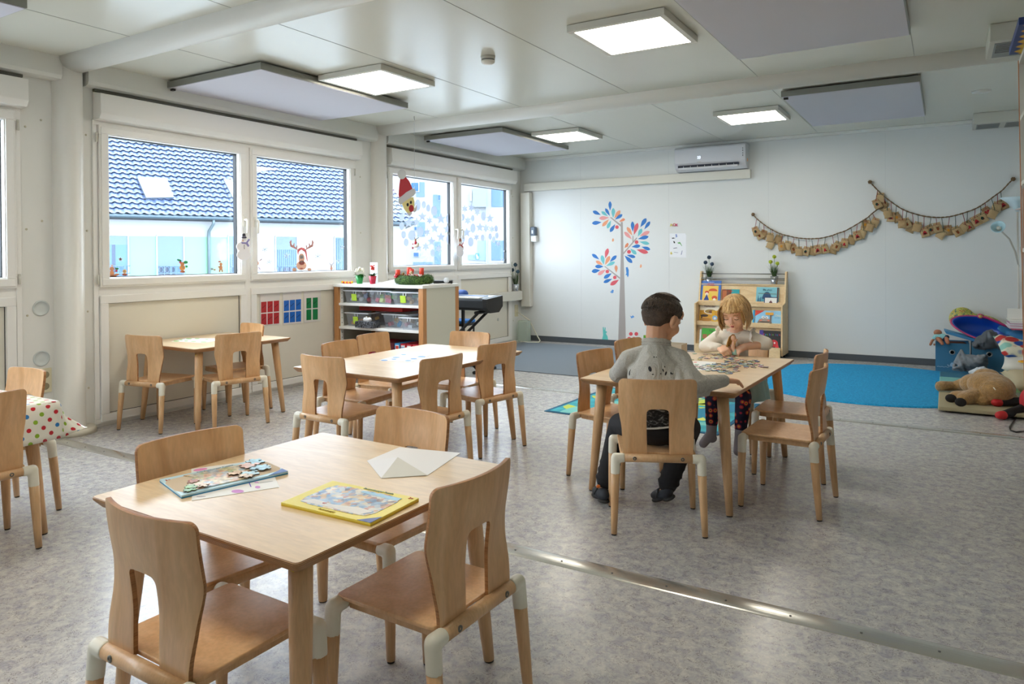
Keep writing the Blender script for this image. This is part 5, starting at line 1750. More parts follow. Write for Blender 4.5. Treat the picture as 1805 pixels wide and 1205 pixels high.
C7 = lambda pts: crop(pts, 170, 400, 6.685)
C8 = lambda pts: crop(pts, 400, 360, 7.52)


def sticker(name, label, parts, f, cat='window sticker'):
    p0 = P(*f([parts[0][0][0]])[0], X=GX)
    t = thing(name, label, cat, tuple(p0), 0, 'Christmas stickers on the near window')
    for k, (poly, col) in enumerate(parts):
        flat('shape', f(poly), film(col, 0.6), 0.0004, t, X=GX, lift=0.0004 * k)
    return t


GB, GB2 = '#e8a56a', '#d8853f'
sticker('gingerbread_sticker', 'gingerbread man sticker sitting with a holly sprig, lower left corner of the near window', [(ell(182, 492, 26, 24), GB), (ell(180, 545, 30, 32), GB), (ell(195, 575, 42, 12), GB2), (ell(240, 560, 26, 12), GB), (ell(182, 456, 16, 14), '#f1d6d0'), (ell(240, 490, 22, 12), '#3f9a4a'), (ell(234, 515, 12, 14), '#d23a32'), (ell(182, 492, 9, 7), '#fbf3e6')], C7)
sticker('bear_sticker', 'round gingerbread bear sticker right beside the sitting gingerbread man', [(ell(332, 522, 24, 24), '#f0c37c'), (ell(332, 560, 30, 14), '#c97436'), (ell(330, 524, 12, 10), '#f8e6c0')], C7)
sticker('star_sticker', 'small red and white gingerbread star sticker above the gingerbread man', [(star(282, 380, 34), '#f4eae6'), (star(282, 380, 24), '#dfa08f')], C7)
sticker('elf_sticker', 'gingerbread sticker with green holly leaves in the middle of the near window\'s left pane', [(ell(1012, 435, 26, 24), GB), (ell(1012, 480, 34, 32), '#f3b04a'), (ell(1015, 525, 30, 14), GB2), (ell(975, 392, 30, 12, 20), '#3fae6a'), (ell(1050, 415, 26, 18), '#3fae6a'), (ell(1060, 465, 14, 14), '#3fae6a'), (ell(985, 415, 14, 12), '#d8402f'), (ell(1018, 478, 12, 10), '#f6e0c8')], C7)
sticker('snowflake_sticker', 'two small brown snowflake stickers left of the gingerbread boy', [(star(1363, 495, 26, 6, 0.35), '#b9a9b0'), (star(1393, 502, 22, 6, 0.35), '#d9a77f')], C7)
sticker('gingerbread_sticker', 'gingerbread boy sticker with a red bow near the snowman ornament', [(ell(1467, 437, 18, 18), GB), (ell(1465, 480, 22, 28), GB), (ell(1452, 515, 9, 16), GB2), (ell(1480, 515, 9, 16), GB2), (ell(1450, 408, 18, 9), '#d24a4a'), (ell(1440, 470, 12, 7), GB2)], C7)
# big reindeer
an = lambda s_, ox: [(ox + s_ * x, y) for x, y in [(60, 615), (20, 590), (-45, 560), (-55, 500), (-40, 475), (-30, 478), (-28, 530), (-10, 545), (0, 515), (12, 518), (8, 555), (30, 575), (38, 540), (50, 545), (45, 590), (70, 605)]]
sticker('reindeer_sticker', 'large reindeer sticker with antlers and Santa hat looking in over the right pane edge', [
    (an(1, 885), '#dca695'), (an(-1, 1095), '#dca695'),
    ([(940, 680), (930, 620), (950, 585), (985, 570), (1025, 580), (1055, 620), (1072, 770), (1055, 740), (1045, 680), (1030, 630), (985, 600), (955, 625)], '#f0867f'),
    (ell(988, 715, 40, 65), '#f2c3a4'), (ell(986, 810, 68, 62), '#f2c3a4'), (ell(978, 698, 14, 26), '#fbfbfb'), (ell(1000, 698, 14, 26), '#fbfbfb'), (ell(980, 700, 5, 8), '#5f7f9a'), (ell(997, 700, 5, 8), '#5f7f9a'), (ell(988, 775, 36, 30), '#ee8b86'), (ell(984, 760, 16, 8), '#f9e9e6'), (ell(984, 848, 20, 9), '#e2736f'), (ell(890, 865, 30, 22), '#eec0a0'), (ell(1088, 862, 28, 20), '#eec0a0')], C8)
sticker('reindeer_sticker', 'small reindeer sticker at the left edge of the near window\'s right pane', [(ell(402, 780, 24, 28), '#f2c3a4'), (ell(395, 850, 18, 38), '#f2c9a8'), ([(385, 745), (380, 705), (390, 712), (400, 740)], '#b98279'), ([(425, 745), (465, 715), (460, 735), (430, 752)], '#b98279'), (ell(393, 787, 11, 10), '#e86f6b'), (ell(430, 850, 8, 26, -35), '#e3c8d8')], C8)
sticker('reindeer_sticker', 'tiny reindeer sticker at the lower right corner of the near window', [(ell(1383, 815, 14, 16), '#f7e6dc'), (ell(1384, 850, 16, 20), '#ecb699'), ([(1375, 805), (1350, 775), (1356, 772), (1380, 798)], '#a58a96'), ([(1392, 805), (1418, 772), (1412, 770), (1386, 798)], '#a58a96'), (ell(1383, 822, 7, 6), '#ef7b45')], C8)
for i, (x, y, r, w) in enumerate(((790, 680, 42, 'over the curtained window'), (500, 595, 38, 'upper left of the right pane'), (555, 765, 34, 'lower left of the right pane'), (1200, 690, 38, 'right of the big reindeer'), (1475, 755, 30, 'lower right of the right pane'), (1525, 570, 28, 'upper right of the right pane'))):
    q = []
    arms = []
    for k in range(6):
        a = math.radians(60 * k + 30)
        arms.append([(x + r * math.cos(a) - 3 * math.sin(a), y + r * math.sin(a) + 3 * math.cos(a)), (x + r * math.cos(a) + 3 * math.sin(a), y + r * math.sin(a) - 3 * math.cos(a)), (x + 3 * math.sin(a), y - 3 * math.cos(a)), (x - 3 * math.sin(a), y + 3 * math.cos(a))])
        for sgn in (-1, 1):
            bx_, by_ = x + .62 * r * math.cos(a), y + .62 * r * math.sin(a)
            a2 = a + sgn * 0.8
            arms.append([(bx_, by_), (bx_ + .32 * r * math.cos(a2) - 3 * math.sin(a2), by_ + .32 * r * math.sin(a2) + 3 * math.cos(a2)), (bx_ + .32 * r * math.cos(a2) + 3 * math.sin(a2), by_ + .32 * r * math.sin(a2) - 3 * math.cos(a2))])
    sticker('snowflake_sticker', 'white snowflake sticker %s of the near window' % w if 'pane' not in w else 'white snowflake sticker, %s of the near window' % w, [(a_, '#f6fafc' if i in (0, 4, 5) else '#dfe9ee') for a_ in arms], C8)
for i, (x, y, r) in enumerate(((735, 885, 30), (735, 990, 26), (700, 985, 22))):
    sticker('snowflake_sticker', 'small white snowflake sticker in the right corner of the far window, %s' % ('uppermost', 'lowest at the edge', 'lowest further in')[i], [(star(x, y, r, 6, 0.3), '#f4f8fc')], C6)

# hanging ornaments
def plate_shape(poly, f, X, col, t, name='shape', th=0.004, lift=0.0):
    return flat(name, f(poly), mat(col, 0.6), th, t, X=X, lift=lift)


for X, f, lab, sc, pos in ((XL + 0.09, C7, 'white paper snowman with purple scarf hanging from the handle of the near window', 1, 'near'),):
    p0 = P(429, 425, X=X)
    t = thing('snowman_ornament', lab, 'ornament', tuple(p0))
    F = lambda pts: crop(pts, 400, 360, 7.52)
    plate_shape(ell(220, 670, 90, 72), F, X, '#f3f2f6', t, 'belly')
    plate_shape(ell(215, 560, 92, 70), F, X, '#f3f2f6', t, 'chest', lift=0.0005)
    plate_shape(ell(220, 480, 38, 36), F, X, '#f6f5f8', t, 'head', lift=0.001)
    plate_shape([(184, 440), (198, 432), (200, 395), (215, 385), (236, 388), (242, 430), (258, 440), (240, 452), (200, 452)], F, X, '#3a3844', t, 'hat', lift=0.0045)
    plate_shape([(198, 425), (242, 422), (243, 432), (198, 434)], F, X, '#8a86a0', t, 'hat_band', lift=0.0085)
    plate_shape([(185, 500), (255, 505), (250, 525), (192, 520)], F, X, '#8f88bf', t, 'scarf', lift=0.0045)
    plate_shape([(250, 500), (285, 455), (294, 470), (268, 510), (290, 550), (275, 562), (250, 525)], F, X, '#8f88bf', t, 'scarf', lift=0.0045)
    plate_shape([(212, 478), (190, 486), (212, 490)], F, X, '#d8803a', t, 'nose', lift=0.005)
    for x, y, r in ((208, 468, 4), (232, 468, 4), (223, 545, 5), (223, 565, 5), (224, 585, 5)): plate_shape(ell(x, y, r, r), F, X, '#1c1b22', t, 'button', lift=0.005)
    b = MB().tube([P(429, 411, X=X), P(430, 400, X=X), P(429, 378, X=XL + 0.07)], 0.0012, 5)
    keep(b.build('string', mat('#b9a98a', 0.8)), t)
X = XL + 0.10
t = thing('snowman_ornament', 'white paper snowman with red scarf hanging from the handle of the far window', 'ornament', tuple(P(811, 440, X=X)))
plate_shape(ell(203, 905, 42, 50), C6, X, '#ecebf0', t, 'belly')
plate_shape(ell(203, 850, 44, 40), C6, X, '#f0eff4', t, 'chest', lift=.0005)
plate_shape(ell(206, 790, 24, 26), C6, X, '#f4f3f5', t, 'head', lift=.001)
plate_shape([(190, 775), (192, 740), (205, 735), (218, 742), (220, 772)], C6, X, '#b07a62', t, 'hat', lift=.0045)
plate_shape([(188, 805), (225, 810), (238, 780), (243, 790), (228, 820), (240, 838), (230, 845), (215, 822), (190, 818)], C6, X, '#b5483e', t, 'scarf', lift=.0045)
plate_shape([(205, 795), (192, 798), (205, 801)], C6, X, '#d8803a', t, 'nose', lift=.005)
keep(MB().tube([P(810.5, 420, X=X), P(810.5, 396, X=XL + 0.08)], 0.0012, 5).build('string', mat('#b9a98a', 0.8)), t)

X = XL + 0.06
t = thing('santa_ornament', 'large paper Santa head with red cap hanging at the far window', 'ornament', tuple(P(715, 340, X=X)))
plate_shape([(240, 430), (268, 500), (300, 540), (330, 545), (380, 505), (385, 440), (370, 360), (300, 380)], C5, X, '#ecd990', t, 'face')
plate_shape([(222, 160), (280, 135), (320, 180), (345, 235), (360, 275), (280, 330), (212, 378), (205, 330), (212, 240)], C5, X, '#c01f2a', t, 'cap', lift=.001)
plate_shape([(200, 385), (215, 365), (240, 350), (285, 310), (330, 285), (372, 262), (390, 285), (388, 325), (360, 355), (310, 385), (270, 410), (225, 452), (205, 430)], C5, X, '#d5d1cf', t, 'fur_trim', lift=.005)
plate_shape(ell(238, 108, 46, 56), C5, X, '#dcdbd8', t, 'bobble', lift=.005)
plate_shape([(293, 535), (320, 540), (348, 528), (350, 550), (325, 578), (305, 565)], C5, X, '#d5d1cf', t, 'beard', lift=.005)
plate_shape([(362, 520), (385, 480), (398, 445), (405, 480), (398, 520), (375, 532)], C5, X, '#d5d1cf', t, 'moustache', lift=.005)
plate_shape(ell(343, 490, 25, 40), C5, X, '#b51c28', t, 'nose', lift=.006)
plate_shape(ell(303, 448, 11, 19), C5, X, '#151515', t, 'eye', lift=.005)
plate_shape(ell(339, 422, 10, 18), C5, X, '#151515', t, 'eye', lift=.005)
keep(MB().tube([P(706, 300, X=X), P(706, 293, X=XL + 0.03)], 0.0012, 5).build('string', mat('#d9d9d9', 0.8)), t)

# reindeer in a little aeroplane on a thread from the ceiling
h0 = P(730, 205, Z=ZC); z1 = P(731, 440, Y=h0.y)
t = thing('hanging_toy_plane', 'small reindeer in a white toy plane hanging on a thread from the ceiling', 'hanging toy', tuple(h0))
keep(MB().tube([h0, h0 - Vector((0, 0, 0.02)), h0 + Vector((.006, 0, -.04))], 0.004, 6).build('hook', M_STEEL), t)
keep(MB().tube([h0 - Vector((0, 0, 0.03)), z1 + Vector((0, 0, .06))], 0.0016, 5).build('thread', mat('#cfd2d6', 0.5)), t)
c = P(732.5, 433, Y=h0.y)
keep(MB().ball(c, (0.040, 0.022, 0.019), 16).ball(c + Vector((.028, -.004, .012)), (.014, .01, .012), 10).build('plane_body', mat('#e6ddcf', 0.35)), t)
keep(MB().ball(c + Vector((-.036, 0, -.02)), (.012, .006, .014), 8).ball(c + Vector((-.034, 0, .015)), (.009, .006, .012), 8).build('propeller', mat('#a01f30', 0.4)), t)
keep(MB().ball(c + Vector((.036, 0, .016)), (.008, .005, .016), 8).build('tail_fin', mat('#8fb04a', 0.4)), t)
keep(MB().lathe([(.016, 0), (.012, .03), (.003, .04)], c + Vector((.002, 0, .01)), 12).build('red_scarf', mat('#b3202f', 0.6)), t)
keep(MB().ball(c + Vector((.0, 0, .058)), (.010, .009, .012), 10).build('reindeer_head', mat('#a0714a', 0.7)), t)
keep(MB().tube([c + Vector((.0, 0, .066)), c + Vector((-.016, 0, .082))], .003, 5).tube([c + Vector((.004, 0, .066)), c + Vector((.024, 0, .074)), c + Vector((.042, 0, .084))], .003, 5).build('antlers', mat('#2b211b', 0.7)), t)

# ================================================================== CARD SHEETS BELOW THE WINDOW
C9 = lambda pts: crop(pts, 400, 460, 5.0227)
PXB = XL + 0.0005


def cardsheet(outline, cells, col, lab, dark):
    t = thing('card_sheet', lab, 'card sheet', tuple(P(*C9([outline[0]])[0], X=PXB)), 0, 'laminated card sheets under the window')
    flat('plastic_sleeve', C9(outline), mat('#e3dedb', 0.15), 0.001, t, X=PXB)
    for k, q in enumerate(cells):
        c_ = flat('card', C9(q), mat(col, 0.35), 0.0008, t, X=PXB, lift=0.001)
        if dark and not (col == '#0f7a43' and k > 1):
            a, b_, c2, d = q
            cx, cy = sum(p[0] for p in q) / 4, sum(p[1] for p in q) / 4
            for m_ in range(3):
                x0 = cx - 16 + m_ * 10; y0 = cy + 12 - m_ * 9
                flat('handwriting', C9([(x0, y0), (x0 + 4, y0 - 12), (x0 + 6, y0 - 11), (x0 + 11, y0 - 7), (x0 + 10, y0 - 5), (x0 + 5, y0 - 8), (x0 + 2, y0 + 1)]), mat('#141414', 0.6), 0.0004, c_, X=PXB, lift=0.0018)


def grid(xs, ys):
    out = []
    for j in range(len(ys)):
        for i in range(len(xs)):
            (xa, xb), (ya, yb, sl) = xs[i], ys[j]
            o_ = i * sl
            out.append([(xa, ya - o_), (xb, ya - o_ - sl * .8), (xb, yb - o_ - sl * .8), (xa, yb - o_)])
    return out


cardsheet([(292, 285), (466, 275), (466, 560), (298, 566)], grid([(302, 350), (358, 405), (413, 461)], [(362, 458, 5), (468, 565, 5)]), '#b3262c', 'sheet with six dark red name cards on the wall board below the window', True)
cardsheet([(494, 275), (660, 268), (658, 550), (497, 564)], grid([(503, 549), (556, 602), (609, 655)], [(350, 443, 5), (455, 548, 5)]), '#1764c0', 'sheet with six blue name cards on the wall board below the window', True)
cardsheet([(680, 262), (831, 255), (831, 530), (682, 545)], grid([(703, 746), (759, 803)], [(328, 420, 4), (430, 523, 4)]), '#0f7a43', 'sheet with four green name cards beside the white shelf', True)

# ================================================================== RUGS
m, nt, B, tc = nodes('grey_carpet')
nt.links.new(ramp(nt, noise(nt, tc.outputs['Object'], 260, 2), [(0.35, lin('#5d656e')), (0.65, lin('#7f8891'))]), B.inputs['Base Color'])
B.inputs['Roughness'].default_value = 0.95
o = MB().box(-5.18, -2.42, 6.66, 8.90, 0, 0.008).build('carpet', m, bevel=0.003)
tag(o, 'large flat grey carpet in the far left corner below the wall tree', 'carpet')
m, nt, B, tc = nodes('blue_pile')
nt.links.new(ramp(nt, noise(nt, tc.outputs['Object'], 60, 5, 1.0), [(0.3, lin('#0a7fb8')), (0.55, lin('#129cd4')), (0.75, lin('#2fb2e4'))]), B.inputs['Base Color'])
B.inputs['Roughness'].default_value = 0.95
bp = nt.nodes.new('ShaderNodeBump'); bp.inputs['Strength'].default_value = 0.7; bp.inputs['Distance'].default_value = 0.01
nt.links.new(noise(nt, tc.outputs['Object'], 120, 3), bp.inputs['Height']); nt.links.new(bp.outputs['Normal'], B.inputs['Normal'])
RC = (-0.62, 7.70)
pr = [(0.0, 0.014), (0.6, 0.0145), (1.13, 0.014), (1.155, 0.010), (1.16, 0.0)]
o = MB().lathe([(max(r, .001), z) for r, z in pr], (RC[0], RC[1], 0), 96, cap=False).build('round_rug', m)
tag(o, 'round bright blue rug in front of the garland wall', 'rug')
# patterned leaf rug
t = thing('leaf_rug', 'turquoise rug with yellow leaves under the children\'s table', 'rug', (-2.04, 5.5, 0))
keep(MB().prism([(-2.752, 5.045, 0), (-1.345, 4.955, 0), (-1.32, 6.15, 0), (-2.715, 6.24, 0)], (0, 0, 0.006)).build('weave', mat('#1d5f80', 0.9), bevel=0.002), t)
keep(MB().prism([(-2.715, 5.075, 0.006), (-1.375, 4.99, 0.006), (-1.35, 6.12, 0.006), (-2.68, 6.20, 0.006)], (0, 0, 0.001)).build('turquoise_field', mat('#3ea6b4', 0.9, var=0.25, vscale=9), ), t)
random.seed(31)
for k in range(34):
    x = random.uniform(-2.6, -1.45); y = random.uniform(5.12, 6.08); a = random.uniform(0, 6.28); L = random.uniform(.10, .22)
    col = random.choice(['#c5d45a', '#c5d45a', '#d8df72', '#2c86a6', '#7cc7c0', '#e6a94e'])
    poly = []
    for i in range(20):
        tt = 6.283 * i / 20
        u, v = L * math.cos(tt), L * .32 * math.sin(tt)
        X_, Y_ = x + u * math.cos(a) - v * math.sin(a), y + u * math.sin(a) + v * math.cos(a)
        poly.append((min(max(X_, -2.69), -1.37), min(max(Y_, 5.06), 6.13), 0.007 + 0.0001 * (k % 7)))
    keep(MB().prism(poly, (0, 0, 0.0008)).build('leaf_pattern', mat(col, 0.9)), t)

# ================================================================== PAPERS AND JIGSAWS ON THE TABLES
TZ = HT + 0.0006


def px2(px, z=TZ): return [P(x, y, Z=z) for x, y in px]


C10 = lambda pts: crop(pts, 270, 790, 7.22)
C11 = lambda pts: crop(pts, 480, 830, 6.685)


def jig_mat(name, stops, scale):
    m, nt, B, tc = nodes(name)
    v = nt.nodes.new('ShaderNodeTexVoronoi'); v.inputs['Scale'].default_value = scale
    nt.links.new(tc.outputs['Object'], v.inputs['Vector'])
    s = nt.nodes.new('ShaderNodeSeparateColor'); nt.links.new(v.outputs['Color'], s.inputs[0])
    c = ramp(nt, s.outputs[0], stops)
    c = mix(nt, 0.45, c, ramp(nt, noise(nt, tc.outputs['Object'], scale * 1.3, 4), [(0.35, lin('#3a4a5a')), (0.6, lin('#f2ead8'))]))
    nt.links.new(c, B.inputs['Base Color']); B.inputs['Roughness'].default_value = 0.3
    return m


def board(label, corners, frame_col, edge_col, inner, pic, name='jigsaw_board', title=None, deep=False, corner_tri=None):
    q = px2(corners, HT + 0.009)
    c = sum(q, Vector()) / 4
    t = thing(name, label, 'jigsaw puzzle', (c.x, c.y, HT), 0, 'framed jigsaw boards on the front table')
    base = [Vector((p.x, p.y, HT + 0.0005)) for p in q]
    keep(MB().prism(base, (0, 0, 0.0035)).build('cardboard_back', mat(edge_col, 0.5)), t)
    keep(MB().prism([p + Vector((0, 0, .004)) for p in base], (0, 0, 0.0045)).build('frame', mat(frame_col, 0.35)), t)
    # picture field as a bilinear patch of the board
    def at(u, v, z): return (base[0] * (1 - u) * (1 - v) + base[1] * u * (1 - v) + base[2] * u * v + base[3] * (1 - u) * v) + Vector((0, 0, z))
    u0, u1, v0, v1 = inner
    po = []
    for k in range(24):
        a = 6.283 * k / 24
        ca, sa = math.cos(a), math.sin(a)
        f = (abs(ca) ** 8 + abs(sa) ** 8) ** (-1 / 8)
        po.append(((u0 + u1) / 2 + (u1 - u0) / 2 * ca * f, (v0 + v1) / 2 + (v1 - v0) / 2 * sa * f))
    keep(MB().prism([at(u, v, 0.0086) for u, v in po], (0, 0, 0.0003)).build('tray', mat('#d0bca2', 0.8)), t)
    return t, at, po


def piece_poly(n=5, seed=0, r=0.02):
    """jigsaw piece outline: a square with knobs and hollows"""
    rnd = random.Random(seed)
    pts = []
    c = [(-1, -1), (1, -1), (1, 1), (-1, 1)]
    for i in range(4):
        a, b_ = c[i], c[(i + 1) % 4]
        d = (b_[0] - a[0], b_[1] - a[1]); nn = (d[1] / 2, -d[0] / 2)
        s = rnd.choice([-1, 1]) * 0.42
        for tt, h in ((0, 0), (.36, 0.04), (.40, .5), (.34, .9), (.42, 1.12), (.58, 1.12), (.66, .9), (.60, .5), (.64, 0.04)):
            pts.append(((a[0] + d[0] * tt + nn[0] * s * h) * r, (a[1] + d[1] * tt + nn[1] * s * h) * r))
    return pts


# blue board: corners photo (left, near, right, far)
t, at, po = board('light blue framed jigsaw board with loose pieces on it, on the front table', C10([(82, 392), (360, 600), (1716, 290), (1360, 135)]), '#bfe0ee', '#2f8fc0', (0.10, 0.90, 0.0, 1.0), None)
# (u runs along the near-left short side, v along the long side)
J1 = jig_mat('jigsaw_print_a', [(0.0, lin('#6fae5a')), (0.3, lin('#e8c98a')), (0.55, lin('#8fc4e6')), (0.8, lin('#e6a070'))], 48)
keep(MB().prism([at(u, v, 0.0090) for u, v in [(.10, .20), (.30, .26), (.45, .16), (.9, .11), (.92, .62), (.70, .70), (.62, .60), (.5, .84), (.12, .70)]], (0, 0, 0.002)).build('assembled_picture', J1), t)
keep(MB().prism([at(u, v, 0.0086) for u, v in [(0.80, 1.0), (1.0, 1.0), (1.0, 0.80)]][::1], (0, 0, 0.0006)).build('blue_corner', mat('#1d4f9a', 0.35)), t)
cdir = at(0, 1, 0) - at(0, 0, 0)
text('heading', 'Ravensburger Puzzle', 0.013, mat('#9fb0bb', 0.5), at(0.04, 0.52, 0.0089), (0, 0, math.atan2(cdir.y, cdir.x)), t)
text('age_mark', '3+', 0.014, mat('#c8402a', 0.5), at(0.14, 0.05, 0.0089), (0, 0, math.atan2(cdir.y, cdir.x)), t)
random.seed(4)
spots = [(0.75, 0.14, .014, '#7fb05a'), (0.86, 0.22, .013, '#e9c9a8'), (0.88, 0.10, .013, '#6aa860'), (0.35, 0.80, .023, '#e0b8a8'), (0.16, 0.90, .023, '#9fd0e8'), (0.60, 0.83, .023, '#a8d4ec'), (0.72, 0.70, .022, '#b8dcee'), (0.85, 0.62, .016, '#d8c0a0'), (0.50, 0.20, .013, '#b56a48'), (0.58, .58, .015, '#d8b48a')]
for k, (u, v, r, c_) in enumerate(spots):
    p = at(u, v, 0)
    tp = thing('jigsaw_piece', 'loose jigsaw piece lying on the light blue board, %s from its left end' % nth[[s_[1] for s_ in sorted(spots, key=lambda s_: s_[1])].index(v)] if [s_[1] for s_ in spots].count(v) == 1 else 'loose jigsaw piece lying on the light blue board', 'jigsaw piece', (p.x, p.y, HT + 0.0112 + 0.0028 * (k % 2)), 0.7 * k, 'loose jigsaw pieces on the blue board')
    pl = piece_poly(seed=k, r=r)
    MB().prism([(x, y, 0) for x, y in pl], (0, 0, 0.0018)).build('card_back', mat('#5a4a3c', 0.8), tp)
    MB().prism([(x, y, 0.0018) for x, y in pl], (0, 0, 0.0004)).build('print', mat(c_, 0.3, var=0.35, vscale=40), tp)

# yellow board
t, at, po = board('yellow framed jigsaw board with a busy blue town picture on the front table', C11([(103, 368), (1155, 612), (1726, 318), (710, 113)]), '#ecdb5a', '#d8b81e', (0.10, 0.90, 0.12, 0.90), None)
J2, nt, B, tc = nodes('jigsaw_print_b')
v = tc.outputs['Object']
vo = nt.nodes.new('ShaderNodeTexVoronoi'); vo.inputs['Scale'].default_value = 70; nt.links.new(v, vo.inputs['Vector'])
sc_ = nt.nodes.new('ShaderNodeSeparateColor'); nt.links.new(vo.outputs['Color'], sc_.inputs[0])
c = ramp(nt, sc_.outputs[0], [(0.0, lin('#2a5f9e')), (0.3, lin('#6fb0e2')), (0.5, lin('#e9e6dc')), (0.68, lin('#e8c070')), (0.82, lin('#c9503a')), (1, lin('#3a4452'))])
nt.links.new(mix(nt, 0.4, c, ramp(nt, noise(nt, v, 30, 4), [(0.3, lin('#34506e')), (0.65, lin('#f4efe2'))])), B.inputs['Base Color']); B.inputs['Roughness'].default_value = 0.25
keep(MB().prism([at(u, v_, 0.0088) for u, v_ in po], (0, 0, 0.0006)).build('picture', J2), t)
keep(MB().prism([at(u, v_, 0.0092) for u, v_ in [(.12, .16), (.42, .16), (.62, .10 + .05), (.80, .15), (.86, .30), (.70, .34), (.45, .26), (.20, .30)]], (0, 0, 0.0005)).build('pale_street', mat('#ddd9d2', 0.3)), t)
keep(MB().prism([at(u, v_, 0.0092) for u, v_ in [(.45, .86), (.88, .87), (.88, .76), (.45, .80)]], (0, 0, 0.0005)).build('sky_strip', mat('#8fc6e6', 0.3)), t)
keep(MB().prism([at(u, v_, 0.0086) for u, v_ in [(0.86, 0.0), (1.0, 0.0), (1.0, 0.22)]], (0, 0, 0.0008)).build('blue_corner', mat('#1d4a9a', 0.35)), t)
cdir = at(1, 0, 0) - at(0, 0, 0)
for body, u, v_, sz, c_ in (('Ravensburger Puzzle', .58, .952, .0125, '#a9b4b0'), ('3+', .95, .93, .014, '#c8402a'), ('47', .36, .235, .012, '#c43040'), ('Ravensburger', .5, .055, .010, '#c0a428')):
    text('heading' if sz > .0122 else 'mark', body, sz, mat(c_, 0.5), at(u, v_, 0.0098), (0, 0, math.atan2(cdir.y, cdir.x)), t)

# papers
def sheet(name, px, label, marks=(), col='#efeeec', z=HT + 0.0004, curl=0.0):
    q = px2(px, z)
    c = sum(q, Vector()) / len(q)
    t = thing(name, label, 'paper', (c.x, c.y, HT))
    keep(MB().prism([Vector((p.x, p.y, z)) for p in q], (0, 0, 0.0006)).build('sheet', mat(col, 0.55)), t)
    for k, (poly, cc) in enumerate(marks):
        keep(MB().prism([Vector((p.x, p.y, z + .0006)) for p in px2(poly, z)], (0, 0, 0.0002 + .00005 * k)).build('drawn_mark', mat(cc, 0.6)), t)
    return t


sheet('drawing_sheet', C10([(490, 665), (495, 608), (485, 262), (1180, 170), (1545, 355), (1605, 495)]), 'white sheet with pink and purple scribbles sticking out under the blue jigsaw board', [
    (C10(ell(1075, 548, 80, 22)), '#cf8fd0'), (C10(ell(1330, 495, 34, 16)), '#cf8fd0'), (C10(ell(600, 272, 90, 16, -8)), '#e58fc4'), (C10(ell(1315, 435, 28, 8)), '#d8a0d8'), (C10([(1212, 428), (1222, 425), (1250, 490), (1240, 494)]), '#5a48c0'), (C10(ell(610, 615, 60, 6, -3)), '#c5c0cc'), (C10(ell(1430, 430, 100, 6, -8)), '#c9c9cc')])
# folded white paper: lies flat with one corner folded over
q = px2([(647, 812), (672, 843), (753, 838), (812, 798), (704, 788)], HT + .0006)
t = thing('folded_paper', 'folded white sheet of paper on the front table in front of the far chair', 'paper', tuple(q[0]))
keep(MB().prism([q[0], q[1], q[2], q[3], q[4]], (0, 0, 0.0006)).build('sheet', mat('#f0eff0', 0.5)), t)
r_ = px2([(672, 843), (701, 813), (753, 838)], HT + .0006)
keep(MB().add([r_[0] + Vector((0, 0, .001)), r_[1] + Vector((0, 0, .014)), r_[2] + Vector((0, 0, .002))], [(0, 1, 2)]).build('folded_flap', mat('#dcd9cf', 0.6)), t)
r2_ = px2([(647, 812), (672, 843), (701, 813)], HT + .0006)
keep(MB().add([r2_[0] + Vector((0, 0, .001)), r2_[1] + Vector((0, 0, .0012)), r2_[2] + Vector((0, 0, .0138))], [(0, 1, 2)]).build('folded_flap', mat('#efeef0', 0.6)), t)

C12 = lambda pts: crop(pts, 500, 560, 4.011)
sheet('dotted_sheet', C12([(672, 300), (835, 255), (1070, 255), (960, 290), (900, 315)]), 'white sheet with light blue spots on the middle table', [
    (C12(ell(*e)), '#7fb0e8') for e in ((712, 300, 24, 4), (795, 280, 26, 4), (848, 260, 18, 3), (920, 290, 24, 4), (880, 303, 22, 3.5), (975, 275, 28, 4), (780, 293, 18, 3))])
C13 = lambda pts: crop(pts, 290, 580, 8.595)
sheet('dotted_sheet', C13([(95, 185), (330, 135), (790, 140), (870, 160), (600, 205)]), 'white sheet with light green spots on the table below the near window', [
    (C13(ell(*e)), '#9fd07a') for e in ((180, 180, 46, 7), (370, 145, 44, 6), (495, 145, 38, 5), (330, 180, 30, 5), (440, 187, 42, 5), (590, 195, 48, 6), (640, 155, 30, 5), (250, 162, 24, 4))])

# scattered pieces where the children sit
C14 = lambda pts: crop(pts, 1180, 600, 9.025)
sheet('template_sheet', C14([(285, 325), (560, 330), (745, 345), (690, 475), (400, 470)]), 'white sheet with red marks under the scattered pieces on the children\'s table', [
    (C14(ell(410, 347, 30, 6)), '#e0706a'), (C14(ell(655, 437, 26, 5)), '#e0706a'), (C14(ell(490, 445, 60, 8)), '#e6b8b8'), (C14(ell(330, 395, 20, 5)), '#e6a0a0')])
random.seed(17)
JC = ['#6f9fc8', '#b7c8d0', '#e2d28a', '#c97a86', '#8fb89a', '#e0dcd0', '#4a7ab8', '#d9a7a0', '#9fb8a8', '#8a6fa8', '#b8d0c4', '#efe6c0']
spots = []
regions = [(1100, 390, 420, 60, 62), (1150, 340, 280, 40, 26), (700, 255, 250, 40, 22), (450, 300, 200, 12, 5), (600, 420, 230, 55, 22), (850, 480, 260, 30, 20), (950, 275, 150, 25, 10), (545, 572, 70, 8, 2), (1510, 425, 60, 8, 3), (430, 215, 40, 5, 1), (960, 525, 60, 10, 4)]
for (cx, cy, rx, ry, n) in regions:
    for k in range(n):
        for _ in range(20):
            a, r = random.uniform(0, 6.283), random.random() ** .5
            x, y = cx + rx * r * math.cos(a), cy + ry * r * math.sin(a)
            p = P(*C14([(x, y)])[0], Z=HT)
            if all((p.x - q.x) ** 2 + (p.y - q.y) ** 2 > 0.012 ** 2 for q in spots) or _ == 19:
                spots.append(p); break
M_JB = mat('#6a5a4a', 0.8)
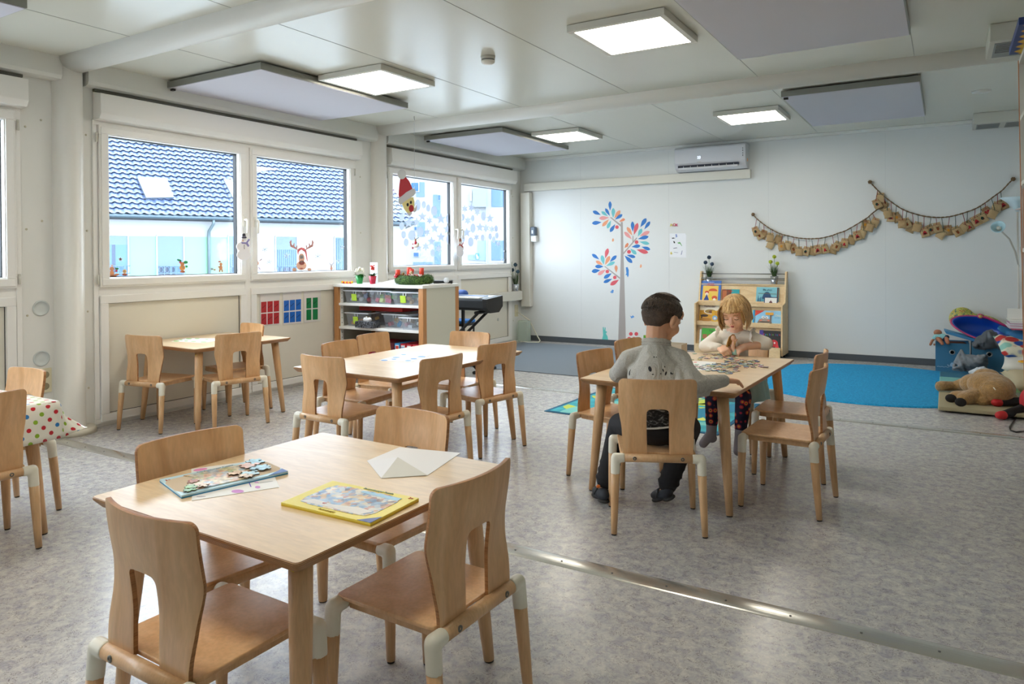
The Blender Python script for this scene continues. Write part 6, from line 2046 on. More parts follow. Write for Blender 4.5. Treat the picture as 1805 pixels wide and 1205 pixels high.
variants = [piece_poly(seed=s_, r=0.0105) for s_ in range(6)]
for k, p in enumerate(spots):
    pl = variants[k % 6]
    lay = sum(1 for q in spots[:k] if (p.x - q.x) ** 2 + (p.y - q.y) ** 2 < 0.016 ** 2)
    b = MB().prism([(x, y, 0) for x, y in pl], (0, 0, 0.0018), 0).prism([(x, y, 0.0018) for x, y in pl], (0, 0, 0.0004), 1)
    o = b.build('jigsaw_piece', [M_JB, mat(JC[(k * 7) % 12], 0.3, var=0.45, vscale=130)])
    o.location = (p.x, p.y, HT + 0.0008 + 0.0022 * lay)
    o.rotation_euler = (random.uniform(-.05, .05), random.uniform(-.05, .05), random.uniform(0, 6.28))
    tag(o, 'small loose jigsaw piece in the scattered heap on the children\'s table', 'jigsaw piece', 'jigsaw pieces scattered on the children\'s table')
o = MB().prism(px2(C14([(490, 618), (660, 635), (655, 642), (490, 625)]), HT + .001), (0, 0, 0.004)).build('white_rod', mat('#dfe4e6', 0.4))
tag(o, 'thin white strip on the children\'s table beside the boy\'s sleeve', 'strip')
# puzzle box standing at the far left end of the table
t = thing('jigsaw_box', 'open jigsaw box with green picture lid on the far end of the children\'s table', 'box', (-1.56, 4.62, HT))
for x0, x1, y0, y1 in ((-1.67, -1.47, 4.56, 4.565), (-1.67, -1.47, 4.675, 4.68), (-1.67, -1.665, 4.565, 4.675), (-1.475, -1.47, 4.565, 4.675)):
    keep(MB().box(x0, x1, y0, y1, HT + .001, HT + 0.062).build('box_wall', mat('#c9bfae', 0.7)), t)
keep(MB().box(-1.665, -1.475, 4.565, 4.675, HT + .001, HT + 0.004).build('box_floor', mat('#b9ae9c', 0.7)), t)
m, nt, B, tc = nodes('jungle_print')
nt.links.new(ramp(nt, noise(nt, tc.outputs['Object'], 26, 3, 1.0), [(0.36, lin('#1f5fb0')), (0.45, lin('#2e9a3a')), (0.55, lin('#3fae2c')), (0.62, lin('#e0b030')), (0.70, lin('#c83a2a'))]), B.inputs['Base Color'])
keep(MB().box(-1.72, -1.565, 4.535, 4.555, HT + .001, HT + 0.115).build('lid', m, bevel=0.001), t)

# ================================================================== RIGHT-HAND SIDE
t = thing('tall_shelf', 'tall beech-edged shelf at the right photo edge', 'shelf', (0.6, 4.3, 0))
TX, TY0, TY1, TH = 0.383, 3.62, 4.93, 2.32
M_TS = mat('#c9c7bf', 0.5)
for y in (TY0, TY1 - 0.022):
    keep(MB().box(TX, XR - 0.02, y, y + 0.022, 0, TH).build('side_panel', M_TS), t)
    keep(MB().box(TX - 0.003, TX, y, y + 0.022, 0, TH).build('edge_strip', mat('#b5703c', 0.5)), t)
keep(MB().box(XR - 0.04, XR - 0.02, TY0, TY1, 0, TH).build('back_board', M_TS), t)
for z in (0.06, 0.45, 0.85, 1.25, 1.62, 1.98, TH - 0.022):
    keep(MB().box(TX, XR - 0.04, TY0 + .022, TY1 - .022, z, z + 0.022).build('shelf_board', M_TS), t)
keep(MB().box(TX + .004, TX + .024, TY0 + .5, TY1 - .03, 0.5, 1.60).build('door', mat('#8a5530', 0.5)), t)
for k, (z, n_) in enumerate(((1.642, 5), (2.002, 4))):
    for i in range(n_):
        o = MB().box(TX + .03, TX + .3, TY1 - .30 - i * .22, TY1 - .06 - i * .22, z + .001, z + 0.2 + .02 * (i % 2)).build('file_box', mat('#e0ddd2', 0.6), bevel=0.003)
        tag(o, 'white file box on the %s board of the tall right shelf, %s from the back' % (('lower', 'upper')[k], nth[i]), 'file box', 'file boxes in the tall right shelf')
m, nt, B, tc = nodes('flame_print')
sp = nt.nodes.new('ShaderNodeSeparateXYZ'); nt.links.new(tc.outputs['Object'], sp.inputs[0])
w = nt.nodes.new('ShaderNodeMath'); w.operation = 'MULTIPLY'; w.inputs[1].default_value = 60; nt.links.new(sp.outputs['Y'], w.inputs[0])
sn = nt.nodes.new('ShaderNodeMath'); sn.operation = 'SINE'; nt.links.new(w.outputs[0], sn.inputs[0])
ad = nt.nodes.new('ShaderNodeMath'); ad.operation = 'MULTIPLY_ADD'; ad.inputs[1].default_value = 0.012; nt.links.new(sn.outputs[0], ad.inputs[0]); nt.links.new(sp.outputs['X'], ad.inputs[2])
nt.links.new(ramp(nt, ad.outputs[0], [(0.0, lin('#27407e')), (0.030, lin('#27407e')), (0.036, lin('#e8a91c')), (0.055, lin('#f2d24a'))]), B.inputs['Base Color'])
bx0 = MB().box(0, 0.42, 0, 0.62, 0, 0.035)
o = bx0.build('game_box', m, bevel=0.002)
o.location = (TX - 0.082, 4.20, TH + 0.012); tag(o, 'flat blue game box with yellow flames lying on top of the tall right shelf', 'game box')

bpy.context.view_layer.update()
ts = [q for q in bpy.data.objects if q.name == 'tall_shelf'][0]; ts.rotation_euler[1] = -0.0135
# floor lamp
t = thing('floor_lamp', 'white floor lamp with uplight bowl and a small reading arm in the right back corner', 'floor lamp', (0.640, 9.0, 0))
MB().lathe([(0.12, 0), (0.12, 0.012), (0.02, 0.024)], (0, 0, 0), 32).build('base', mat('#d5d3cb', 0.4), t)
MB().tube([(0, 0, 0.02), (-.002, 0, 1.0), (-.01, 0, 1.68)], 0.009, 12).build('pole', mat('#d8d5cb', 0.35), t)
M_SHADE = mat('#cfe3ea', 0.35, emis=0.0)
b = MB().lathe([(0.012, 1.66), (0.035, 1.69), (0.09, 1.755), (0.152, 1.805), (0.148, 1.807), (0.085, 1.765), (0.03, 1.70)], (-.01, 0, 0), 36, cap=False)
b.build('bowl_shade', M_SHADE, t)
MB().tube([(0, 0, 1.10), (-.03, -.01, 1.25), (-.08, -.03, 1.38), (-.145, -.05, 1.455)], 0.008, 10).build('reading_arm', mat('#b9b6ab', 0.4), t)
Mr = Matrix.Translation((-.165, -.075, 1.475)) @ Euler((math.radians(65), 0, math.radians(-15))).to_matrix().to_4x4()
MB().lathe([(0.012, 0.0), (0.03, 0.008), (0.055, 0.045), (0.066, 0.075), (0.063, 0.076), (0.05, 0.045), (0.02, 0.015)], (0, 0, 0), 28, 0, Mr, cap=False).build('reading_shade', mat('#bfe0ea', 0.3), t)
MB().lathe([(0.014, 0.01), (0.022, 0.03), (0.018, 0.055), (0.002, 0.06)], (0, 0, 0), 18, 0, Mr).build('bulb', mat('#c9c9bd', 0.3), t)
MB().tube([(.012, 0, 1.3), (.04, 0, 1.1), (.02, .01, .9), (.03, .0, .7), (.015, 0, .5), (.02, 0, .1)], 0.004, 6).build('cord', mat('#d8d5cb', 0.5), t)
t = thing('side_lamp', 'pinkish white plate lamp shade cut by the right photo edge', 'lamp', (0.80, 8.6, 0))
MB().tube([(0, 0, 0), (0, 0, 1.66)], 0.009, 10).build('pole', mat('#d8d5cb', 0.35), t)
MB().lathe([(0.13, 0), (0.13, 0.014), (0.02, 0.024)], (0, 0, 0), 28).build('base', mat('#d8d5cb', 0.4), t)
MB().lathe([(0.02, 1.74), (0.11, 1.70), (0.22, 1.665), (0.215, 1.66), (0.10, 1.69), (0.015, 1.70), (0.008, 1.64)], (0, 0, 0), 32, cap=False).build('shade', mat('#e3d3cf', 0.5), t)

# play mat with coloured bands
MX0, MX1 = -0.055, 1.10
t = thing('play_mat', 'folded play mat of beige, green and teal fields lying under the plush dog', 'play mat', (0.5, 7.5, 0))
for y0, y1, c_, nm in ((6.52, 7.22, '#a39878', 'beige_field'), (7.22, 7.50, '#76796a', 'grey_field'), (7.50, 7.68, '#7fa872', 'green_field'), (7.68, 8.12, '#72b0ac', 'teal_field'), (8.12, 8.46, '#2f6e8c', 'blue_field')):
    o = MB().box(MX0, MX1, y0, y1, 0.0155, 0.045).build(nm, mat(c_, 0.7, bump=0.15, bscale=12), bevel=0.008)
    keep(o, t)

# two blue storage bins
M_BIN = mat('#3b7596', 0.75, bump=0.1, bscale=200)
def storage_bin(x0, x1, y0, label, whale=False):
    t = thing('fabric_bin', label, 'storage bin', ((x0 + x1) / 2, y0 + .16, 0), 0, 'blue fabric bins by the back wall')
    b = MB(); h = 0.31; w = 0.006
    b.box(x0, x1, y0, y0 + w, 0, h); b.box(x0, x1, y0 + .32 - w, y0 + .32, 0, h); b.box(x0, x0 + w, y0 + w, y0 + .32 - w, 0, h); b.box(x1 - w, x1, y0 + w, y0 + .32 - w, 0, h); b.box(x0 + w, x1 - w, y0 + w, y0 + .32 - w, 0, w)
    keep(b.build('bin_body', M_BIN), t)
    cx = (x0 + x1) / 2
    Mx = Matrix.Translation((cx - .0, y0 - 0.001, 0.215)) @ Matrix.Rotation(math.pi / 2, 4, 'X')
    keep(MB().lathe([(0.017, 0), (0.026, 0.004), (0.027, 0.0)], (0, 0, 0), 24, 0, Mx, cap=False).build('grommet', M_STEEL), t)
    keep(MB().lathe([(0.016, 0.0004), (0.002, 0.0004)], (0, 0, 0), 18, 0, Mx).build('grommet_hole', M_BLACK), t)
    if whale:
        y = y0 - .0006
        keep(MB().prism([(x0 + .13 + dx, y, .075 + dz) for dx, dz in [(0.0, 0.0), (.0, .018), (.012, .034), (.030, .036), (.045, .024), (.05, .0), (.04, -.008), (-.0, -.006), (-.012, .004), (-.022, .016), (-.026, .006), (-.014, -.006)]], (0, -.0006, 0)).build('whale_print', mat('#8fb2cc', 0.8)), t)
        pts = [(x0 + .012 + .016 * k, y, .058 + .006 * (k % 2)) for k in range(8)]
        keep(MB().tube(pts, .0025, 5).build('wave_print', mat('#a9c6dc', 0.8)), t)
    return t


storage_bin(-0.095, 0.205, 8.70, 'blue fabric bin with a grommet and a small whale, left of the pair', True)
storage_bin(0.225, 0.525, 8.70, 'blue fabric bin on the right of the pair, half covered by grey cloth')
o = MB().prism([P(*q, Y=8.78) for q in ((1664, 582), (1668, 588), (1722, 603), (1723, 598))], (0, 0.22, 0)).build('bin_lid', mat('#4a9ad0', 0.5))
tag(o, 'light blue lid lying slanted across the left fabric bin', 'lid')
# blue plastic baby bath lying on its side inside a patterned changing mat
Mb = Matrix.Translation(P(1727, 577, Y=8.76)) @ Euler((math.radians(52), math.radians(14), 0)).to_matrix().to_4x4()
b = MB()
vs, fs = [], []
for (r, z) in ((0.02, -.11), (0.7, -.105), (0.88, -.05), (1.0, 0.0), (1.05, 0.004), (1.05, -.004), (1.0, -0.01), (0.86, -.065), (0.66, -.118), (0.02, -.122)):
    for k in range(36):
        a = 6.283 * k / 36
        vs.append((0.235 * r * math.cos(a), 0.118 * r * math.sin(a) * (1 + 0.18 * math.cos(a)), z))
for i in range(9):
    for k in range(36):
        fs.append((i * 36 + k, i * 36 + (k + 1) % 36, (i + 1) * 36 + (k + 1) % 36, (i + 1) * 36 + k))
b.add(vs, fs, 0, True, Mb)
tag(b.build('baby_bath', mat('#1346a8', 0.3)), 'deep blue plastic doll bath lying tipped on top of the bins', 'doll bath')
m, nt, B, tc = nodes('busy_print')
nt.links.new(ramp(nt, noise(nt, tc.outputs['Object'], 38, 3, 1.0), [(0.35, lin('#2f5f7a')), (0.46, lin('#9fa83a')), (0.55, lin('#c9c06a')), (0.64, lin('#b8643a'))]), B.inputs['Base Color'])
cc = P(1690, 562, Y=8.97)
t = thing('doll_carrier', 'doll carrier with yellow-green print and pink piping behind the blue bath', 'doll carrier', tuple(cc))
blob('padded_shell', [('e', cc + Vector((0.03, 0.06, 0.0)), (.125, .06, .125), (0, 20, 0)), ('e', cc + Vector((0.22, 0.06, -0.04)), (.20, .06, .09), (0, 14, 0))], m, 0.012, 4, t)
pts = [Mb @ Vector((0.258 * math.cos(a), 0.134 * math.sin(a) * (1 + 0.18 * math.cos(a)), -.004)) for a in [6.283 * k / 36 for k in range(9, 29)]]
keep(MB().tube(pts, 0.009, 8).build('pink_piping', mat('#c24a78', 0.6)), t)
pts = [P(x, y, Y=8.80) for x, y in ((1728, 557), (1740, 560), (1755, 566), (1768, 572), (1777, 577))]
t = thing('toy_hairbrush', 'pink toy handle with a round end lying on the blue bath', 'toy', tuple(pts[0]))
keep(MB().tube(pts, [0.014, 0.012, 0.013, 0.013, 0.010], 10).build('handle', mat('#b02a68', 0.35)), t)
keep(MB().ball(pts[0], (0.03, 0.02, 0.026), 14).build('round_end', mat('#b02a68', 0.35)), t)
keep(MB().ball(pts[0] + Vector((0, -.012, 0)), (0.02, 0.012, 0.017), 12).build('picture_dot', mat('#cfae5a', 0.5)), t)


def cloth_heap(name, label, px, Y, depth, col, folds=5, seed=1, cat='cloth'):
    """rumpled cloth: a field of overlapping folds inside a photo outline, with real thickness"""
    random.seed(seed)
    q = [P(x, y, Y=Y) for x, y in px]
    c = sum(q, Vector()) / len(q)
    pr = []
    for k in range(len(q)):
        a, b2 = q[k], q[(k + 1) % len(q)]
        pr.append(('c', tuple(a.lerp(c, .12)), .016, tuple(b2.lerp(c, .12)), .016))
    h_ = len(q) // 2
    for k in range(folds):
        f_ = (k + .5) / folds
        e1 = q[:h_ + 1]; e2 = [q[0]] + q[:h_ - 1:-1]
        def along(e, f):
            x = f * (len(e) - 1); i_ = min(int(x), len(e) - 2)
            return e[i_].lerp(e[i_ + 1], x - i_)
        a, b2 = along(e1, f_).lerp(c, .08), along(e2, f_).lerp(c, .08)
        if (a - b2).length < .02: continue
        prev = None
        ph = random.uniform(0, 6)
        for m_ in range(7):
            t_ = m_ / 6
            p_ = a.lerp(b2, t_) + Vector((.008 * math.sin(t_ * 5 + ph), -depth * math.sin(math.pi * t_) * random.uniform(.75, 1.0), .012 * math.sin(t_ * 6 + ph)))
            if prev is not None: pr.append(('c', tuple(prev), .0135, tuple(p_), .0135))
            prev = p_
    xs = [p.x for p in q]; zs = [p.z for p in q]
    pr.append(('e', tuple(c + Vector((0, depth * .15, 0))), ((max(xs) - min(xs)) * .40, depth * 1.2, (max(zs) - min(zs)) * .36)))
    o = blob(name, pr, mat(col, 0.9, bump=0.2, bscale=90, var=0.18, vscale=14), 0.006, 2)
    o.name = name
    return tag(o, label, cat)


cloth_heap('grey_cloth', 'crumpled grey cloth lying on top of the right fabric bin', [(1712, 606), (1722, 601), (1735, 585), (1748, 580), (1755, 588), (1772, 612), (1768, 617), (1745, 603), (1735, 616), (1716, 613)], 8.66, 0.06, '#5c6166', 12, 3)
cloth_heap('striped_cloth', 'grey striped cloth slumped in front of the blue fabric bins', [(1677, 652), (1682, 635), (1692, 617), (1700, 627), (1712, 630), (1738, 625), (1743, 634), (1740, 648), (1720, 654), (1697, 653)], 8.52, 0.08, '#80858a', 14, 5)
cloth_heap('white_cloth', 'small white cloth on the mat between the dog and the grey striped cloth', [(1708, 656), (1722, 650), (1735, 647), (1742, 655), (1730, 661), (1716, 661)], 8.2, 0.05, '#cfd6dd', 5, 7)

# doll sitting over the edge of the left bin
dc_ = P(1655, 597, Y=8.69)
t = thing('baby_doll', 'brown-skinned baby doll hanging over the left edge of the blue bin', 'doll', tuple(dc_))
D_ = lambda x, y, dy=0.0: tuple(P(x, y, Y=8.69 + dy))
M_DOLL = mat('#a86a4a', 0.4, sss=0.1)
blob('body', [('e', D_(1653, 586), (.040, .036, .034)), ('c', D_(1654, 590), .02, D_(1656, 597, -.02), .035), ('c', D_(1650, 593, -.03), .016, D_(1643, 600, -.04), .014), ('c', D_(1643, 600, -.04), .014, D_(1640, 607, -.04), .014),
              ('c', D_(1654, 597, -.04), .022, D_(1660, 604, -.07), .018), ('c', D_(1668, 596, -.04), .022, D_(1671, 604, -.07), .020), ('e', D_(1661, 606, -.07), (.018, .02, .014)), ('e', D_(1651, 586, -.036), (.007, .006, .006)), ('e', D_(1647, 607, -.03), (.012, .01, .014))], M_DOLL, 0.006, 4, t)
blob('shirt', [('c', D_(1652, 593, -.012), .034, D_(1663, 594, -.012), .036), ('c', D_(1649, 593, -.03), .021, D_(1646, 596, -.035), .019)], mat('#8fc6c8', 0.8, var=0.2, vscale=60), 0.006, 3, t)
blob('trim', [('c', D_(1664, 598, -.035), .02, D_(1669, 594, -.03), .024)], mat('#1f2b44', 0.8), 0.006, 3, t)
t = thing('brown_doll', 'dark brown doll lying inside the left blue bin', 'doll', (0.08, 8.85, 0.28))
blob('body', [('c', (0.03, 8.82, 0.285), .035, (0.15, 8.84, 0.28), .04)], mat('#5a3524', 0.6), 0.01, 3, t)

# cushions, papers and bear at the right edge
def cushion(px, Z, size, rot, label, m, name='cushion'):
    c = P(px[0], px[1], Z=Z) if isinstance(px, tuple) else px
    n = 14
    vs, fs = [], []
    R = Euler([math.radians(v) for v in rot]).to_matrix().to_4x4()
    for s_ in (-1, 1):
        for j in range(n + 1):
            for i in range(n + 1):
                u, v = -1 + 2 * i / n, -1 + 2 * j / n
                e = (max(0, 1 - u ** 4) * max(0, 1 - v ** 4)) ** 0.30
                pin = 1 - 0.08 * (1 - abs(u)) * abs(v) - 0.0
                vs.append((u * size[0] * (1 - .035 * (1 - v * v)), v * size[1] * (1 - .035 * (1 - u * u)), s_ * size[2] * e))
    k = (n + 1) ** 2
    for s_ in (0, 1):
        for j in range(n):
            for i in range(n):
                a = s_ * k + j * (n + 1) + i
                fs.append((a, a + 1, a + n + 2, a + n + 1))
    o = MB().add(vs, fs, 0, True, R).build(name, m)
    bm = bmesh.new(); bm.from_mesh(o.data); bmesh.ops.remove_doubles(bm, verts=bm.verts, dist=0.0005); bmesh.ops.recalc_face_normals(bm, faces=bm.faces); bm.to_mesh(o.data); bm.free()
    o.location = c
    return tag(o, label, 'cushion')


M_FLW, nt, B, tc = nodes('flower_print')
v = nt.nodes.new('ShaderNodeTexVoronoi'); v.inputs['Scale'].default_value = 9.5; nt.links.new(tc.outputs['Object'], v.inputs['Vector'])
s_ = nt.nodes.new('ShaderNodeSeparateColor'); nt.links.new(v.outputs['Color'], s_.inputs[0])
cc_ = ramp(nt, s_.outputs[0], [(0.0, lin('#1d4fa0')), (0.35, lin('#1d4fa0')), (0.36, lin('#c23a38')), (0.75, lin('#c23a38')), (0.76, lin('#8fc4b4'))])
edge_ = ramp(nt, v.outputs['Distance'], [(0.50, (0, 0, 0)), (0.62, (1, 1, 1))])
nt.links.new(mix(nt, edge_, cc_, lin('#dcd8c0')), B.inputs['Base Color']); B.inputs['Roughness'].default_value = 0.9
cushion(Vector((0.76, 7.75, 0.12)), 0, (.30, .30, .07), (4, 0, 8), 'large beige floor cushion on the mat right of the plush dog', mat('#b9ab8c', 0.85, bump=0.1, bscale=8))
cushion(Vector((0.72, 8.05, 0.225)), 0, (.27, .22, .05), (8, 0, -6), 'white cushion with a yellow orange-slice print under the flowered cushion', mat('#d6d3c9', 0.85, bump=0.1, bscale=10))
cs = cushion(Vector((0.70, 8.30, 0.335)), 0, (.29, .20, .06), (18, 6, 10), 'cushion printed with big blue and red flowers at the right edge', M_FLW)
for k in range(7):
    a0 = 0.9 * k
for cx_, cy_ in ((0.62, 7.86),):
    ob = thing('fruit_patch', 'yellow orange-slice shape lying on the white cushion at the right edge', 'cushion patch', (cx_, cy_, 0.265))
    keep(MB().lathe([(0.07, 0.0), (0.066, 0.008), (0.002, 0.010)], (cx_, cy_, 0.263), 24).build('peel', mat('#e8b02a', 0.8)), ob)
    for k in range(6):
        a = 6.283 * k / 6
        keep(MB().prism([(cx_ + .014 * math.cos(a), cy_ + .014 * math.sin(a), .272), (cx_ + .052 * math.cos(a - .36), cy_ + .052 * math.sin(a - .36), .272), (cx_ + .052 * math.cos(a + .36), cy_ + .052 * math.sin(a + .36), .272)], (0, 0, .003)).build('slice', mat('#e09a1c', 0.8)), ob)
o = blob('blue_beanbag', [('e', (0.70, 8.45, 0.43), (.20, .16, .085)), ('c', (0.52, 8.50, .47), .04, (0.46, 8.5, .50), .03), ('c', (0.56, 8.42, .40), .04, (0.46, 8.5, .38), .02)], mat('#2a6a9a', 0.85, bump=0.2, bscale=14), 0.012, 4)
o.name = 'blue_cushion'; tag(o, 'round crumpled blue cushion under the stack of papers at the right edge', 'cushion')
random.seed(6)
for k in range(9):
    c_ = ['#b5435a', '#d8b8c8', '#e3dfe4', '#cf9fb6', '#dcdde0', '#c9a9bd', '#e6e4e2', '#e2dfdb', '#ebe8e2'][k]
    o = MB().box(-.12, .20, -.14, .14, 0, .009).build('paper_stack', mat(c_, 0.75))
    o.location = (0.635 + random.uniform(-.015, .015), 8.36, 0.515 + k * 0.0105); o.rotation_euler = (0, 0, random.uniform(-.06, .06))
    tag(o, 'sheaf of craft paper in the pile on the blue cushion, %s from the bottom' % nth[k], 'paper', 'sheaves of paper on the blue cushion')
for k, (x, h) in enumerate(((0.56, .10), (0.68, .085))):
    o = MB().box(x - .06, x + .08, 8.30 + k * .03, 8.305 + k * .03, 0.61, 0.61 + h).build('white_card', mat('#e4e1da', 0.8), bevel=0.001)
    tag(o, 'white card standing upright on the paper pile, the %s one' % ('left', 'right')[k], 'card', 'white cards on the paper pile')

# plush dog lying on its belly
pd = lambda x, y, z: tuple(P(1640 + x / 5.236, 530 + y / 5.236, Z=z))
t = thing('plush_dog', 'tan plush dog lying face down on the beige mat', 'plush toy', pd(560, 900, 0.04))
M_PLUSH = mat('#ab8450', 0.95, bump=1.0, bscale=110, var=0.22, vscale=45, sheen=0.4)
blob('body', [('e', pd(560, 790, .17), (.17, .15, .115), (0, 8, 0)), ('e', pd(430, 770, .15), (.13, .12, .09)), ('e', pd(600, 830, .15), (.13, .12, .11)), ('c', pd(350, 755, .12), .06, pd(230, 790, .07), .045), ('c', pd(230, 790, .07), .045, pd(100, 790, .075), .050),
              ('c', pd(500, 850, .12), .075, pd(310, 905, .085), .052), ('c', pd(420, 890, .09), .06, pd(235, 888, .085), .052), ('e', pd(520, 690, .21), (.10, .07, .06)),
              ('c', pd(690, 850, .13), .055, pd(745, 900, .075), .05), ('c', pd(600, 900, .08), .06, pd(480, 920, .075), .05)], M_PLUSH, 0.009, 3, t)
for q in ((205, 892, .086), (295, 928, .086)):
    c = Vector(pd(*q)) + Vector((-.012, -.042, 0.0))
    keep(MB().ball(c, (.040, .018, .034), 14).build('foot_pad', mat('#1d1a18', 0.85)), t)
keep(MB().ball(Vector(pd(63, 780, .075)), (.016, .03, .034), 12).build('foot_pad', mat('#1d1a18', 0.85)), t)
keep(MB().tube([pd(583, 800, .262), pd(600, 820, .262)], .004, 6).build('tag', mat('#e8e2d0', 0.8)), t)
# black plush limbs with red tips
t = thing('ladybird_plush', 'black and red plush toy at the right edge stretching two red-tipped limbs over the mat', 'plush toy', pd(860, 1000, .04))
M_BK = mat('#1c1a1c', 0.85)
blob('limb', [('c', pd(640, 937, .075), .030, pd(870, 925, .085), .034)], M_BK, .008, 3, t)
blob('limb', [('c', pd(680, 1052, .035), .033, pd(880, 985, .07), .036)], M_BK, .008, 3, t)
blob('red_tip', [('c', pd(600, 938, .075), .030, pd(632, 938, .075), .032)], mat('#c41f22', 0.6), .007, 3, t)
blob('red_tip', [('c', pd(636, 1056, .035), .030, pd(668, 1054, .035), .034)], mat('#c41f22', 0.6), .007, 3, t)
blob('body', [('e', pd(965, 930, .12), (.10, .10, .12))], mat('#b3202a', 0.7), .01, 3, t)
b = MB().tube([pd(850, 960, .08), pd(815, 1040, .01), pd(770, 1110, .006), pd(730, 1165, .006), pd(742, 1195, .006), pd(790, 1210, .006), pd(880, 1200, .006)], .005, 8)
tag(b.build('black_cable', M_BLACK), 'thin black cable curling on the floor at the right edge', 'cable')


# ================================================================== THE CHILDREN
def hand(W, d, n, s, k=1.0, curl=(0.5, 0.5), thumb=0.6):
    """palm, four fingers of unequal length and a thumb from the side of the palm"""
    W, d, n, s = Vector(W), Vector(d).normalized(), Vector(n).normalized(), Vector(s).normalized()
    pr = []
    Ls = [.036, .041, .038, .030]
    for i in range(4):
        off = s * (.0185 - .0125 * i) * k
        kn = W + d * (.048 - .003 * abs(i - 1)) * k + off
        pr.append(('c', tuple(W + off * .65 + d * .004 * k), .0105 * k, tuple(kn), .0088 * k))
        L = Ls[i] * k
        c1 = curl[0] + .08 * i; c2 = c1 + curl[1]
        fan = s * (.10 - .065 * i)
        p1 = kn + ((d + fan) * math.cos(c1) - n * math.sin(c1)) * L * .5
        p2 = p1 + ((d + fan) * math.cos(c2) - n * math.sin(c2)) * L * .45
        pr += [('c', tuple(kn), .0063 * k, tuple(p1), .0057 * k), ('c', tuple(p1), .0057 * k, tuple(p2), .0047 * k)]
    b0 = W + d * .014 * k + s * .018 * k
    b1 = b0 + (d * .45 + s * .8 - n * .35 * thumb).normalized() * .026 * k
    b2 = b1 + (d * .9 + s * (.5 - thumb) - n * .4 * thumb).normalized() * .021 * k
    pr += [('c', tuple(b0), .0105 * k, tuple(b1), .0082 * k), ('c', tuple(b1), .0080 * k, tuple(b2), .0064 * k)]
    return pr


def head_frame(C, yaw, pitch, roll=0):
    """local x = the person's left... y = forward, z = up"""
    return Matrix.Translation(C) @ Euler((math.radians(-pitch), math.radians(roll), math.radians(yaw)), 'XYZ').to_matrix().to_4x4()


def head_prims(H, k=1.0):
    L = lambda x, y, z: tuple(H @ (Vector((x, y, z)) * k))
    R = H.to_3x3().to_4x4()
    E = lambda c, r: ('e', L(*c), tuple(v * k for v in r), R)
    pr = [E((0, -.008, .012), (.074, .088, .082)), E((0, .022, -.030), (.058, .060, .058)), E((.030, .046, -.034), (.026, .026, .026)), E((-.030, .046, -.034), (.026, .026, .026)),
          E((0, .054, -.070), (.022, .020, .017)), E((0, .064, -.050), (.020, .016, .014)), E((0, .060, .035), (.05, .026, .032)),
          ('c', L(0, .078, .000), .0065 * k, L(0, .089, -.026), .0095 * k), E((.009, .080, -.030), (.007, .007, .006)), E((-.009, .080, -.030), (.007, .007, .006)),
          ('e', L(.083, -.010, -.018), (.006 * k, .020 * k, .030 * k), R @ Matrix.Rotation(math.radians(-24), 4, 'Z')), ('e', L(-.083, -.010, -.018), (.006 * k, .020 * k, .030 * k), R @ Matrix.Rotation(math.radians(24), 4, 'Z')),
          ('e', L(.087, -.021, -.012), (.007 * k, .009 * k, .022 * k), R), ('e', L(-.087, -.021, -.012), (.007 * k, .009 * k, .022 * k), R)]
    return pr


M_SKIN = mat('#ecbd9f', 0.5, sss=0.12, var=0.05, vscale=20)
M_SKIN2 = mat('#d39f7c', 0.5, sss=0.10, var=0.05, vscale=20)

# ---- boy, seen from behind
boy = thing('person', 'child with short dark hair in a grey shirt sitting with the back to the viewer', 'person', (-1.173, 3.232, 0))
HB = head_frame((-1.192, 3.411, 0.938), -27, 22, 0)
hb = lambda x, y, z: tuple(HB @ Vector((x, y, z)))
kb = 1.15
pel, wst, chs, nkb = (-1.155, 3.215, .445), (-1.160, 3.240, .555), (-1.185, 3.290, .69), (-1.205, 3.350, .80)
SR, EL_R, WR = (-1.085, 3.345, .745), (-1.000, 3.250, .645), (-.895, 3.440, .650)
SL, EL_L, WL = (-1.325, 3.300, .735), (-1.425, 3.395, .645), (-1.345, 3.56, .635)
KL, AL = (-1.415, 3.40, .385), (-1.475, 3.325, .085)
KR, AR = (-1.10, 3.515, .385), (-1.185, 3.415, .085)
bp_ = head_prims(HB, kb)
bp_ += [('c', hb(0, -.028, -.045), .048, nkb, .054), ('c', nkb, .058, chs, .085), ('c', chs, .088, wst, .078), ('c', wst, .074, pel, .070),
        ('c', (-1.25, 3.335, .765), .045, SL, .040), ('c', (-1.15, 3.35, .765), .045, SR, .040),
        ('c', SR, .038, EL_R, .030), ('c', EL_R, .030, WR, .020), ('c', SL, .038, EL_L, .030), ('c', EL_L, .030, WL, .020),
        ('c', (-1.19, 3.21, .43), .066, KL, .045), ('c', KL, .045, AL, .028), ('c', (-1.08, 3.23, .43), .066, KR, .045), ('c', KR, .045, AR, .028), ('c', AL, .026, (-1.50, 3.355, .05), .024), ('c', AR, .026, (-1.225, 3.445, .05), .024)]
bp_ += hand(WR, (.62, .75, -.12), (0.05, 0.1, 1), (-.75, .62, 0), 1.25, (.30, .35))
bp_ += hand(WL, (.3, .9, -.1), (0, 0, 1), (.9, -.3, 0), 1.05, (.4, .4))
blob('body', bp_, M_SKIN2, 0.0036, 3, boy)
M_GREY, nt, B, tc = nodes('grey_jersey')
v = tc.outputs['Object']
c = ramp(nt, noise(nt, v, 300, 3), [(0.3, lin('#a5a299')), (0.7, lin('#c2bfb6'))])
sp_ = ramp(nt, noise(nt, mapping(nt, v, (26, 26, 14)), 1.0, 2), [(0.245, (0.05, 0.05, 0.06)), (0.265, (1, 1, 1))])
nt.links.new(mix(nt, 1.0, c, sp_, 'MULTIPLY'), B.inputs['Base Color'])
B.inputs['Roughness'].default_value = 0.9
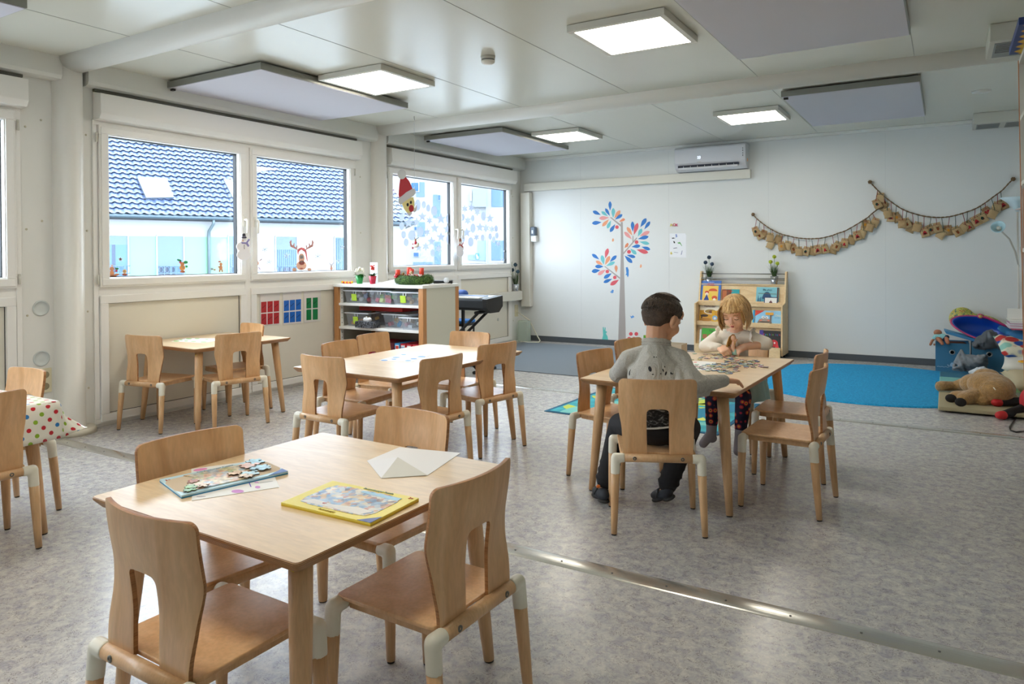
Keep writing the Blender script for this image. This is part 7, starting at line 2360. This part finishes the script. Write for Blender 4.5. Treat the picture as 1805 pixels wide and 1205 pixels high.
wv = nt.nodes.new('ShaderNodeTexNoise'); wv.inputs['Scale'].default_value = 9; wv.inputs['Detail'].default_value = 3; wv.inputs['Distortion'].default_value = 1.5
nt.links.new(mapping(nt, v, (1.6, 1.6, 0.7)), wv.inputs['Vector'])
bpn = nt.nodes.new('ShaderNodeBump'); bpn.inputs['Strength'].default_value = 0.55; bpn.inputs['Distance'].default_value = 0.03
nt.links.new(wv.outputs['Fac'], bpn.inputs['Height']); nt.links.new(bpn.outputs['Normal'], B.inputs['Normal'])
o2 = lambda a, b_, f: tuple(Vector(a).lerp(Vector(b_), f))
sh = [('c', nkb, .066, chs, .104), ('c', chs, .106, wst, .102), ('c', wst, .100, (-1.155, 3.220, .480), .102),
      ('c', (-1.25, 3.325, .760), .052, SL, .052), ('c', (-1.15, 3.34, .762), .052, SR, .052), ('c', (-1.20, 3.30, .70), .09, (-1.14, 3.30, .68), .09), ('c', (-1.24, 3.285, .66), .085, (-1.12, 3.27, .64), .085),
      ('c', SR, .052, EL_R, .044), ('c', EL_R, .044, o2(EL_R, WR, .5), .040), ('c', o2(EL_R, WR, .5), .040, o2(EL_R, WR, .93), .031), ('c', o2(SR, EL_R, .5), .052, o2(EL_R, WR, .2), .044),
      ('c', SL, .051, EL_L, .043), ('c', EL_L, .046, o2(EL_L, WL, .93), .032)]
# soft folds on the back and sleeve
for a, b_, r in (((-1.13, 3.215, .60), (-1.20, 3.225, .72), .016), ((-1.20, 3.195, .58), (-1.245, 3.235, .70), .015), ((-1.09, 3.24, .56), (-1.11, 3.255, .68), .015), ((-1.04, 3.205, .66), (-1.07, 3.27, .72), .014), ((-.985, 3.215, .655), (-.955, 3.30, .665), .013), ((-1.00, 3.23, .60), (-.95, 3.33, .60), .013)):
    sh.append(('c', a, r, b_, r))
sh_o = blob('shirt', sh, M_GREY, 0.006, 4, boy)
# turned-up collar
b = MB()
cN = Vector(nkb) + Vector((0, .0, .018))
for k in range(2):
    pts = []
    for i in range(25):
        a = 6.283 * i / 24
        pts.append(cN + Vector((.060 * math.cos(a), .056 * math.sin(a), .010 * math.sin(a) * -1 + .014 * k - .006)))
    b.tube(pts, .0125, 8, cap=False)
keep(b.build('collar', M_GREY), boy)
keep(MB().tube([Vector(WR).lerp(Vector(EL_R), .10), Vector(WR).lerp(Vector(EL_R), .02)], [.031, .0265], 16, cap=False).build('cuff', M_GREY), boy)
# feather prints on the back
for x, y, w_, h_, a_ in ((275, 628, .010, .017, 20), (305, 540, .004, .006, 0), (322, 541, .003, .004, 0), (124, 660, .006, .015, 25), (372, 638, .004, .010, 10), (392, 662, .005, .014, -20), (384, 612, .003, .006, 0), (430, 660, .004, .008, 0), (440, 664, .006, .004, 0), (355, 664, .005, .003, 0), (296, 668, .006, .003, 0), (130, 640, .002, .008, 10)):
    d_ = Vector(ray(1080 + x * .2388, 500 + y * .2388)).normalized()
    hit, loc, nor, idx = sh_o.ray_cast(Vector(EYE), d_)
    if hit:
        q_ = nor.to_track_quat('Z', 'Y').to_matrix().to_4x4()
        keep(MB().ball((0, 0, 0), (w_ * .8, h_ * .8, .0018), 10, 0, Matrix.Translation(loc) @ q_ @ Matrix.Rotation(math.radians(a_), 4, 'Z')).build('feather_print', mat('#1c1c22', 0.8)), boy)
M_PANT = mat('#17171b', 0.85, bump=0.35, bscale=26)
lm = lambda a, b_, f: tuple(Vector(a).lerp(Vector(b_), f))
pn = [('e', (-1.155, 3.22, .440), (.120, .108, .079)), ('c', (-1.19, 3.22, .435), .080, KL, .062), ('c', KL, .062, lm(KL, AL, .9), .046), ('c', (-1.08, 3.24, .435), .080, KR, .062), ('c', KR, .062, lm(KR, AR, .9), .046)]
for leg in ((KL, AL), (KR, AR)):
    for f in (.62, .74, .86): pn.append(('e', lm(*leg, f), (.056, .054, .014), (8, 12, 0)))
blob('trousers', pn, M_PANT, 0.006, 3, boy)
m, nt, B, tc = nodes('marbled_waist')
nt.links.new(ramp(nt, noise(nt, mapping(nt, tc.outputs['Object'], (1, 1, 2.2)), 34, 5, 1.4), [(0.46, lin('#141416')), (0.56, lin('#3a3a3c')), (0.66, lin('#8f8f8c'))]), B.inputs['Base Color']); B.inputs['Roughness'].default_value = 0.9
blob('undershirt', [('c', (-1.155, 3.220, .505), .104, (-1.153, 3.215, .487), .106)], m, .007, 3, boy)
pts = [(-1.153 + (.108) * math.cos(a), 3.215 + .108 * math.sin(a), .460 + .012 * math.cos(a)) for a in [6.283 * k / 32 for k in range(33)]]
keep(MB().tube(pts, .0045, 6, cap=False).build('white_hem', mat('#d8d5cf', 0.8)), boy)


def sandal(foot, toe, up=(0, 0, 1)):
    f, t_ = Vector(foot), Vector(toe)
    d = (t_ - f).normalized(); u = Vector(up).normalized(); s = d.cross(u).normalized()
    Rm = Matrix((s, d, u)).transposed().to_4x4()
    Mx = Matrix.Translation(f.lerp(t_, .5)) @ Rm
    sole = blob('shoe_sole', [('e', tuple(Mx @ Vector((0, .035, -.020))), (.036, .055, .013), Rm), ('e', tuple(Mx @ Vector((0, -.045, -.020))), (.031, .045, .013), Rm)], M_RUBBER, .006, 2, boy)
    up_ = blob('shoe', [('e', tuple(Mx @ Vector((0, .010, .002))), (.036, .080, .026), Rm), ('e', tuple(Mx @ Vector((0, -.040, .010))), (.031, .046, .032), Rm)], mat('#2b3038', 0.7), .006, 2, boy)
    keep(MB().tube([Mx @ Vector((-.036, .0, .0)), Mx @ Vector((-.02, -.005, .034)), Mx @ Vector((.02, -.005, .034)), Mx @ Vector((.036, .0, .0))], .008, 8, flat=.6).build('shoe_strap', M_BLACK), boy)
    return Mx


sandal((-1.455, 3.290, .046), (-1.535, 3.375, .042))
sandal((-1.165, 3.405, .075), (-1.255, 3.465, .040), (-.25, -.25, .9))
keep(MB().ball((-1.487, 3.285, .095), (.010, .014, .008), 10).build('orange_sock', mat('#d8702a', 0.8)), boy)


def scalp_hair(H, k, parent, base_col, light_col, kind):
    """hair as many tapering locks that follow the skull"""
    random.seed(12)
    M1 = mat(base_col, 0.55, var=0.25, vscale=60, sheen=0.2)
    M2 = mat(light_col, 0.5, var=0.2, vscale=60, sheen=0.2)
    b = MB()
    HP = lambda p: H @ (Vector(p) * k)
    if kind == 'bob':
        crown = Vector((0, -.02, .105))
        for layer, (n, inf) in enumerate(((120, 1.0), (150, 1.03), (150, 1.06))):
            for i in range(n):
                a = 6.283 * (i + random.random() * .6) / n          # 0 = front
                fr = math.cos(a)
                ca, sa = math.cos(a), math.sin(a)
                ang = abs((a + math.pi) % (2 * math.pi) - math.pi)
                if ang < 0.78: zend = .030 + random.uniform(-.006, .006)
                elif ang < 1.0: zend = -.055 + random.uniform(-.012, .008)
                else: zend = -.088 + random.uniform(-.01, .008)
                pts, rs = [], []
                m_ = 11
                for j in range(m_ + 1):
                    t_ = j / m_
                    ph = t_ * 1.75
                    rx, ry, rz = .084 * inf, .098 * inf, .100 * inf
                    x = sa * rx * math.sin(min(ph, 1.5707)); y = ca * ry * math.sin(min(ph, 1.5707)); z = rz * math.cos(min(ph, 1.5707))
                    if ph > 1.2:
                        tt = (ph - 1.2) / .55
                        z0 = rz * math.cos(1.2)
                        z = z0 + (zend - z0) * tt
                        bulge = 1 + .10 * math.sin(math.pi * tt) * (1 if ang > .9 else .2) - .10 * tt * (ang > .9)
                        x = sa * rx * bulge * (.97); y = ca * ry * (bulge if ca < 0 else 1)
                    else: z = max(z, .0)
                    wob = .002 * math.sin(j * 1.1 + i)
                    pts.append(HP((x + wob, y - .012 + wob, z + .008)))
                    rs.append((.0050 if t_ < .75 else .0050 * (1 - (t_ - .75) / .25 * .75)) * k * (.9 if ang < .8 else 1.0))
                b.tube(pts, rs, 6, mi=0 if random.random() < .55 else 1, flat=.55)
        # strands lying over the temples so the bob frames the face
        for sx in (-1, 1):
            for i in range(20):
                y = .070 - i * .0048
                pts = [HP((sx * (.056 + .0006 * i), y + .002, .072)), HP((sx * .075, y + .004, .045)), HP((sx * (.083 + .0006 * i), y, .0)), HP((sx * (.086 + .0006 * i), y - .006, -.045)), HP((sx * (.074), y - .004, -.088 + .0012 * i))]
                b.tube(pts, [.005 * k, .006 * k, .006 * k, .005 * k, .002 * k], 6, mi=i % 2, flat=.6)
    else:
        for i in range(4200):
            u = random.uniform(-.50, 1); a = random.uniform(0, 6.283)
            if u < .45 and abs((a + math.pi) % (2 * math.pi) - math.pi) < .85 + (.3 if u < .2 else 0): continue
            s_ = math.sqrt(max(0, 1 - u * u))
            n_ = Vector((math.sin(a) * s_, math.cos(a) * s_, u))
            sh_ = .93 if u < -.1 else 1.0
            p0 = Vector((n_.x * .0775 * sh_, -.014 + n_.y * .0885 * sh_, .020 + n_.z * .0810))
            if u < .02 and abs(n_.x) > .86 and n_.y > -.30: continue
            L = (.007 if u < 0 else .012) + .008 * max(0, u)
            d = (n_ * .22 + Vector((0, -.1, -1)) * (.9 if u < .8 else .1) + Vector((0, .7, 0)) * (u > .5)).normalized()
            b.tube([HP(p0), HP(p0 + d * L * .5 + n_ * .003), HP(p0 + d * L)], [.0024 * k, .0020 * k, .0007 * k], 4, mi=random.random() < .3, cap=False)
    return keep(b.build('hair', [M1, M2]), parent)


cap = []
R_ = HB.to_3x3().to_4x4()
cap = [('e', tuple(HB @ (Vector((0, -.010, .024)) * kb)), (.0765 * kb, .0865 * kb, .0775 * kb), R_), ('e', tuple(HB @ (Vector((0, -.042, -.012)) * kb)), (.064 * kb, .050 * kb, .050 * kb), R_), ('e', tuple(HB @ (Vector((0, -.032, .004)) * kb)), (.0775 * kb, .067 * kb, .058 * kb), R_)]
blob('hair_base', cap, mat('#4c3c30', 0.8, bump=0.6, bscale=260, var=0.3, vscale=60), .005, 2, boy)
scalp_hair(HB, kb, boy, '#3d2e22', '#574433', 'short')
# face details of the boy (turned away)
for sx in (-1, 1):
    keep(MB().ball(hb(sx * .033, .077, .004), (.013, .006, .006), 12).build('eye', mat('#f0ece6', 0.2)), boy)
    keep(MB().ball(hb(sx * .033, .083, .002), (.006, .003, .005), 10).build('iris', mat('#3a2618', 0.2)), boy)
    keep(MB().tube([hb(sx * .018, .086, .022), hb(sx * .034, .086, .027), hb(sx * .050, .078, .022)], .0028, 6).build('eyebrow', mat('#2a1d15', 0.8)), boy)
keep(MB().ball(hb(0, .088, -.055), (.018, .007, .006), 12).build('lips', mat('#b56a5c', 0.5)), boy)

# ---- girl, facing the viewer
girl = thing('person', 'child with a blond bob in a white frilled shirt looking down at a figurine', 'person', (-1.19, 4.76, 0))
HG = head_frame((-1.160, 4.690, 0.868), 176, 20, 3)
hg = lambda x, y, z: tuple(HG @ (Vector((x, y, z)) * kg))
kg = 1.05
pel, wst, chs, nkb = (-1.19, 4.80, .435), (-1.19, 4.80, .53), (-1.185, 4.785, .64), (-1.175, 4.765, .735)
SR, ER, WRr = (-1.285, 4.770, .700), (-1.355, 4.690, .642), (-1.245, 4.655, .648)   # her right arm, left in the photo
SLl, EL, WLl = (-1.070, 4.775, .700), (-.990, 4.790, .672), (-1.100, 4.700, .655)
KR_, AR_ = (-1.245, 4.475, .375), (-1.255, 4.475, .13)
KL_, AL_ = (-1.060, 4.48, .375), (-1.075, 4.45, .12)
gp = head_prims(HG, kg)
gp += [('c', hg(0, -.028, -.055), .036, nkb, .042), ('c', nkb, .05, chs, .072), ('c', chs, .074, wst, .070), ('c', wst, .070, pel, .082),
       ('c', nkb, .042, SR, .036), ('c', nkb, .042, SLl, .036), ('c', SR, .034, ER, .027), ('c', ER, .027, WRr, .019), ('c', SLl, .036, EL, .033), ('c', EL, .033, WLl, .023),
       ('c', (-1.235, 4.76, .425), .058, KR_, .042), ('c', KR_, .042, AR_, .027), ('c', (-1.145, 4.76, .425), .058, KL_, .042), ('c', KL_, .042, AL_, .027),
       ('c', AR_, .025, (-1.285, 4.425, .085), .020), ('c', AL_, .025, (-1.075, 4.42, .07), .020)]
gp += hand(WRr, (.72, -.62, -.30), (-.15, -.55, .82), (.45, .60, .30), 1.25, (.75, .75))
gp += hand(WLl, (-.62, -.70, -.32), (.15, -.50, .85), (-.55, .65, .25), 1.25, (.7, .7))
blob('body', gp, M_SKIN, 0.0036, 3, girl)
M_SHIRT = mat('#e6dfd2', 0.85, bump=0.35, bscale=16)
# blouse with sleeves to her right wrist and pushed up on the left arm
sg_ = [('c', nkb, .050, chs, .086), ('c', chs, .088, wst, .086), ('c', wst, .086, (-1.19, 4.80, .47), .09), ('c', (-1.20, 4.77, .715), .050, SR, .046), ('c', (-1.15, 4.77, .715), .050, SLl, .046),
       ('c', SR, .048, ER, .041), ('c', ER, .041, lm(ER, WRr, .92), .027), ('c', SLl, .047, EL, .0445), ('c', EL, .0445, lm(EL, WLl, .16), .040)]
for a, b_, r in (((-1.22, 4.70, .66), (-1.20, 4.705, .57), .012), ((-1.15, 4.70, .68), (-1.16, 4.71, .58), .012), ((-1.33, 4.665, .66), (-1.30, 4.64, .64), .011)): sg_.append(('c', a, r, b_, r))
blob('blouse', sg_, M_SHIRT, 0.006, 4, girl)
keep(MB().tube([lm(ER, WRr, .86), lm(ER, WRr, .95)], [.0285, .0265], 16, cap=False).build('cuff', M_SHIRT), girl)
# shoulder frills
for S_, sx in ((SR, -1), (SLl, 1)):
    b = MB(); vs, fs = [], []
    n = 26
    c0 = Vector(S_)
    for i in range(n + 1):
        a = math.pi * (-.15 + 1.3 * i / n)
        for j in range(4):
            r = .036 + .009 * j
            w = .005 * math.sin(i * 1.6) * j / 3
            vs.append(c0 + Vector((sx * (-.022 + .010 * j + w), -.95 * r * math.cos(a), r * math.sin(a) * 1.05 + .002 * j)))
    for i in range(n):
        for j in range(3): fs.append((i * 4 + j, i * 4 + j + 1, (i + 1) * 4 + j + 1, (i + 1) * 4 + j))
    b.add(vs, fs, 0, True)
    o = b.build('shoulder_frill', M_SHIRT)
    md = o.modifiers.new('s', 'SOLIDIFY'); md.thickness = .003
    bake(o); keep(o, girl)
# neckline
pts = [Vector(nkb) + Vector((.052 * math.cos(a), .046 * math.sin(a), .010 + .012 * math.sin(a))) for a in [6.283 * k / 24 for k in range(25)]]
keep(MB().tube(pts, .0055, 6, cap=False).build('neckline', M_SHIRT), girl)
# skirt, leggings, socks
M_SKIRT = mat('#9fc4c8', 0.8, bump=0.5, bscale=22)
blob('skirt', [('e', (-1.19, 4.79, .455), (.125, .11, .062)), ('e', (-1.17, 4.64, .445), (.13, .15, .050))], M_SKIRT, .008, 3, girl)
vs, fs = [], []
n = 96
for j_, (rr_, zz) in enumerate(((.55, .495), (.80, .490), (.97, .462), (1.04, .425), (1.09, .385), (1.12, .350), (1.13, .335))):
    for i_ in range(n):
        a = 6.283 * i_ / n
        rip = 1 + (.035 * math.sin(a * 13) + .02 * math.sin(a * 22 + 1)) * j_ / 6
        x, y = .170 * rr_ * rip * math.cos(a), .190 * rr_ * rip * math.sin(a)
        y = max(y, -.200)
        vs.append((-1.145 + x, 4.69 + y, zz + (.035 * j_ / 6 if math.sin(a) > .2 else 0)))
for j_ in range(6):
    for i_ in range(n): fs.append((j_ * n + i_, j_ * n + (i_ + 1) % n, (j_ + 1) * n + (i_ + 1) % n, (j_ + 1) * n + i_))
keep(MB().add(vs, fs, 0, True).build('tulle_layer', M_SKIRT), girl)
M_LEGG, nt, B, tc = nodes('rainbow_leggings')
v = nt.nodes.new('ShaderNodeTexVoronoi'); v.inputs['Scale'].default_value = 26; v.inputs['Randomness'].default_value = 0.6
nt.links.new(tc.outputs['Object'], v.inputs['Vector'])
nt.links.new(ramp(nt, v.outputs['Distance'], [(0.10, lin('#1a1a3a')), (0.13, lin('#e08a5a')), (0.22, lin('#e0a03c')), (0.27, lin('#c43a4a')), (0.36, lin('#b02a48')), (0.40, lin('#191a38'))]), B.inputs['Base Color']); B.inputs['Roughness'].default_value = 0.85
blob('leggings', [('c', (-1.235, 4.74, .425), .066, KR_, .050), ('c', KR_, .050, lm(KR_, AR_, .72), .038), ('c', (-1.145, 4.74, .425), .066, KL_, .050), ('c', KL_, .050, lm(KL_, AL_, .72), .038)], M_LEGG, .006, 3, girl)
M_SOCK = mat('#9a98a2', 0.9, bump=0.3, bscale=60)
blob('sock', [('c', lm(KR_, AR_, .70), .036, AR_, .032), ('c', AR_, .033, (-1.29, 4.42, .075), .027), ('c', (-1.25, 4.475, .10), .028, (-1.25, 4.485, .10), .028)], M_SOCK, .005, 3, girl)
blob('sock', [('c', lm(KL_, AL_, .70), .036, AL_, .032), ('c', AL_, .033, (-1.075, 4.40, .060), .027)], M_SOCK, .005, 3, girl)
scalp_hair(HG, kg, girl, '#a9824c', '#d0ac74', 'bob')
R_ = HG.to_3x3().to_4x4()
blob('hair_base', [('e', hg(0, -.022, .022), (.080 * kg, .086 * kg, .084 * kg), R_), ('e', hg(0, -.055, -.030), (.070 * kg, .050 * kg, .058 * kg), R_)], mat('#a87c42', 0.7), .006, 2, girl)
# lowered eyes, brows, mouth
for sx in (-1, 1):
    keep(MB().ball(hg(sx * .031, .074, .000), (.0145, .008, .009), 14).build('eyelid', M_SKIN), girl)
    pts = [hg(sx * (.031 + u * .014), .0835 - abs(u) * .0035, -.0055 - (1 - u * u) * .003) for u in (-1, -.5, 0, .5, 1)]
    keep(MB().tube(pts, [.0008, .0016, .0019, .0018, .001], 6).build('eyelashes', mat('#4a3020', 0.8)), girl)
    pts = [hg(sx * .017, .086, .019), hg(sx * .031, .086, .024), hg(sx * .045, .080, .020)]
    keep(MB().tube(pts, [.0016, .0022, .001], 6).build('eyebrow', mat('#a37a4c', 0.8)), girl)
keep(MB().ball(hg(0, .0855, -.0485), (.0115, .0052, .0034), 12).ball(hg(0, .0842, -.0550), (.0095, .0052, .0042), 12).build('lips', mat('#b5625c', 0.45)), girl)
for sx in (-1, 1):
    keep(MB().ball(hg(sx * .0055, .0925, -.0335), (.0022, .0022, .0016), 8).build('nostril', mat('#8a5545', 0.7)), girl)

# golden-haired figurine in her hands
fc = Vector((-1.165, 4.655, 0.653))
t = thing('figurine', 'small golden-haired figurine held by the girl over the jigsaw pieces', 'figurine', tuple(fc))
blob('figure_body', [('e', fc + Vector((0.004, 0, .058)), (.017, .016, .021)), ('c', fc + Vector((0.004, 0, .040)), .008, fc + Vector((.002, 0, .0)), .014), ('c', fc + Vector((.002, 0, 0)), .013, fc + Vector((.012, -.006, -.035)), .010), ('c', fc + Vector((.012, 0, .03)), .006, fc + Vector((.028, -.006, .052)), .005)], mat('#e0b090', 0.5), .003, 3, t)
b = MB()
random.seed(2)
for k in range(46):
    a = random.uniform(-.4, 3.6)
    x = .016 * math.cos(a); y = .013 * math.sin(a)
    b.tube([fc + Vector((.003 + x * .3, y * .3, .080)), fc + Vector((.0 + x * 1.1 - .004, y * 1.2, .064)), fc + Vector((x * 1.5 - .010, y * 1.5, .030)), fc + Vector((x * 1.6 - .012 + random.uniform(-.006, .006), y * 1.5, .0))], [.003, .0038, .0036, .0015], 5, mi=k % 2)
keep(b.build('golden_hair', [mat('#c79a52', 0.5), mat('#a8793a', 0.5)]), t)
keep(MB().lathe([(.018, -.046), (.014, -.030), (.009, -.012)], fc + Vector((.012, -.002, 0)), 16).build('dress', mat('#9fc9be', 0.4)), t)
